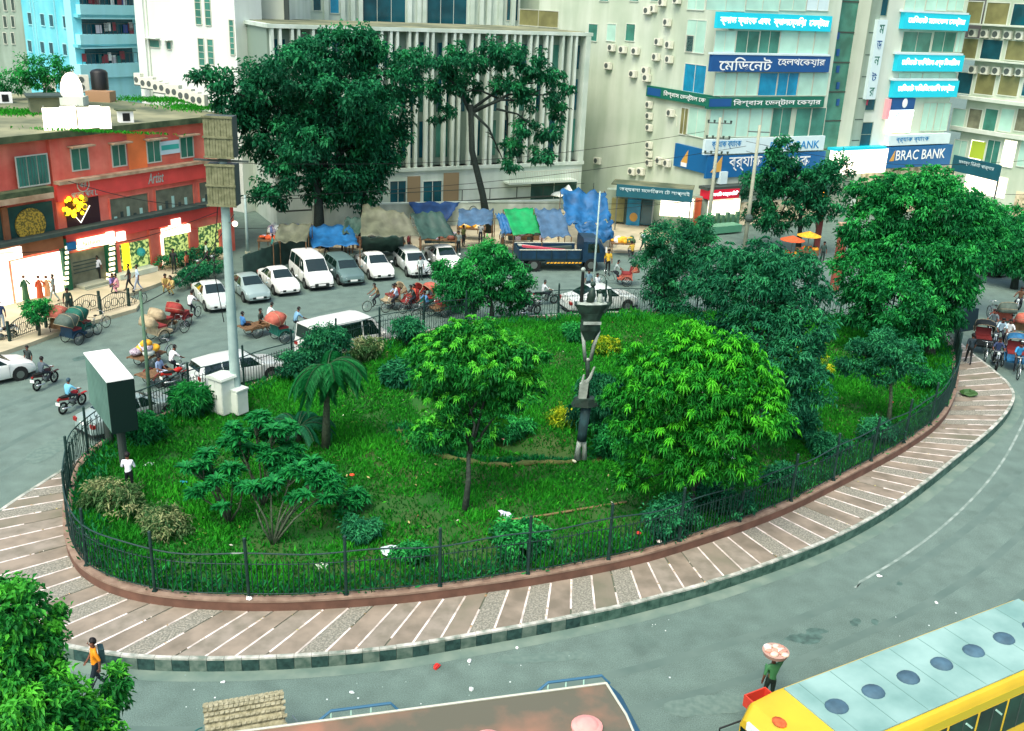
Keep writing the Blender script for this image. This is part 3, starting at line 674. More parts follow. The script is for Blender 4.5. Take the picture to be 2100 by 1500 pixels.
def car(name, label, kind, loc, rz, paint, group=None, cat='car', s=1.0, dim='glass_dark', brake=False, grille_big=False):
    T = TEMPL[kind]; st = T['st']; t = thing(name, label, cat, loc, rz, group); t.scale = (s,)*3
    def at(x):
        for a, b in zip(st, st[1:]):
            if a[0] <= x <= b[0]: f = (x-a[0])/(b[0]-a[0]); return [a[i]+(b[i]-a[i])*f for i in range(5)]
        return list(st[0] if x < st[0][0] else st[-1])
    rings = []
    for x, zb, zt, w, wt in st:
        z0 = .22 if abs(x) < 2.1 else .30
        h = [(w*.90, z0), (w, z0+.14), (w*1.0, (z0+zb)/2+.05), (w*.99, zb-.10), (w*.955, zb), (wt, zt-.045), (wt*.90, zt-.008), (wt*.5, zt+.008), (0, zt+.014)]
        rings.append([(x, y, z) for y, z in h]+[(x, -y, z) for y, z in h[-2::-1]])
    b = MB(); b.loft(rings, paint); b.build('body', t, smooth=32)
    def side(x, f, sg):
        _, zb, zt, w, wt = at(x); y = w*.955+(wt-w*.955)*f; z = zb+(zt-.045-zb)*f; return Vector((x, sg*(y+.012), z+.004))
    for sg in (1, -1):
        for (x0b, x0t, x1b, x1t) in T['side']:
            q = MB(); q.quad(side(x0b, .06, sg), side(x1b, .06, sg), side(x1t, .90, sg), side(x0t, .90, sg), dim); q.build('side_window', t)
    def topq(xa, xb, nm):
        def P_(x, f, lift=.012):
            _, zb, zt, w, wt = at(x); return Vector((x+(.012 if nm == 'windscreen' else -.012), f*wt*.90, zt+.012-abs(f)*.012+lift))
        q = MB(); xs = (xa, (xa+xb)/2, xb)
        q.loft([[P_(x, f) for f in (-1, -.5, 0, .5, 1)] for x in xs], dim, cap=False, closed=False); q.build(nm, t)
    topq(T['front'][0], T['front'][1], 'windscreen'); topq(T['rear'][0], T['rear'][1], 'rear_window')
    W = T['W']/2
    fx = st[-2][0]; zf = st[-2][1]
    for sg in (1, -1):
        for wx in (-1.32 if kind != 'van' else -1.2, 1.38 if kind != 'van' else 1.45):
            wy = sg*(W-.10)
            a = MB(); a.tube([(wx, sg*(W-.25), .36), (wx, sg*(W+.012), .36)], .375, 14, 'rubber'); a.build('wheel_arch', t)
            w_ = MB(); w_.tube([(wx, wy-.1, .315), (wx, wy+.1, .315)], .315, 16, 'tyre'); wh = w_.build('wheel', t, smooth=40)
            w_ = MB(); w_.tube([(wx, wy+sg*.09, .315), (wx, wy+sg*.118, .315)], [.2, .19], 12, 'steel'); w_.build('rim', wh, smooth=40)
        q = MB(); q.loft([[(fx-.16, sg*(W*.60), zf-.02), (fx-.34, sg*(W*.93), zf+.05), (fx-.34, sg*(W*.93), zf+.14), (fx-.2, sg*W*.6, zf+.08)],
                          [(fx+.06, sg*(W*.58), zf-.09), (fx-.10, sg*(W*.90), zf-.04), (fx-.12, sg*(W*.90), zf+.05), (fx+.0, sg*W*.58, zf+.03)]], 'lamp_clear'); q.build('headlight', t)
        rx = st[0][0]; zr = st[1][1]
        q = MB(); q.box(rx-.015, rx+.12, min(sg*W*.62, sg*W*.93), max(sg*W*.62, sg*W*.93), zr-.22, zr-.05, 'lamp_lit' if brake and sg < 0 else 'lamp_red'); q.build('tail_light', t)
        m_ = MB(); mx = T['front'][1]-.22; m_.sph((mx, sg*(W+.10), at(mx)[1]+.08), (.07, .10, .07), paint, 8, 6); m_.build('mirror', t)
    q = MB(); gh = .22 if grille_big else .11; q.box(fx-.02, st[-1][0]+.022, -W*.52, W*.52, zf-.20-gh, zf-.17, 'grille'); q.build('grille', t)
    q = MB(); q.box(st[-1][0]+.0, st[-1][0]+.035, -.24, .24, .38, .50, 'plate'); q.build('number_plate', t)
    q = MB(); q.box(st[0][0]-.03, st[0][0], -.24, .24, .62, .74, 'plate'); q.build('number_plate', t)
    q = MB(); q.box(st[0][0]-.02, st[-1][0]-.1, -W*.9, W*.9, .19, .28, 'rubber'); q.build('underbody', t)
    for sg in (1, -1):
        for x in (T['side'][1][0], T['side'][1][2], T['side'][2][2]):
            q = MB(); q.bar((x+.03, sg*(at(x)[3]+.004), at(x)[1]-.06), (x+.03, sg*(at(x)[3]+.004), .32), .012, .006, 'rubber', up=(1, 0, 0)); q.build('door_seam', t)
    return t

# ================================================================ cycle rickshaws, motorbikes, carts
mat('hood_blue', '#1c5f86', .7, var=.3, vs=5); mat('hood_red', '#8c2f28', .7, var=.25, vs=5); mat('hood_green', '#0f5a4a', .7, var=.25, vs=5); mat('hood_black', '#101b1a', .7)
mat('hood_salmon', '#a85a48', .75, var=.2, vs=4); mat('hood_pale', '#a39676', .8, var=.2, vs=5); mat('hood_grey', '#4a5a50', .8, var=.2, vs=5); mat('seat_red', '#7d2a28', .7); mat('wood', '#6b5236', .8, var=.3, vs=6)
def wheel(t, x, y, r, name='wheel'):
    w_ = MB(); w_.ring((x, y, r), r-.02, .02, 'y', 20, 5, 'tyre')
    for k in range(8):
        a = k*math.pi/8; w_.bar((x-math.cos(a)*(r-.03), y, r-math.sin(a)*(r-.03)), (x+math.cos(a)*(r-.03), y, r+math.sin(a)*(r-.03)), .006, .006, 'chrome', up=(0, 1, 0))
    w_.tube([(x, y-.04, r), (x, y+.04, r)], .03, 6, 'steel'); w_.build(name, t, smooth=True)
def rickshaw(label, loc, rz, hood='hood_blue', seat='seat_red', up=True, body='hood_blue', group='cycle rickshaws on the road', s=1.0, flat=False):
    t = thing('cycle_rickshaw', label, 'rickshaw', loc, rz, group); t.scale = (s,)*3
    wheel(t, 0, .48, .35, 'wheel'); wheel(t, 0, -.48, .35, 'wheel'); wheel(t, 1.75, 0, .34, 'wheel')
    f = MB(); f.tube([(0, -.5, .35), (0, .5, .35)], .022, 6, 'steel'); f.tube([(0, 0, .35), (.75, 0, .34), (1.15, 0, .30), (1.55, 0, .80)], .02, 6, 'steel')
    f.tube([(.75, 0, .34), (1.0, 0, .88), (1.55, 0, .86)], .018, 6, 'steel'); f.tube([(1.75, 0, .34), (1.57, 0, .82), (1.52, 0, 1.02)], .018, 6, 'chrome')
    f.tube([(1.40, -.26, 1.04), (1.52, -.14, 1.05), (1.52, .14, 1.05), (1.40, .26, 1.04)], .014, 6, 'chrome'); f.build('frame', t, smooth=True)
    q = MB(); q.sph((1.0, 0, .92), (.13, .08, .045), 'black', 8, 5); q.build('saddle', t, smooth=True)
    q = MB(); q.ring((1.75, 0, .34), .375, .015, 'y', 14, 4, 'chrome', 10, 170); q.ring((0, .48, .35), .40, .03, 'y', 12, 4, body, 15, 165); q.ring((0, -.48, .35), .40, .03, 'y', 12, 4, body, 15, 165); q.build('mudguards', t)
    if flat:
        q = MB()
        for k in range(7): q.box(-.75+k*.24, -.75+k*.24+.22, -.5, .5, .62, .65, 'wood')
        q.box(-.77, .95, -.5, -.46, .56, .62, 'wood'); q.box(-.77, .95, .46, .5, .56, .62, 'wood'); q.box(-.02, .02, -.4, .4, .4, .6, 'steel'); q.build('cargo_bed', t)
        return t
    q = MB(); q.prism([(-.36, .45), (.62, .45), (.66, .56), (.34, .60), (.30, .80), (-.25, .82), (-.36, 1.0)], -.40, .40, body, 'y'); q.build('body', t)
    q = MB(); q.box(-.24, .32, -.39, .39, .80, .90, seat); q.build('seat', t)
    q = MB(); q.loft([[(-.30, -.38, .88), (-.22, -.38, .88), (-.30, -.38, 1.28), (-.38, -.38, 1.28)], [(-.30, .38, .88), (-.22, .38, .88), (-.30, .38, 1.28), (-.38, .38, 1.28)]], seat); q.build('backrest', t)
    q = MB(); rings = []; c0 = Vector((-.18, 0, .95))
    for a in ((128, 142, 158, 174) if not up else (52, 78, 104, 130, 156)):
        r1 = .80; rr = []
        for y, hgt in ((-.47, .2), (-.48, .72), (-.42, .90), (-.2, .98), (0, 1), (.2, .98), (.42, .90), (.48, .72), (.47, .2)):
            rr.append((c0.x+math.cos(R(a))*r1*hgt*.9, y, c0.z+math.sin(R(a))*r1*hgt))
        rings.append(rr)
    q.loft(rings, hood, cap=False, closed=False); h = q.build('hood', t, smooth=True); md = h.modifiers.new('thick', 'SOLIDIFY'); md.thickness = .02
    q = MB()
    for rr in rings[::2]: q.tube([Vector(p)+Vector((0, 0, .012)) for p in rr], .012, 4, 'hood_pale')
    q.build('hood_hoops', h)
    return t
def motorbike(label, loc, rz, paint='#8c1f1c', s=1.0, group='motorbikes on the road'):
    t = thing('motorbike', label, 'motorbike', loc, rz, group); t.scale = (s,)*3
    for x in (-.62, .64):
        w_ = MB(); w_.ring((x, 0, .30), .255, .05, 'y', 18, 6, 'tyre')
        for k in range(5):
            a = k*math.pi/5; w_.bar((x-math.cos(a)*.22, 0, .3-math.sin(a)*.22), (x+math.cos(a)*.22, 0, .3+math.sin(a)*.22), .02, .02, 'steel', up=(0, 1, 0))
        w_.tube([(x, -.06, .3), (x, .06, .3)], .06, 8, 'steel'); w_.build('wheel', t, smooth=True)
    q = MB(); q.tube([(.64, .06, .3), (.42, .05, .92)], .022, 6, 'chrome'); q.tube([(.64, -.06, .3), (.42, -.05, .92)], .022, 6, 'chrome'); q.tube([(.30, -.34, 1.02), (.40, -.2, .98), (.40, .2, .98), (.30, .34, 1.02)], .014, 6, 'chrome'); q.build('handlebar', t)
    q = MB(); q.tube([(.40, 0, .85), (.05, 0, .48), (-.2, 0, .42), (-.62, 0, .30)], .03, 6, 'black'); q.tube([(.38, 0, .80), (-.3, 0, .70), (-.72, 0, .80)], .025, 6, 'black'); q.sph((.05, 0, .42), (.20, .13, .17), 'steel', 10, 6); q.build('engine', t, smooth=True)
    q = MB(); q.sph((.16, 0, .80), (.28, .15, .13), paint, 12, 8); q.build('fuel_tank', t, smooth=True)
    q = MB(); q.loft([[(-.08, -.09, .76), (-.08, .09, .76), (-.08, .11, .83), (-.08, -.11, .83)], [(-.45, -.12, .78), (-.45, .12, .78), (-.45, .13, .86), (-.45, -.13, .86)], [(-.75, -.08, .84), (-.75, .08, .84), (-.75, .08, .90), (-.75, -.08, .90)]], 'black'); q.build('seat', t)
    q = MB(); q.loft([[(-.3, -.10, .62), (-.3, .10, .62), (-.3, .1, .76), (-.3, -.1, .76)], [(-.85, -.05, .76), (-.85, .05, .76), (-.85, .05, .86), (-.85, -.05, .86)]], paint); q.box(.30, .98, -.07, .07, .585, .61, paint); q.build('fairing', t)
    q = MB(); q.tube([(.1, -.12, .3), (-.3, -.17, .28), (-.85, -.18, .36)], [.025, .04, .045], 8, 'chrome'); q.build('exhaust', t, smooth=True)
    q = MB(); q.sph((.50, 0, .88), (.07, .09, .09), 'lamp_clear', 8, 6); q.build('headlight', t)
    q = MB(); q.box(-.90, -.86, -.06, .06, .74, .82, 'lamp_red'); q.build('tail_light', t)
    q = MB(); q.box(-.93, -.915, -.12, .12, .52, .68, 'plate'); q.bar((-.84, 0, .80), (-.92, 0, .60), .05, .01, 'black'); q.build('number_plate', t)
    return t
def bicycle(label, loc, rz, s=1.0):
    t = thing('bicycle', label, 'bicycle', loc, rz); t.scale = (s,)*3
    wheel(t, -.52, 0, .34); wheel(t, .55, 0, .34)
    q = MB(); q.tube([(-.52, 0, .34), (-.08, 0, .30), (.38, 0, .85), (-.15, 0, .82), (-.52, 0, .34)], .015, 5, 'black'); q.tube([(-.08, 0, .30), (-.2, 0, .95)], .015, 5, 'black'); q.tube([(.55, 0, .34), (.36, 0, 1.0)], .015, 5, 'black'); q.build('frame', t)
    q = MB(); q.tube([(.28, -.27, 1.0), (.36, 0, 1.02), (.28, .27, 1.0)], .013, 5, 'chrome'); q.build('handlebar', t)
    q = MB(); q.sph((-.2, 0, .97), (.12, .07, .04), 'black', 8, 5); q.build('saddle', t)
    return t
# ================================================================ buildings
class Face:
    """a building with its front plane through ground points A and B (left to right); local x along it, y into the building, z up"""
    def __init__(s, name, label, A, B, cat='building', group=None):
        s.A = Vector((A.x, A.y, 0)); s.d = Vector((B.x-A.x, B.y-A.y, 0)); s.len = s.d.length; s.d.normalize(); s.n = Vector((-s.d.y, s.d.x, 0))
        s.t = thing(name, label, cat, s.A, math.atan2(s.d.y, s.d.x), group)
    def at(s, px, py, off=0.0):
        r = ray(px, py); o = s.A+s.n*off
        t = (o-CAM).dot(s.n)/r.dot(s.n); p = CAM+r*t; return (p-s.A).dot(s.d), p.z
    def R(s, x0, y0, x1, y1, off=0.0):
        a = s.at(x0, (y0+y1)/2, off)[0]; b = s.at(x1, (y0+y1)/2, off)[0]; z1 = s.at((x0+x1)/2, y0, off)[1]; z0 = s.at((x0+x1)/2, y1, off)[1]
        return min(a, b), max(a, b), z0, z1
    def box(s, name, x0, x1, y0, y1, z0, z1, mk, parent=None): return MB().box(x0, x1, y0, y1, z0, z1, mk).build(name, parent or s.t)
    def panel(s, name, px, mk, out=.06, parent=None, inn=0.0):
        a, b, z0, z1 = s.R(*px, off=-out); return s.box(name, a, b, -out, inn, z0, z1, mk, parent)
    def window(s, px=None, rect=None, pane='glass_green', frame='frame_pale', fw=.07, mull=1, trans=0, hood=None, out=.05, name='window', grille=False):
        a, b, z0, z1 = rect or s.R(*px)
        q = MB(); q.box(a-fw, a, -out, 0, z0-fw, z1+fw, frame); q.box(b, b+fw, -out, 0, z0-fw, z1+fw, frame); q.box(a, b, -out, 0, z1, z1+fw, frame); q.box(a, b, -out-.04, 0, z0-fw, z0, frame)
        for k in range(1, mull+1): x = a+(b-a)*k/(mull+1); q.box(x-.02, x+.02, -out+.004, 0, z0, z1, frame)
        for k in range(1, trans+1): z = z0+(z1-z0)*k/(trans+1); q.box(a, b, -out+.007, 0, z-.02, z+.02, frame)
        if hood: q.box(a-.25, b+.25, -.55, 0, z1+.14, z1+.24, hood)
        w = q.build(name, s.t); q = MB(); q.box(a, b, -.012, 0, z0, z1, pane); q.build('pane', w)
        if grille:
            q = MB()
            for k in range(1, 9): x = a+(b-a)*k/9; q.bar((x, -out-.01, z0), (x, -out-.01, z1), .02, .02, 'steel')
            q.build('grille', w)
        return w
    def text(s, st, px, mk='white', off=.1, frac=1.0, **kw):
        a, b, z0, z1 = s.R(*px, off=-off); return text(st, (b-a)*frac, (z1-z0), 'lettering', kw.pop('parent', s.t), mk, (a+b)/2, -off, (z0+z1)/2, **kw)
    def ac(s, px, py, w=.85, h=.62, side=0):
        a, z = s.at(px, py, -.25); q = MB(); q.box(a-w/2, a+w/2, -.42, -.08, z-h/2, z+h/2, 'ac_white'); q.bar((a-w*.35, -.4, z-h/2-.03), (a-w*.35, 0, z-h/2-.03), .05, .05, 'steel'); q.bar((a+w*.35, -.4, z-h/2-.03), (a+w*.35, 0, z-h/2-.03), .05, .05, 'steel')
        o = q.build('air_conditioner', s.t); q = MB(); q.tube([(a-w*.12, -.415, z), (a-w*.12, -.435, z)], h*.38, 12, 'ac_fan'); q.build('fan', o)
        if side: q = MB(); q.tube([(a+w/2, -.2, z), (a+w/2+.3, -.05, z-.2), (a+w/2+.35, -.03, z-1.1)], .025, 5, 'ac_white'); q.build('pipe', o)
        return o
mat('ac_white', '#d5d8c4', .6, var=.06, vs=3); mat('ac_fan', '#4f5a54', .7)
mat('frame_pale', '#b9beac', .6); mat('frame_dark', '#3a4640', .6); mat('glass_green', '#2c6b56', .15, spec=.8, var=.3, vs=.7); mat('glass_teal', '#0f4a55', .12, spec=.8, var=.35, vs=.5)
mat('glass_blue', '#1583a6', .2, var=.2, vs=1.0, spec=.6); mat('glass_pale', '#a9d3bf', .3, var=.10, vs=.6, spec=.5); mat('glass_dusk', '#3d7a69', .2, var=.3, vs=.6, spec=.6); mat('glass_brown', '#7a7a4e', .4, var=.2, vs=.8)
mat('red_plaster', (.78, .125, .080), .75, var2=(.95, .25, .16), streak=.22, vs=.7, bump=.1, det=8); mat('red_fascia', (.86, .085, .065), .6, var=.12, vs=.6, streak=.10); mat('red_orange', (.85, .20, .05), .7, var=.12, vs=.8)
mat('moss_edge', '#2d3f28', .95, var2='#5d6a48', vs=1.2, bump=.2); mat('roof_grey', '#47543f', .95, var2='#8b8d6c', vs=.35, bump=.15, det=10); mat('ledge', '#9c7f60', .85, var2='#c2a888', vs=1.5)
mat('cream', '#b3c3ad', .85, var2='#c9d4c0', vs=.22, det=8, streak=.12); mat('cream_pale', '#cdd6c8', .85, var=.05, vs=.4, streak=.10); mat('cream_dark', '#92a594', .9, var=.08, vs=.5, streak=.25)  # cream plasters in mid, pale and dark tones
mat('white_wall', '#d4ddd4', .8, var2='#e2eae0', vs=.25, det=6, streak=.10); mat('slab_white', '#b6c8ba', .75, var2='#c8d6ca', vs=.6, streak=.13); mat('blue_wall', '#5cc4d4', .8, var2='#7fd6e2', vs=.4, streak=.12); mat('blue_light', '#9fdfe6', .8, var=.06, vs=.4, streak=.10)
mat('sign_cyan', '#0fa3b3', .5, emit=.35); mat('sign_text_lit', '#f2ffff', .5, emit=1.2); mat('sign_blue', '#174f86', .5, var=.06, vs=.8); mat('sign_brac', '#0d5e92', .5, var=.05, vs=.8); mat('sign_green', '#0f6650', .55, var=.08, vs=1); mat('sign_pale', '#c6dcda', .6, var=.04, vs=1)
mat('sign_teal', '#0f5560', .6, var=.1, vs=1); mat('sign_red', '#b4132e', .5, emit=.25); mat('lit_white', '#fff6e4', .5, emit=1.5, var2='#dcc7a2', vs=1.1, lo=.40, hi=.68); mat('lit_warm', '#ffe9b8', .5, emit=1.6); mat('lit_shop', '#c9bd9c', .5, emit=.22, var2='#6f6a4c', vs=1.3, lo=.42, hi=.62)
mat('lit_green', '#a8b86a', .5, emit=.6, var2='#2d4f2c', vs=5.0, lo=.45, hi=.55); mat('lit_yellow', '#ffd21c', .5, emit=1.4); mat('gold', '#c9a53a', .5, var2='#6f6428', vs=9, lo=.45, hi=.55); mat('letter_blue', '#1a7fb5', .5); mat('letter_gold', '#c99a4a', .5)
mat('recess_teal', '#1f4a40', .7, var=.3, vs=.8); mat('brown_fascia', '#8c5a3a', .8, var=.2, vs=1); mat('interior', '#6d715a', .8, var=.25, vs=1.5); mat('stone_dark', '#394a42', .8, var=.2, vs=2)

def solid(F, L0, L1, depth, H, wall, roof='roof_grey', name='wall', z0=-.1):
    F.box(name, L0, L1, 0, depth, z0, H, wall); F.box('roof', L0-.15, L1+.15, -.15, depth+.15, H+.004, H+.18, roof)

# ---- pavements on the far side of the roads
def slab(name, px, h, mk, extra=()):
    pts = [G(x, y) for x, y in px]+[Vector(e) for e in extra]
    b = MB(); P_ = [(p.x, p.y) for p in pts]; b.loft([[(x, y, -.02) for x, y in P_], [(x, y, h) for x, y in P_]], mk); return structure(b.build(name))
mat('kerb_side', '#3f5546', .9, var2='#87917a', vs=1.5, bump=.2)
slab('shop_pavement', [(-40, 745), (60, 712), (150, 678), (280, 640), (290, 625), (258, 612), (320, 590), (390, 560), (470, 535), (455, 505), (-60, 560)], .22, 'dirty_paving')
slab('market_pavement', [(560, 530), (700, 515), (900, 508), (1290, 520), (1420, 490), (1340, 430), (640, 440)], .14, 'dirty_paving')

# ---- red two-storey shop building over a lit ground floor
Rb = Face('shop_building', 'red shop building with a mossy flat roof and lit shops along its ground floor', G(135, 602), G(450, 522))
zr = Rb.at(280, 262)[1]; zb = Rb.at(280, 350)[1]; zl = Rb.at(290, 441)[1]
sL = Rb.at(115, 420)[0]; sR = Rb.at(436, 330)[0]+.2
Rb.box('wall', sL, sR+1.5, 0, 13, -.1, zr, 'red_plaster'); Rb.box('wall', sL-9, sL, .25, 13, -.1, zr-.12, 'red_plaster')
Rb.box('roof', sL-9.3, sR+1.8, -.35, 19.5, zr, zr+.22, 'roof_grey'); 
Rb.box('roof_edge', sL-9.3, sR+1.8, -.42, -.35, zr-.08, zr+.30, 'moss_edge')
a, b_, z0, z1 = Rb.R(262, 275, 300, 340); Rb.box('orange_patch', a, b_, -.006, 0, zb+.1, zr-.3, 'red_orange')  # brighter orange patch on the upper wall
for px in [(147, 305, 180, 348), (230, 298, 257, 340), (302, 290, 328, 332), (370, 282, 395, 322)]:
    Rb.window(px, pane='glass_green', mull=1, hood='ledge')
Rb.window((35, 320, 98, 380), pane='glass_dusk', mull=2, grille=True)
Rb.panel('banner', (329, 289, 369, 316), 'sign_pale', .10); Rb.panel('banner_stripe', (331, 297, 367, 307), '#3fae9c', .112)
Rb.box('belt_ledge', sL, sR+1.0, -.55, 0, zb-.10, zb+.10, 'ledge')
Rb.box('fascia', sL, sR+1.0, -.22, 0, zb-1.15, zb-.10, 'red_fascia')
Rb.box('lower_ledge', sL-9, sR+1.4, -.85, 0, zl-.12, zl+.10, 'stone_dark'); Rb.box('lower_fascia', sL+.2, sR+1.2, -.3, 0, zl-1.0, zl-.12, 'red_fascia')
for px in [(225, 402, 304, 455), (318, 384, 396, 432), (408, 372, 445, 420)]:
    Rb.window(px, pane='interior', frame='red_plaster', mull=0, out=.10)
    a, b_, z0, z1 = Rb.R(*px); x0 = a+.3
    for k in range(5): q = MB(); q.box(a+.25+k*(b_-a)*.17, a+.25+k*(b_-a)*.17+.22, -.04, -.012, z0+.15, z0+.5+.25*(k % 3), 'stone_dark' if k % 2 else 'glass_pale'); q.build('display', Rb.t)
# first-floor sign panel with hearts of yellow flowers
Rb.panel('poster', (136, 405, 205, 468), '#3a1f22', .05)
a, b_, z0, z1 = Rb.R(131, 405, 176, 440, off=-.3)
q = MB()
for k in range(30): q.sph((random.uniform(a, b_), -.25-random.random()*.2, random.uniform(z0, z1)), random.uniform(.10, .2), 'lit_yellow' if k % 3 else 'gold', 6, 4)
q.build('yellow_flowers', Rb.t)
c, z = Rb.at(163, 432, -.1); q = MB(); q.tube([(c-.75, -.12, z+.2), (c, -.12, z-.75), (c+.75, -.12, z+.2)], .03, 5, 'lit_white'); q.build('heart_frame', Rb.t)
c, z = Rb.at(170, 379, -.25); q = MB(); q.ring((c, -.27, z), .42, .035, 'y', 20, 5, 'frame_pale'); q.build('round_emblem', Rb.t)
Rb.text('পর', (162, 373, 178, 385), 'frame_pale', .24); Rb.text('পেরল পাব L', (146, 392, 200, 404), 'frame_pale', .26); Rb.text('Artist', (303, 354, 336, 376), 'frame_pale', .25, shear=.3, bold=.006)
# ground floor: entrances, pillars, lit windows
zg = .22
def px_ground(x0, x1, ytop, ybot, name, mk, out=.05, frame=None):
    return Rb.panel(name, (x0, ytop, x1, ybot), mk, out)
px_ground(146, 222, 512, 600, 'entrance', 'interior', .04)
for k in range(7):
    a, b_, z0, z1 = Rb.R(150, 520, 205, 590); Rb.box('stair_step', a, b_, -.05-.18*(7-k), -.04, z0-.1+k*.17*.0+.02+k*.16, z0-.1+(k+1)*.16, 'concrete') if k < 3 else Rb.box('shelf', a, b_, -.07, -.04, z0+.4+k*.22, z0+.46+k*.22, 'stone_dark')
Rb.panel('lit_sign', (160, 486, 221, 508), 'lit_warm', .42); Rb.text('fashion', (170, 492, 205, 502), '#6a8f5a', .44)
Rb.panel('blue_emblem', (139, 497, 157, 514), '#1c74a6', .45)
for x0, x1 in ((131, 145), (221, 240)):
    Rb.panel('pillar', (x0, 490, x1, 598 if x0 < 200 else 570), '#0f5a3c', .3)
    for k in range(8):
        y = 505+k*10.5-(8 if x0 > 200 else 0); q = Rb.panel('pillar_lamp', (x0+3, y, x1-4, y+6), 'lit_warm', .33)
Rb.panel('round_sign', (222, 476, 236, 500), 'lit_white', .5); Rb.panel('square_sign', (243, 476, 258, 494), 'lit_white', .5)
Rb.panel('show_window', (246, 496, 310, 560), 'lit_green', .05); Rb.panel('yellow_curtain', (252, 500, 267, 556), 'lit_yellow', .08)
c, z = Rb.at(288, 517, -.1); q = MB(); q.sph((c, -.15, z), .30, '#2fa6a0', 10, 6); q.build('blue_ball', Rb.t)
Rb.panel('show_window', (337, 478, 388, 545), 'lit_green', .05); Rb.panel('lit_sign', (333, 466, 391, 482), 'lit_white', .35); Rb.panel('lit_sign', (352, 449, 371, 467), 'lit_white', .36); Rb.panel('lit_frame', (333, 482, 337, 545), 'lit_white', .33)
Rb.panel('show_window', (408, 462, 455, 520), 'lit_green', .05)
for x0, x1, y1 in ((236, 246, 563), (310, 333, 560), (390, 408, 535), (452, 466, 515)): Rb.panel('red_pillar', (x0, 470, x1, y1), 'red_plaster', .22)
Rb.panel('shop_step', (246, 556, 325, 566), 'cream', .9); Rb.panel('plant_box', (336, 545, 440, 553), 'brown_fascia', .5)
# left neighbour under the same roof: teal recess with a gold disc, wide lit dress shop
Rb.panel('recess', (-60, 425, 112, 500), 'recess_teal', .03); Rb.panel('brown_pillar', (8, 425, 20, 505), 'brown_fascia', .2)
c, z = Rb.at(63, 461, -.1); q = MB(); q.tube([(c, -.05, z), (c, -.14, z)], .98, 24, 'gold'); q.build('gold_disc', Rb.t)
Rb.panel('canopy', (-60, 396, 112, 408), 'moss_edge', .8); Rb.panel('canopy_edge', (-60, 408, 112, 420), 'ledge', .85)
Rb.panel('fascia', (-70, 497, 132, 530), 'brown_fascia', .35)
Rb.panel('lit_shop_window', (-70, 540, 24, 640), 'lit_white', .06); Rb.panel('lit_shop_window', (28, 525, 131, 622), 'lit_white', .06)
Rb.panel('lit_sign', (-20, 512, 46, 536), 'lit_white', .5)
for x, mk, hh in ((50, '#2f5f3a', 1.0), (80, '#c8552c', 1.1), (96, '#d9a06a', 1.0)):
    c, z = Rb.at(x, 590, -.2); q = MB(); q.tube([(c, -.22, z-.75), (c, -.22, z-.2), (c, -.22, z+.2), (c, -.22, z+.5)], [.22, .16, .17, .06], 8, mk); q.sph((c, -.22, z+.66), .10, 'skin', 8, 6)
    q.tube([(c-.15, -.22, z+.42), (c-.3, -.28, z+.1)], .05, 6, mk); q.tube([(c+.15, -.22, z+.42), (c+.32, -.3, z+.15)], .05, 6, mk); q.build('mannequin', Rb.t)
# roof clutter
def on_roof(px, py, z=None): return G(px, py, (z or zr+.22))
rt = thing('rooftop_sign', 'row of white lit sign boxes seen from behind on the red building roof', 'sign', on_roof(92, 268), math.atan2(Rb.d.y, Rb.d.x)*.55)
for k, wd in enumerate((.95, .85, .65, .6, .5)):
    x = [0, .98, 1.95, 2.65, 3.3][k]; q = MB(); q.box(x, x+wd, 0, .25, .0, 1.28+.08*(k % 2), 'lit_white'); q.build('sign_box', rt); q = MB(); q.bar((x+.1, .3, 0), (x+.1, 1.0, 0), .05, .05, 'steel'); q.bar((x+.1, .3, 1.4), (x+.1, 1.0, .05), .05, .05, 'steel'); q.build('brace', rt)
dome = thing('domed_sign', 'glowing white dome-topped sign standing behind the sign boxes', 'sign', on_roof(150, 215), 0)
q = MB(); q.sph((0, 0, 1.0), (.8, .5, 1.25), 'lit_white', 14, 8, zlo=-.3); q.build('dome', dome, smooth=True); q = MB(); q.box(-.95, .95, -.5, .5, 0, .62, 'cream_pale'); q.build('base', dome)
q = MB(); q.tube([(0, 0, 0), (0, 0, 1.25), (0, 0, 1.4), (0, 0, 1.5)], [.62, .62, .5, .2], 16, 'black'); tag(q.build('water_tank', loc=on_roof(208, 205)+Vector((0, 0, .75)), smooth=40), 'black plastic water tank on a brick base on the roof', 'water tank')
q = MB(); q.box(-.9, .9, -.6, .6, 0, .75, '#9a7a5a'); tag(q.build('brick_base', loc=on_roof(208, 208)), 'low brick base under the black water tank', 'plinth')
def rooftop_ac(px, py, lab, w=.9, h=1.25, two=True):
    t = thing('air_conditioner', lab, 'air conditioner', on_roof(px, py), R(25), 'air conditioners on the red building roof'); q = MB(); q.box(-w/2, w/2, -.2, .2, .1, .1+h, 'ac_white'); q.box(-w/2, w/2, -.22, .22, 0, .1, 'steel'); q.build('casing', t)
    q = MB(); [q.tube([(-.12, -.205, z), (-.12, -.225, z)], .24, 12, 'ac_fan') for z in ((.42, 1.0) if two else (.5,))]; q.build('fan', t); return t
rooftop_ac(103, 192, 'leftmost rooftop air conditioner, thin and white, below the roof tree'); rooftop_ac(141, 182, 'white rooftop air conditioner behind the glowing dome', 1.0, 1.3, False); rooftop_ac(172, 190, 'double-fan rooftop air conditioner between the dome and the water tank')
hut = thing('stair_hut', 'small grey roof hut with a flat slab, left of the white sign boxes', 'hut', on_roof(95, 235), R(30)); q = MB(); q.box(-.9, .9, 0, 1.6, 0, 1.1, 'roof_grey'); q.build('wall', hut); q = MB(); q.box(-1.1, 1.1, -.2, 1.8, 1.1, 1.22, 'stone_dark'); q.build('roof', hut)
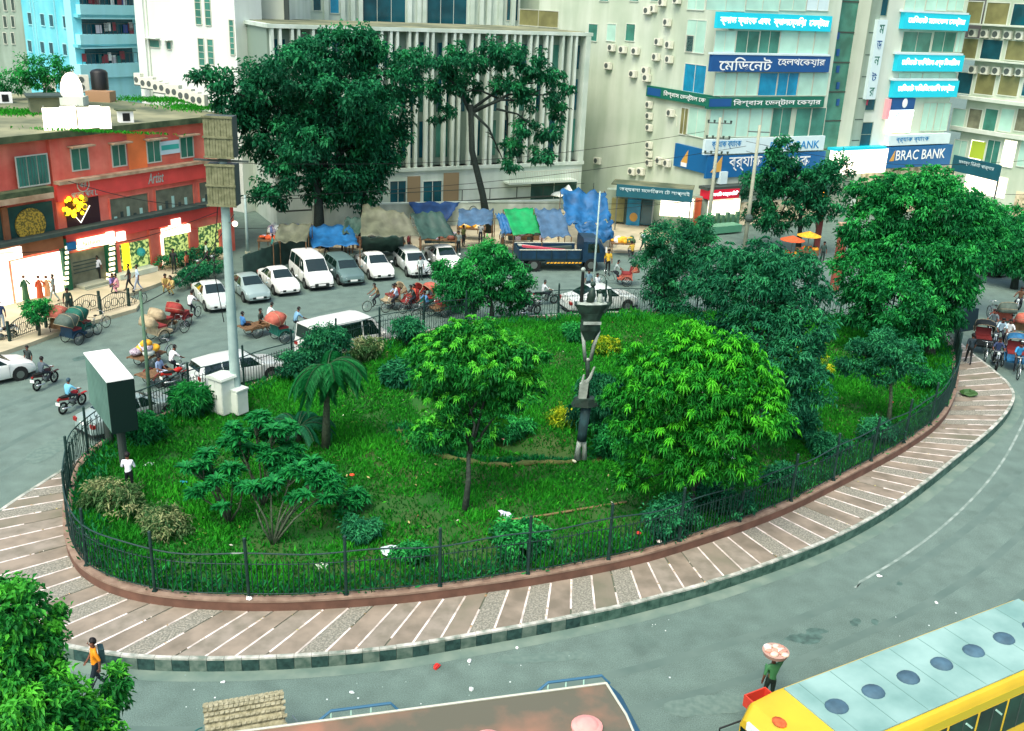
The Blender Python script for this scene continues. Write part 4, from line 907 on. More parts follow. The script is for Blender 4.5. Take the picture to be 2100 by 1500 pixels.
win = thing('roof_hatch', 'small white-framed hatch box near the roof edge right of the sign boxes', 'hatch', on_roof(260, 252), R(30)); q = MB(); q.box(-.45, .45, 0, .7, 0, .75, 'white'); q.build('frame', win); q = MB(); q.box(-.22, .22, -.02, 0, .1, .6, 'black'); q.build('opening', win); q = MB(); q.box(-.6, .6, -.15, .8, .75, .82, 'moss_edge'); q.build('cover', win)
win = thing('roof_hatch', 'small white hatch box among the grass at the left edge of the roof', 'hatch', on_roof(12, 212), R(30)); q = MB(); q.box(-.45, .45, 0, .7, 0, .7, 'white'); q.build('frame', win); q = MB(); q.box(-.22, .22, -.02, 0, .1, .6, 'black'); q.build('opening', win)
for (px, py, rx, ry, lab) in ((25, 232, 2.6, 1.4, ''), (330, 207, 3.2, 1.6, ''), (395, 222, 2.4, 1.8, ''), (200, 272, 4, .3, '')):
    c = on_roof(px, py); n_ = int(900*rx*ry/3); P_ = np.c_[c.x+rng.normal(size=n_)*rx*.5, c.y+rng.normal(size=n_)*ry*.6, np.full(n_, c.z)]
    leaf_mesh('roof_weeds', P_, np.c_[rng.normal(size=(n_, 2))*.6, np.ones(n_)], np.c_[rng.normal(size=(n_, 2)), np.zeros(n_)], .22, .08, np.clip(.5+rng.normal(size=n_)*.2, 0, 1), 'grass_blade', kind='stuff')

# ---- far left towers
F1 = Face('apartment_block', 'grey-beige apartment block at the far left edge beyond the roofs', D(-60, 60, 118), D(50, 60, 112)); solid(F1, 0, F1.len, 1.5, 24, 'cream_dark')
for k in range(3):
    for y in (8, 42, 76): F1.window((2+k*16-10, y-8, 8+k*16-10, y+14), pane='stone_dark', mull=0)
F2a = Face('apartment_block', 'turquoise apartment block with open balconies hung with laundry', D(52, 80, 112), D(152, 80, 100)); solid(F2a, -.0, F2a.len, .8, 24, 'blue_wall')
for y0, y1 in ((27, 50), (84, 106)):
    for x in (58, 84, 102, 130):
        F2a.window((x, y0+(x-58)*.10, x+8, y1+(x-58)*.10), pane='glass_teal', mull=0, frame='blue_light')
for x in (70, 76, 118): a, _ = F2a.at(x, 60); F2a.box('drain_pipe', a-.04, a+.04, -.12, 0, 0, 24, 'blue_light')
F2 = Face('apartment_block', 'turquoise balcony front of the apartment block, dark open galleries and laundry', D(152, 80, 100), D(284, 80, 104)); solid(F2, 0, F2.len, 1, 24, 'blue_light')
for y0, y1 in ((-20, 10), (36, 70), (96, 130)):
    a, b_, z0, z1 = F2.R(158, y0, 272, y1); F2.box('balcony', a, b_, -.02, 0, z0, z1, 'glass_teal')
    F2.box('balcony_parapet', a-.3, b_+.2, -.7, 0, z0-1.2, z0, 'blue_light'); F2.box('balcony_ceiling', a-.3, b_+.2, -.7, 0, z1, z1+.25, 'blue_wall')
    q = MB()
    for k in range(14): x = a+(b_-a)*k/13; q.bar((x, -.68, z0), (x, -.68, z0+.9), .03, .03, 'frame_dark')
    q.bar((a, -.68, z0+.9), (b_, -.68, z0+.9), .04, .04, 'frame_dark'); q.build('balcony_rail', F2.t)
    for k in range(9):
        x = random.uniform(a+.2, b_-.6); z = random.uniform(z0+.5, z1-.4); F2.box('laundry', x, x+random.uniform(.3, .6), -.30, -.27, z-.7, z, random.choice(['#b9c9c4', '#8d3b45', '#2b6f6a', '#cfc5cc', '#3b4c8a', '#e5e8e2']))
F2.box('low_wall', 0, F2.len, -.5, 0, 0, F2.at(220, 135)[1], 'blue_light')
F3 = Face('office_block', 'tall plain white building with paired narrow windows behind the red building', D(284, 120, 97), D(486, 120, 88)); solid(F3, 0, F3.len, 3, 25, 'white_wall')
for x0, y0, y1 in ((401, -10, 50), (421, -10, 52), (408, 80, 134), (427, 82, 132)): F3.window((x0, y0, x0+11, y1), pane='glass_dusk', mull=0, trans=3)
for x0, y0 in ((307, 83), (343, 87)): F3.window((x0, y0, x0+(20 if x0 < 320 else 8), y0+14), pane='glass_dusk', mull=0, hood='white_wall')
F3.window((472, 42, 480, 112), pane='glass_dusk', mull=0, trans=5); a, _ = F3.at(296, 80); F3.box('pilaster', a-.3, a+.3, -.2, 0, 0, 25, 'white_wall'); a, _ = F3.at(306, 80); F3.box('drain_pipe', a-.05, a+.05, -.12, 0, 0, 25, 'cream_pale')
ords = 'first second third fourth fifth sixth seventh eighth ninth tenth eleventh'.split()
for k in range(11):
    f = k/10; t = rooftop_ac(286+f*130, 176+f*44, ords[k]+' from the left in the long white row of outdoor units behind the roof', .78, .95-.12*(k % 3 == 1), False); t.rotation_euler.z = R(-28); t.location.z -= .1*(k % 2)
F4 = Face('office_block', 'blank cream tower wall rising between the white building and the finned one', D(486, 100, 93), D(596, 100, 92)); solid(F4, 0, F4.len, 10, 25, 'cream_pale')
F4.box('corner_pier', F4.len-.4, F4.len, -.3, 0, 0, 25, 'frame_dark'); 

# ---- glass tower behind the finned building
F5 = Face('glass_tower', 'tower with white columns and tall blue glass behind the finned white building', D(596, 50, 106), D(1065, 50, 112)); solid(F5, 0, F5.len, 14, 27, 'slab_white')
for px, mk in (((642, -60, 657, 22), 'glass_teal'), ((677, -60, 694, 27), 'glass_blue'), ((744, -60, 831, 56), 'glass_teal'), ((877, -60, 957, 56), 'glass_teal')):
    F5.window(px, pane=mk, mull=0 if px[2]-px[0] < 30 else 2, frame='slab_white')
for x in (600, 618, 668, 702, 722, 738, 838, 858, 868, 966, 985, 1000, 1024, 1050): a, _ = F5.at(x, 30); F5.box('column', a-.22, a+.22, -.5, 0, 0, 27, 'slab_white')
F5.window((613, -10, 621, 18), pane='stone_dark', mull=0); F5.window((1040, -30, 1062, 42), pane='glass_teal', mull=0)

# ---- white finned building in the middle
A6, B6 = D(560, 250, 82), D(1203, 200, 93.5)
F6 = Face('finned_building', 'broad white building screened by tall vertical fins behind the market trees', A6, B6)
z_t = F6.at(1000, 62)[1]; z_bf = F6.at(1000, 338)[1]
F6.box('podium', 0, F6.len, 0, 12, -.1, z_bf, 'slab_white'); F6.box('wall', 0, F6.len, .9, 12, z_bf, z_t-.3, '#7e9484')
F6.box('roof', -.2, F6.len+.2, -.1, 12.2, z_t-.28, z_t, 'slab_white'); F6.box('roof_deck', .3, F6.len-.3, .5, 11.8, z_t+.004, z_t+.05, 'roof_grey'); F6.box('fin_base', -.1, F6.len+.1, -.15, .9, z_bf-.3, z_bf, 'slab_white')
F6.box('end_wall', F6.len-.5, F6.len, -.12, 1, z_bf, z_t-.3, 'slab_white')
x = .1; k = 0
while x < F6.len-.6:
    F6.box('fin', x, x+.20, -.05, .55, z_bf, z_t-.28, 'slab_white'); x += (.62, .95, .50, 1.15, .80, .55, 1.05)[k % 7]; k += 1
for r_, (f0, f1) in enumerate(((.06, .33), (.40, .64), (.72, .90))):
    for k in range(19):
        x0 = .3+k*1.55; hh = z_t-z_bf
        if (k*7+r_*3) % 5 == 0: continue
        F6.window(rect=(x0, min(x0+1.1, F6.len-.8), z_bf+f0*hh, z_bf+f1*hh), pane='glass_dusk' if (k+r_) % 3 else 'glass_teal', frame='slab_white', mull=1, out=-.85) if False else F6.box('window', x0, min(x0+1.1, F6.len-.8), .86, .9, z_bf+f0*hh, z_bf+f1*hh, 'glass_teal' if (k+r_) % 3 else 'glass_dusk')
for px, mk in (((800, 372, 832, 415), 'glass_teal'), ((868, 372, 905, 420), 'glass_teal'), ((1088, 370, 1182, 408), 'recess_teal')): F6.window(px, pane=mk, mull=1, frame='slab_white')
for px in ((836, 362, 862, 418), (910, 355, 941, 412)): F6.panel('brown_shutter', px, '#8a7a5a', .08)
a, b_, z0, z1 = F6.R(1045, 340, 1185, 376, off=-1.2); F6.box('balcony_floor', a, b_, -1.3, 0, z0, z0+.15, 'slab_white')
q = MB(); [q.bar((a+(b_-a)*k/40, -1.25, z0+.15), (a+(b_-a)*k/40, -1.25, z0+1.1), .03, .03, 'frame_pale') for k in range(41)]; q.bar((a, -1.25, z0+1.1), (b_, -1.25, z0+1.1), .05, .05, 'frame_pale'); q.build('balcony_rail', F6.t)
mat('boundary', '#c5d2bf', .85, var2='#8ea08a', vs=.8, lo=.5, hi=.8, streak=.3)
Fw = Face('boundary_wall', 'pale painted boundary wall with graffiti behind the market awnings', D(640, 415, 81), D(1150, 415, 86), 'wall'); zw = Fw.at(900, 418)[1]; Fw.box('wall', 0, Fw.len, 0, .25, 0, zw, 'boundary'); Fw.box('coping', -.05, Fw.len, -.06, .31, zw, zw+.12, 'slab_white')
for px in ((970, 430, 990, 450), (960, 438, 972, 452)): c, z = Fw.at(px[0], px[1]); q = MB(); q.ring((c, -.03, z), .3, .03, 'y', 12, 4, 'frame_dark', 20, 300); q.build('graffiti', Fw.t)
q = MB(); z = F6.at(1000, 410, -.6)[1]; q.bar((0, -.6, z), (F6.len, -.6, z), .1, .12, 'frame_dark'); 
for k in range(12): q.bar((k*2.7, -.6, z), (k*2.7, -.6, z+1.0), .06, .06, 'frame_dark')
q.bar((0, -.6, z+1), (F6.len, -.6, z+1.0), .05, .05, 'frame_dark'); q.build('terrace_rail', F6.t)

# ---- medical-centre building on the right: side wall, angled face, front
C1 = G(1448, 470); r0 = Vector((-.49, .87, 0)).normalized(); C2 = C1+r0*9.5; C3 = C2+Vector((-.62, .78, 0)).normalized()*8.2
HT = 24
F7 = Face('office_block', 'cream side building with rows of outdoor air conditioners beside the finned one', C3, C2); F7.box('wall', -9, F7.len+.02, 0, 2, -.1, HT, 'cream'); F7.box('roof', -9.1, F7.len, -.1, 2, HT, HT+.2, 'roof_grey')
for x in (1216, 1254, 1293): F7.window((x-9, 50, x+9, 84), pane='glass_dusk' if x != 1254 else 'glass_pale', mull=0, frame='cream_pale')
for x in (1240, 1302, 1345): F7.window((x-9, -30, x+9, 2), pane='glass_dusk', mull=0, frame='cream_pale')
F7.window((1066, 22, 1145, 54), pane='glass_brown', mull=1)
for x, y in ((1254, 98), (1277, 102), (1303, 105), (1298, 152), (1324, 145), (1326, 160), (1225, 330), (1247, 135), (1328, 22)): F7.ac(x, y)
F8 = Face('medical_centre', 'cream and glass medical centre with stacked Bengali shop signs', C2, C1); F8.box('wall', 0, F8.len, 0, .6, -.1, HT, 'cream')
zz = F8.at(1400, 20)[1]
for x, y in ((1340, 18), (1358, 5), (1388, 0), (1368, 46), (1350, 86), (1372, 92), (1345, 117), (1372, 122), (1375, 232), (1352, 330), (1368, 335)): F8.ac(x, y, side=(x % 2))
for y in (215, 238, 262, 298, 316, 334): F8.ac(1331, y, .7, .6)
for x in (1296, 1314): F7.ac(x, 352)
for px, mk in (((1408, 42, 1447, 108), 'glass_pale'), ((1403, 133, 1447, 190), 'glass_blue'), ((1396, 222, 1410, 276), 'glass_brown'), ((1412, 222, 1447, 280), 'glass_pale'), ((1412, -30, 1447, 20), 'glass_pale')): F8.window(px, pane=mk, mull=1, frame='cream_pale')
F8.window((1408, 74, 1422, 106), pane='glass_teal', mull=0)
d9 = Vector((.87, .49, 0)).normalized(); F9 = Face('medical_centre', 'glass front of the medical centre carrying the large blue health-care sign', C1, C1+d9*14)
s1 = F9.at(1698, 200)[0]; F9.box('wall', .05, s1, 0, 10, -.1, HT, 'cream'); F9.box('roof', -.1, s1, -.1, 10, HT, HT+.2, 'roof_grey')
rows = [(-40, 22, ((1450, 1530, 'glass_pale'), (1532, 1600, 'glass_pale'), (1602, 1655, 'glass_pale'), (1657, 1702, 'sign_pale'))),
 (64, 112, ((1465, 1507, 'glass_pale'), (1509, 1555, 'glass_dusk'), (1557, 1597, 'glass_dusk'), (1599, 1635, 'glass_pale'), (1637, 1668, 'glass_pale'), (1670, 1701, 'glass_pale'))),
 (150, 196, ((1465, 1508, 'glass_pale'), (1510, 1554, 'glass_pale'), (1556, 1592, 'glass_blue'), (1594, 1635, 'glass_blue'), (1637, 1665, 'glass_pale'), (1667, 1697, 'glass_pale'))),
 (222, 280, ((1455, 1480, 'glass_pale'), (1482, 1509, 'glass_pale'), (1511, 1535, 'glass_pale'), (1537, 1560, 'glass_pale'), (1562, 1580, 'glass_pale'), (1582, 1620, 'glass_dusk'), (1630, 1660, 'glass_dusk'), (1662, 1690, 'glass_dusk')))]
for y0, y1, cols in rows:
    for x0, x1, mk in cols: F9.window((x0, y0, x1, y1), pane=mk, mull=1 if x1-x0 > 36 else 0, frame='frame_pale', fw=.04)
F9.panel('signboard', (1471, 29, 1706, 62), 'sign_cyan', .35); F9.text('ব্লাড ব্যাংক এবং  ব্যালেন্সিয়া  েসন্টার', (1477, 34, 1700, 56), 'sign_text_lit', .37, bold=.008)
F9.panel('signboard', (1459, 114, 1702, 148), 'sign_blue', .35); F9.text('েমিডেনট', (1475, 118, 1583, 145), 'white', .37, bold=.008); F9.text('েহলথেকয়ার', (1595, 121, 1692, 138), 'white', .37, bold=.006); F9.panel('sign_top', (1459, 110, 1702, 114), 'sign_pale', .40)
F9.panel('signboard', (1452, 200, 1690, 222), 'sign_green', .35); F9.panel('sign_patch', (1455, 203, 1500, 219), 'sign_blue', .37); F9.text('িবশ্বাস েডন্টাল েকয়ার', (1504, 203, 1683, 219), 'white', .37, bold=.006)
z0 = F8.at(1440, 224)[1]; z1 = F9.at(1452, 199)[1]; z0 = F9.at(1452, 223)[1]
F8.box('signboard', -.6, F8.len-.05, -.35, 0, z0, z1, 'sign_green'); F8.box('sign_patch', -.4, 1.6, -.37, -.3, z0+.15, z1-.15, 'sign_blue'); text('িবশ্বাস েডন্টাল েকয়ার', F8.len-2.5, (z1-z0)*.62, 'lettering', F8.t, 'white', F8.len/2+.8, -.37, (z0+z1)/2, bold=.006)
F9.panel('signboard', (1446, 283, 1690, 313), 'sign_pale', .30); F9.text('ব্র্যাক ব্যাংক', (1460, 289, 1520, 306), 'letter_blue', .32, bold=.006); F9.text('BRAC BANK', (1580, 290, 1680, 306), 'letter_blue', .32, bold=.006)
F9.panel('signboard', (1450, 316, 1690, 360), 'sign_brac', .25); F9.text('ব্র্যাক', (1495, 320, 1562, 350), 'white', .27, bold=.006); F9.text('ব্যাংক', (1590, 320, 1660, 350), 'white', .27, bold=.006)
a, z = F9.at(1475, 340, -.27); q = MB(); q.prism([(a-.9, z-.55), (a+.25, z-.55), (a+.25, z+.8)], -.29, -.26, 'letter_gold', 'y'); q.build('emblem', F9.t)
z1 = F9.at(1450, 312)[1]; z0 = F9.at(1450, 360)[1]; a = F8.at(1386, 330)[0]; F8.box('signboard', a, F8.len-.03, -.25, 0, z0, z1, 'sign_brac'); q = MB(); x = a+1.6; z = (z0+z1)/2; q.prism([(x-.55, z-.5), (x+.35, z-.5), (x+.35, z+.65)], -.28, -.25, 'letter_gold', 'y'); q.box(x-.5, x+.3, -.285, -.25, z-.85, z-.5, 'white'); q.build('emblem', F8.t)
F9.panel('white_box', (1478, 353, 1492, 378), 'sign_pale', .5)
F9.panel('canopy', (1452, 378, 1700, 384), 'frame_dark', 1.2)
F9.panel('signboard', (1455, 389, 1516, 408), 'sign_red', 1.25); F9.text('ইসলামী ফার্মাসিউিট', (1460, 393, 1514, 404), 'sign_text_lit', 1.27)
F9.panel('lit_shop', (1450, 410, 1516, 448), 'lit_white', .1); F9.panel('lit_shop', (1520, 410, 1690, 455), 'lit_shop', .1)
for k in range(6): a, z = F9.at(1460+k*10, 446, -.3); F9.box('counter_goods', a, a+.3, -.4, -.1, .1, 1.2+.2*(k % 2), '#4f7f62')
q = MB(); a, z = F9.at(1482, 462, -1.6); q.box(a-1.6, a+1.5, -2.4, -1.2, .15, .75, '#4f8f70'); q.build('green_counter', F9.t)
a, b_, z0, z1 = F8.R(1265, 384, 1420, 404, off=-1.2)
sg = Face('shop_sign', 'long teal pharmacy signboard on posts in front of the cream wall', D(1262, 400, 84.5), D(1424, 400, 84.0), 'sign'); a, b_, z0, z1 = sg.R(1264, 384, 1421, 409); sg.box('board', a, b_, -.15, 0, z0, z1, 'sign_teal'); sg.text('অব্যবসা মেডিেকল েট সাপ্লাই', (1270, 388, 1415, 399), 'sign_pale', .17)
for x in (a+.1, (a+b_)/2, b_-.1): sg.box('post', x-.05, x+.05, .02, .12, 0, z0, 'steel')
sg.box('awning', a-.5, b_, .05, 2.5, z1-.1, z1, 'roof_grey'); 
sh = Face('street_shop', 'row of small shop fronts below the teal sign, one with a blue poster', D(1240, 440, 87), D(1450, 440, 86.8), 'shop')
sh.box('wall', 0, sh.len, .5, 1.5, 0, 3.0, 'cream_dark')
sh.panel('shutter', (1253, 408, 1280, 455), 'glass_brown', .05, inn=.5); sh.panel('poster', (1285, 410, 1313, 468), 'glass_blue', .05, inn=.5); a, z = sh.at(1299, 446, -.1); q = MB(); q.sph((a, -.06, z), (.35, .02, .4), 'letter_gold', 10, 6); q.build('poster_figure', sh.t)
sh.panel('door', (1315, 412, 1340, 462), 'glass_teal', .02, inn=.5); sh.panel('lit_interior', (1354, 408, 1422, 445), 'lit_white', .02, inn=.5); sh.panel('brick_pillar', (1424, 410, 1437, 465), '#b5532f', .4, inn=.5)
# recess, stair tower with the vertical sign, right wing
F10 = Face('glass_recess', 'dark glass strip between the medical centre and the stair tower', C1+d9*s1+Vector((-d9.y, d9.x, 0))*1.5, C1+d9*(s1+6)+Vector((-d9.y, d9.x, 0))*1.5); F10.box('glass', 0, F10.len, 0, 3, -.1, HT, 'glass_dusk')
for k in range(9): F10.box('mullion', 0, F10.len, -.05, 0, 1+k*2.6, 1.12+k*2.6, 'frame_dark')
for k in range(6): a, z = F10.at(1718, 40+k*34); F10.box('vertical_letter', a-.2, a+.15, -.08, 0, z-.3, z+.3, 'sign_blue')
s2 = F9.at(1757, 200)[0]; s3 = F9.at(1842, 200)[0]
F11 = Face('stair_tower', 'cream stair tower with a vertical white sign and small dark windows', C1+d9*s2, C1+d9*s3); F11.box('wall', 0, F11.len, 0, 10, -.1, HT, 'cream_pale'); F11.box('left_pier', 0, F11.len*.22, -.12, 0, -.1, HT, 'cream_dark')
for k in range(9): F11.box('groove_shade', .1, F11.len*.2, -.135, -.12, 1.5+k*1.9, 1.58+k*1.9, 'stone_dark')  # raised dark strips stand in for the shade of grooves
for px in ((1798, -10, 1820, 32), (1769, 204, 1793, 226), (1762, 252, 1786, 300)): F11.window(px, pane='glass_teal', mull=0, frame='cream_dark', trans=1 if px[1] > 240 else 0)
a, z = F11.at(1793, 40, -.4); a2, z2 = F11.at(1781, 204, -.4); F11.box('vertical_sign', a2-.55+.1, a2+.65+.1, -.5, -.05, z2, z, 'sign_pale')
for k, ch in enumerate('মেডিনেট'.replace('ে', '').replace('ি', '')+'র'):
    text(ch, .62, .75, 'lettering', F11.t, 'sign_blue' if k % 2 else 'glass_dusk', a2+.15, -.51, z-.8-k*(z-z2-1.2)/4.2, bold=.006)
F11.panel('red_disc', (1771, 205, 1780, 216), '#c23b55', .1)
s4 = F9.at(1968, 100)[0]
F12 = Face('medical_centre_wing', 'right wing of the medical centre stacked with turquoise lit signboards', C1+d9*s3, C1+d9*s4); F12.box('wall', 0, F12.len, 0, 9, -.1, HT, 'cream'); F12.box('roof', 0, F12.len+.1, -.1, 9, HT, HT+.2, 'roof_grey')
for px in ((1858, -40, 1900, 22), (1902, -40, 1945, 22), (1947, -40, 1980, 22), (1850, 66, 1908, 107), (1912, 66, 1958, 107), (1960, 66, 1975, 107), (1842, 150, 1890, 166), (1892, 150, 1960, 166), (1890, 212, 1916, 268), (1918, 212, 1945, 268)): F12.window(px, pane='glass_dusk' if px[0] in (1912, 1850) else 'glass_pale', mull=1, frame='frame_pale', fw=.04)
for px, tx in (((1854, 28, 1988, 62), 'েমিডেনট মেডেকল েসন্টার'), ((1841, 113, 1976, 147), 'েমিডেনট হসিপটাল এণ্ড িডজিটাল'), ((1833, 166, 1965, 200), 'েমিডেনট ফিজিওেথরািপ েসন্টার')):
    F12.panel('signboard', px, 'sign_cyan', .5); F12.text(tx, (px[0]+9, px[1]+7, px[2]-8, px[3]-9), 'sign_text_lit', .52, bold=.006); F12.panel('sign_top', (px[0], px[1]-4, px[2], px[1]), 'sign_pale', .55)
F12.panel('poster', (1829, 202, 1876, 226), 'sign_blue', .4); a, z = F12.at(1856, 212, -.42); q = MB(); q.sph((a, -.42, z), (.35, .03, .45), 'white', 10, 6); q.build('poster_drop', F12.t); F12.panel('poster', (1826, 226, 1873, 243), 'sign_text_lit', .41); F12.text('েমিডেনট', (1830, 229, 1868, 240), 'sign_blue', .43); F12.panel('poster', (1823, 244, 1868, 272), 'lit_white', .4)
F12.panel('pink_strip', (1820, 204, 1826, 245), '#e6a3a8', .45)
F12.panel('signboard', (1824, 276, 1948, 297), 'sign_pale', .6); F12.text('ব্র্যাক ব্যাংক', (1838, 281, 1905, 293), 'letter_blue', .62)
F12.panel('signboard', (1820, 300, 1950, 342), 'sign_brac', .7); F12.text('BRAC BANK', (1838, 307, 1938, 327), 'white', .72, bold=.006); a, z = F12.at(1830, 320, -.72); q = MB(); q.prism([(a-.3, z-.5), (a+.3, z-.5), (a+.3, z+.5)], -.74, -.71, 'letter_gold', 'y'); q.build('emblem', F12.t)
F11.panel('lit_billboard', (1715, 308, 1818, 356), 'lit_white', .9); F11.panel('billboard_top', (1713, 303, 1818, 308), 'sign_cyan', .95)
F12.panel('ground_floor', (1760, 345, 1950, 450), 'lit_shop', .05)
# far right building with air-conditioner ledges
F13 = Face('office_block', 'cream office building at the right edge with dark windows and air conditioner ledges', D(1985, 200, 113), D(2240, 200, 106)); F13.box('wall', 0, F13.len, 0, 10, -.1, HT, 'cream'); 
for y0, y1, xs in ((4, 48, ((1976, 2014), (2022, 2068), (2076, 2118), (2126, 2160))), (80, 120, ((1970, 2004), (2013, 2054), (2064, 2106), (2114, 2150))), (150, 193, ((1962, 1993), (2001, 2040), (2049, 2090), (2098, 2140)))):
    for k, (x0, x1) in enumerate(xs): F13.window((x0, y0+(x0-1976)*.05, x1, y1+(x0-1976)*.05), pane='glass_brown' if (k+y0) % 3 else 'glass_teal', mull=0, frame='cream_pale', fw=.08)
for y in (52, 127):
    a, b_, z0, z1 = F13.R(1990, y, 2160, y+4, off=-.7); F13.box('ac_ledge', a-1, b_, -.8, 0, z0, z0+.12, 'cream_pale')
    for k in range(7): F13.ac(1996+k*24, y+16+k*1.4, .8, .75)
a, b_, z0, z1 = F13.R(1945, 202, 2110, 210, off=-.8); F13.box('ledge', a, b_, -.8, 0, z0, z0+.3, 'cream_pale')
[F13.window((1952+k*33, 224, 1978+k*33, 270), pane=['glass_pale', 'interior', 'glass_dusk', 'glass_pale', 'interior'][k], mull=0, frame='cream_pale') for k in range(5)]; F13.panel('green_awning', (1962, 208, 2068, 222), 'leaf_flat', .6) if False else None
F13.panel('ledge', (1945, 272, 2140, 280), 'cream_pale', .6); [F13.window((1954+k*34, 288, 1980+k*34, 343), pane=['glass_pale', 'lit_white', 'glass_dusk', 'lit_white', 'glass_pale'][k], mull=1, frame='cream_pale') for k in range(5)]; F13.panel('green_poster', (1990, 290, 2018, 326), '#a9c23a', .10)
F13.panel('lit_shop', (1978, 358, 2064, 400), 'lit_white', .05); F13.panel('lit_shop', (2070, 400, 2180, 520), 'lit_shop', .05)
s_ = Face('shop_sign', 'faded teal signboard tilted over the lit shop at the right edge', D(1950, 350, 92), D(2056, 345, 88), 'sign'); a, b_, z0, z1 = s_.R(1953, 328, 2054, 362); s_.box('board', a, b_, -.1, 0, z0, z1, 'sign_teal'); s_.text('মডার্ন িবউিট পার্লার', (1965, 334, 2040, 345), 'sign_pale', .12); s_.box('post', a+.1, a+.2, .02, .12, 0, z0, 'steel'); s_.box('post', b_-.2, b_-.1, .02, .12, 0, z0, 'steel')
# buildings beyond, closing the view (street running off right)
F14 = Face('far_block', 'pale far block closing the gap above the cream side wall', D(1060, 30, 116), D(1215, 30, 112)); solid(F14, 0, F14.len, 8, 26, 'cream'); F14.window((1068, 24, 1142, 50), pane='glass_brown', mull=2)
# ================================================================ poles, billboard, control box, sculpture
mat('pole_paint', '#86a39c', .5, var2='#a0b8b0', vs=1.5); mat('bamboo', '#5f6446', .85, var2='#7d8060', vs=5, bump=.3); mat('box_white', '#d6e0d3', .5, var2='#c0ccbc', vs=1.2); mat('led_back', '#4f7266', .6, var2='#5f8577', vs=1.0); mat('led_dark', '#04201b', .5)
g = G(486, 845, LN); t = thing('lamp_mast', 'tall pale steel mast carrying two stacked bamboo-matted boards', 'mast', g)
ztop = zat(457, 236, g)-LN; zmid0 = zat(466, 420, g)-LN; zspl = zat(458, 328, g)-LN
b = MB(); b.tube([(0, 0, -.2), (0, 0, zmid0*.5), (0, 0, ztop-.3)], [.235, .20, .165], 16, 'pole_paint'); b.build('pole', t, smooth=40)
b = MB(); b.tube([(0, 0, 0), (0, 0, .12)], .5, 16, 'steel'); b.build('flange', t)
for (za, zb_) in ((zspl+.12, ztop), (zmid0, zspl-.12)):
    w2 = .58
    for k in range(10): x = -w2+k*2*w2/10; b = MB(); b.box(x+.006, x+2*w2/10-.006, -.44-.012*(k % 2), -.36, za, zb_, 'bamboo'); b.build('bamboo_strip', t)
    b = MB(); b.box(-w2, w2, -.36, .30, za+.02, zb_-.02, 'frame_dark'); b.build('board_core', t)
    for z in (za+.04, (za+zb_)/2, zb_-.04): b = MB(); b.box(-w2-.03, w2+.03, -.49, -.455, z-.04, z+.04, 'bamboo'); b.build('batten', t)
b = MB(); b.bar((-1.1, -.2, zspl), (1.1, -.2, zspl), .08, .08, 'frame_dark'); b.tube([(-.3, 0, zmid0), (-.6, -.1, zmid0*.7), (-.34, 0, zmid0*.45)], .02, 5, 'black'); b.build('cross_arm', t)
b = MB(); b.sph((.45, -.3, zat(478, 455, g)-LN), .12, 'lit_white', 8, 6); b.bar((0, 0, zat(478, 455, g)-LN), (.45, -.3, zat(478, 455, g)-LN), .04, .04, 'steel'); b.build('small_lamp', t)
# white control cabinets
g = G(470, 845, LN); rz = R(24)
t = thing('control_cabinet', 'large white steel control cabinet with two doors at the foot of the mast', 'cabinet', G(458, 850, LN), R(-32))
b = MB(); b.box(-.42, .42, -.35, .35, .15, 1.75, 'box_white'); b.box(-.36, -.26, -.3, -.2, 0, .15, 'steel'); b.box(.26, .36, -.3, -.2, 0, .15, 'steel'); b.box(-.36, -.26, .2, .3, 0, .15, 'steel'); b.box(.26, .36, .2, .3, 0, .15, 'steel'); b.build('body', t)
b = MB(); b.prism([(-.50, 1.75), (.50, 1.75), (.46, 1.84), (0, 1.92), (-.46, 1.84)], -.45, .45, 'box_white', 'y'); b.build('lid', t)
for x0, x1 in ((-.40, -.01), (.01, .40)): b = MB(); b.box(x0, x1, -.375, -.35, .22, 1.68, 'box_white'); o = b.build('door', t); b = MB(); b.box(x1-.08 if x0 < 0 else x0+.04, x1-.04 if x0 < 0 else x0+.08, -.40, -.375, .85, 1.05, 'steel'); b.build('handle', o)
t = thing('control_cabinet', 'smaller white cabinet pressed against the right side of the large one', 'cabinet', G(486, 848, LN), R(-32)); b = MB(); b.box(-.25, .42, -.3, .3, .1, 1.18, 'box_white'); b.build('body', t); b = MB(); b.box(-.21, .38, -.32, -.3, .16, 1.1, 'box_white'); b.build('door', t); b = MB(); b.box(-.28, .46, -.34, .34, 1.18, 1.25, 'box_white'); b.build('lid', t)
# LED display box on a post: white top, grey long side, black end
gb = G(250, 930, LN); zt = zat(222, 745, gb)
c = [G(172, 722, zt), G(222, 718, zt), G(272, 773, zt), G(220, 783, zt)]
ang = math.atan2(c[3].y-c[0].y, c[3].x-c[0].x); cen = (c[0]+c[1]+c[2]+c[3])/4; L_ = ((c[3]-c[0]).length+(c[2]-c[1]).length)/2; W_ = ((c[1]-c[0]).length+(c[2]-c[3]).length)/2
zbm = zat(238, 890, (c[3]))
t = thing('display_board', 'big boxy outdoor display seen from behind, white on top and black at its end', 'display', (cen.x, cen.y, 0), ang)
H_ = min(zt-.9, zt-zbm)
b = MB(); b.box(-L_/2, L_/2, -W_/2, W_/2, zt-H_, zt-.06, 'led_back'); b.build('casing', t)
for k in range(14): x = -L_/2+(k+.5)*L_/14; b = MB(); b.box(x-.012, x+.012, -W_/2-.012, -W_/2, zt-H_+.05, zt-.1, 'led_back'); b.build('rib', t)
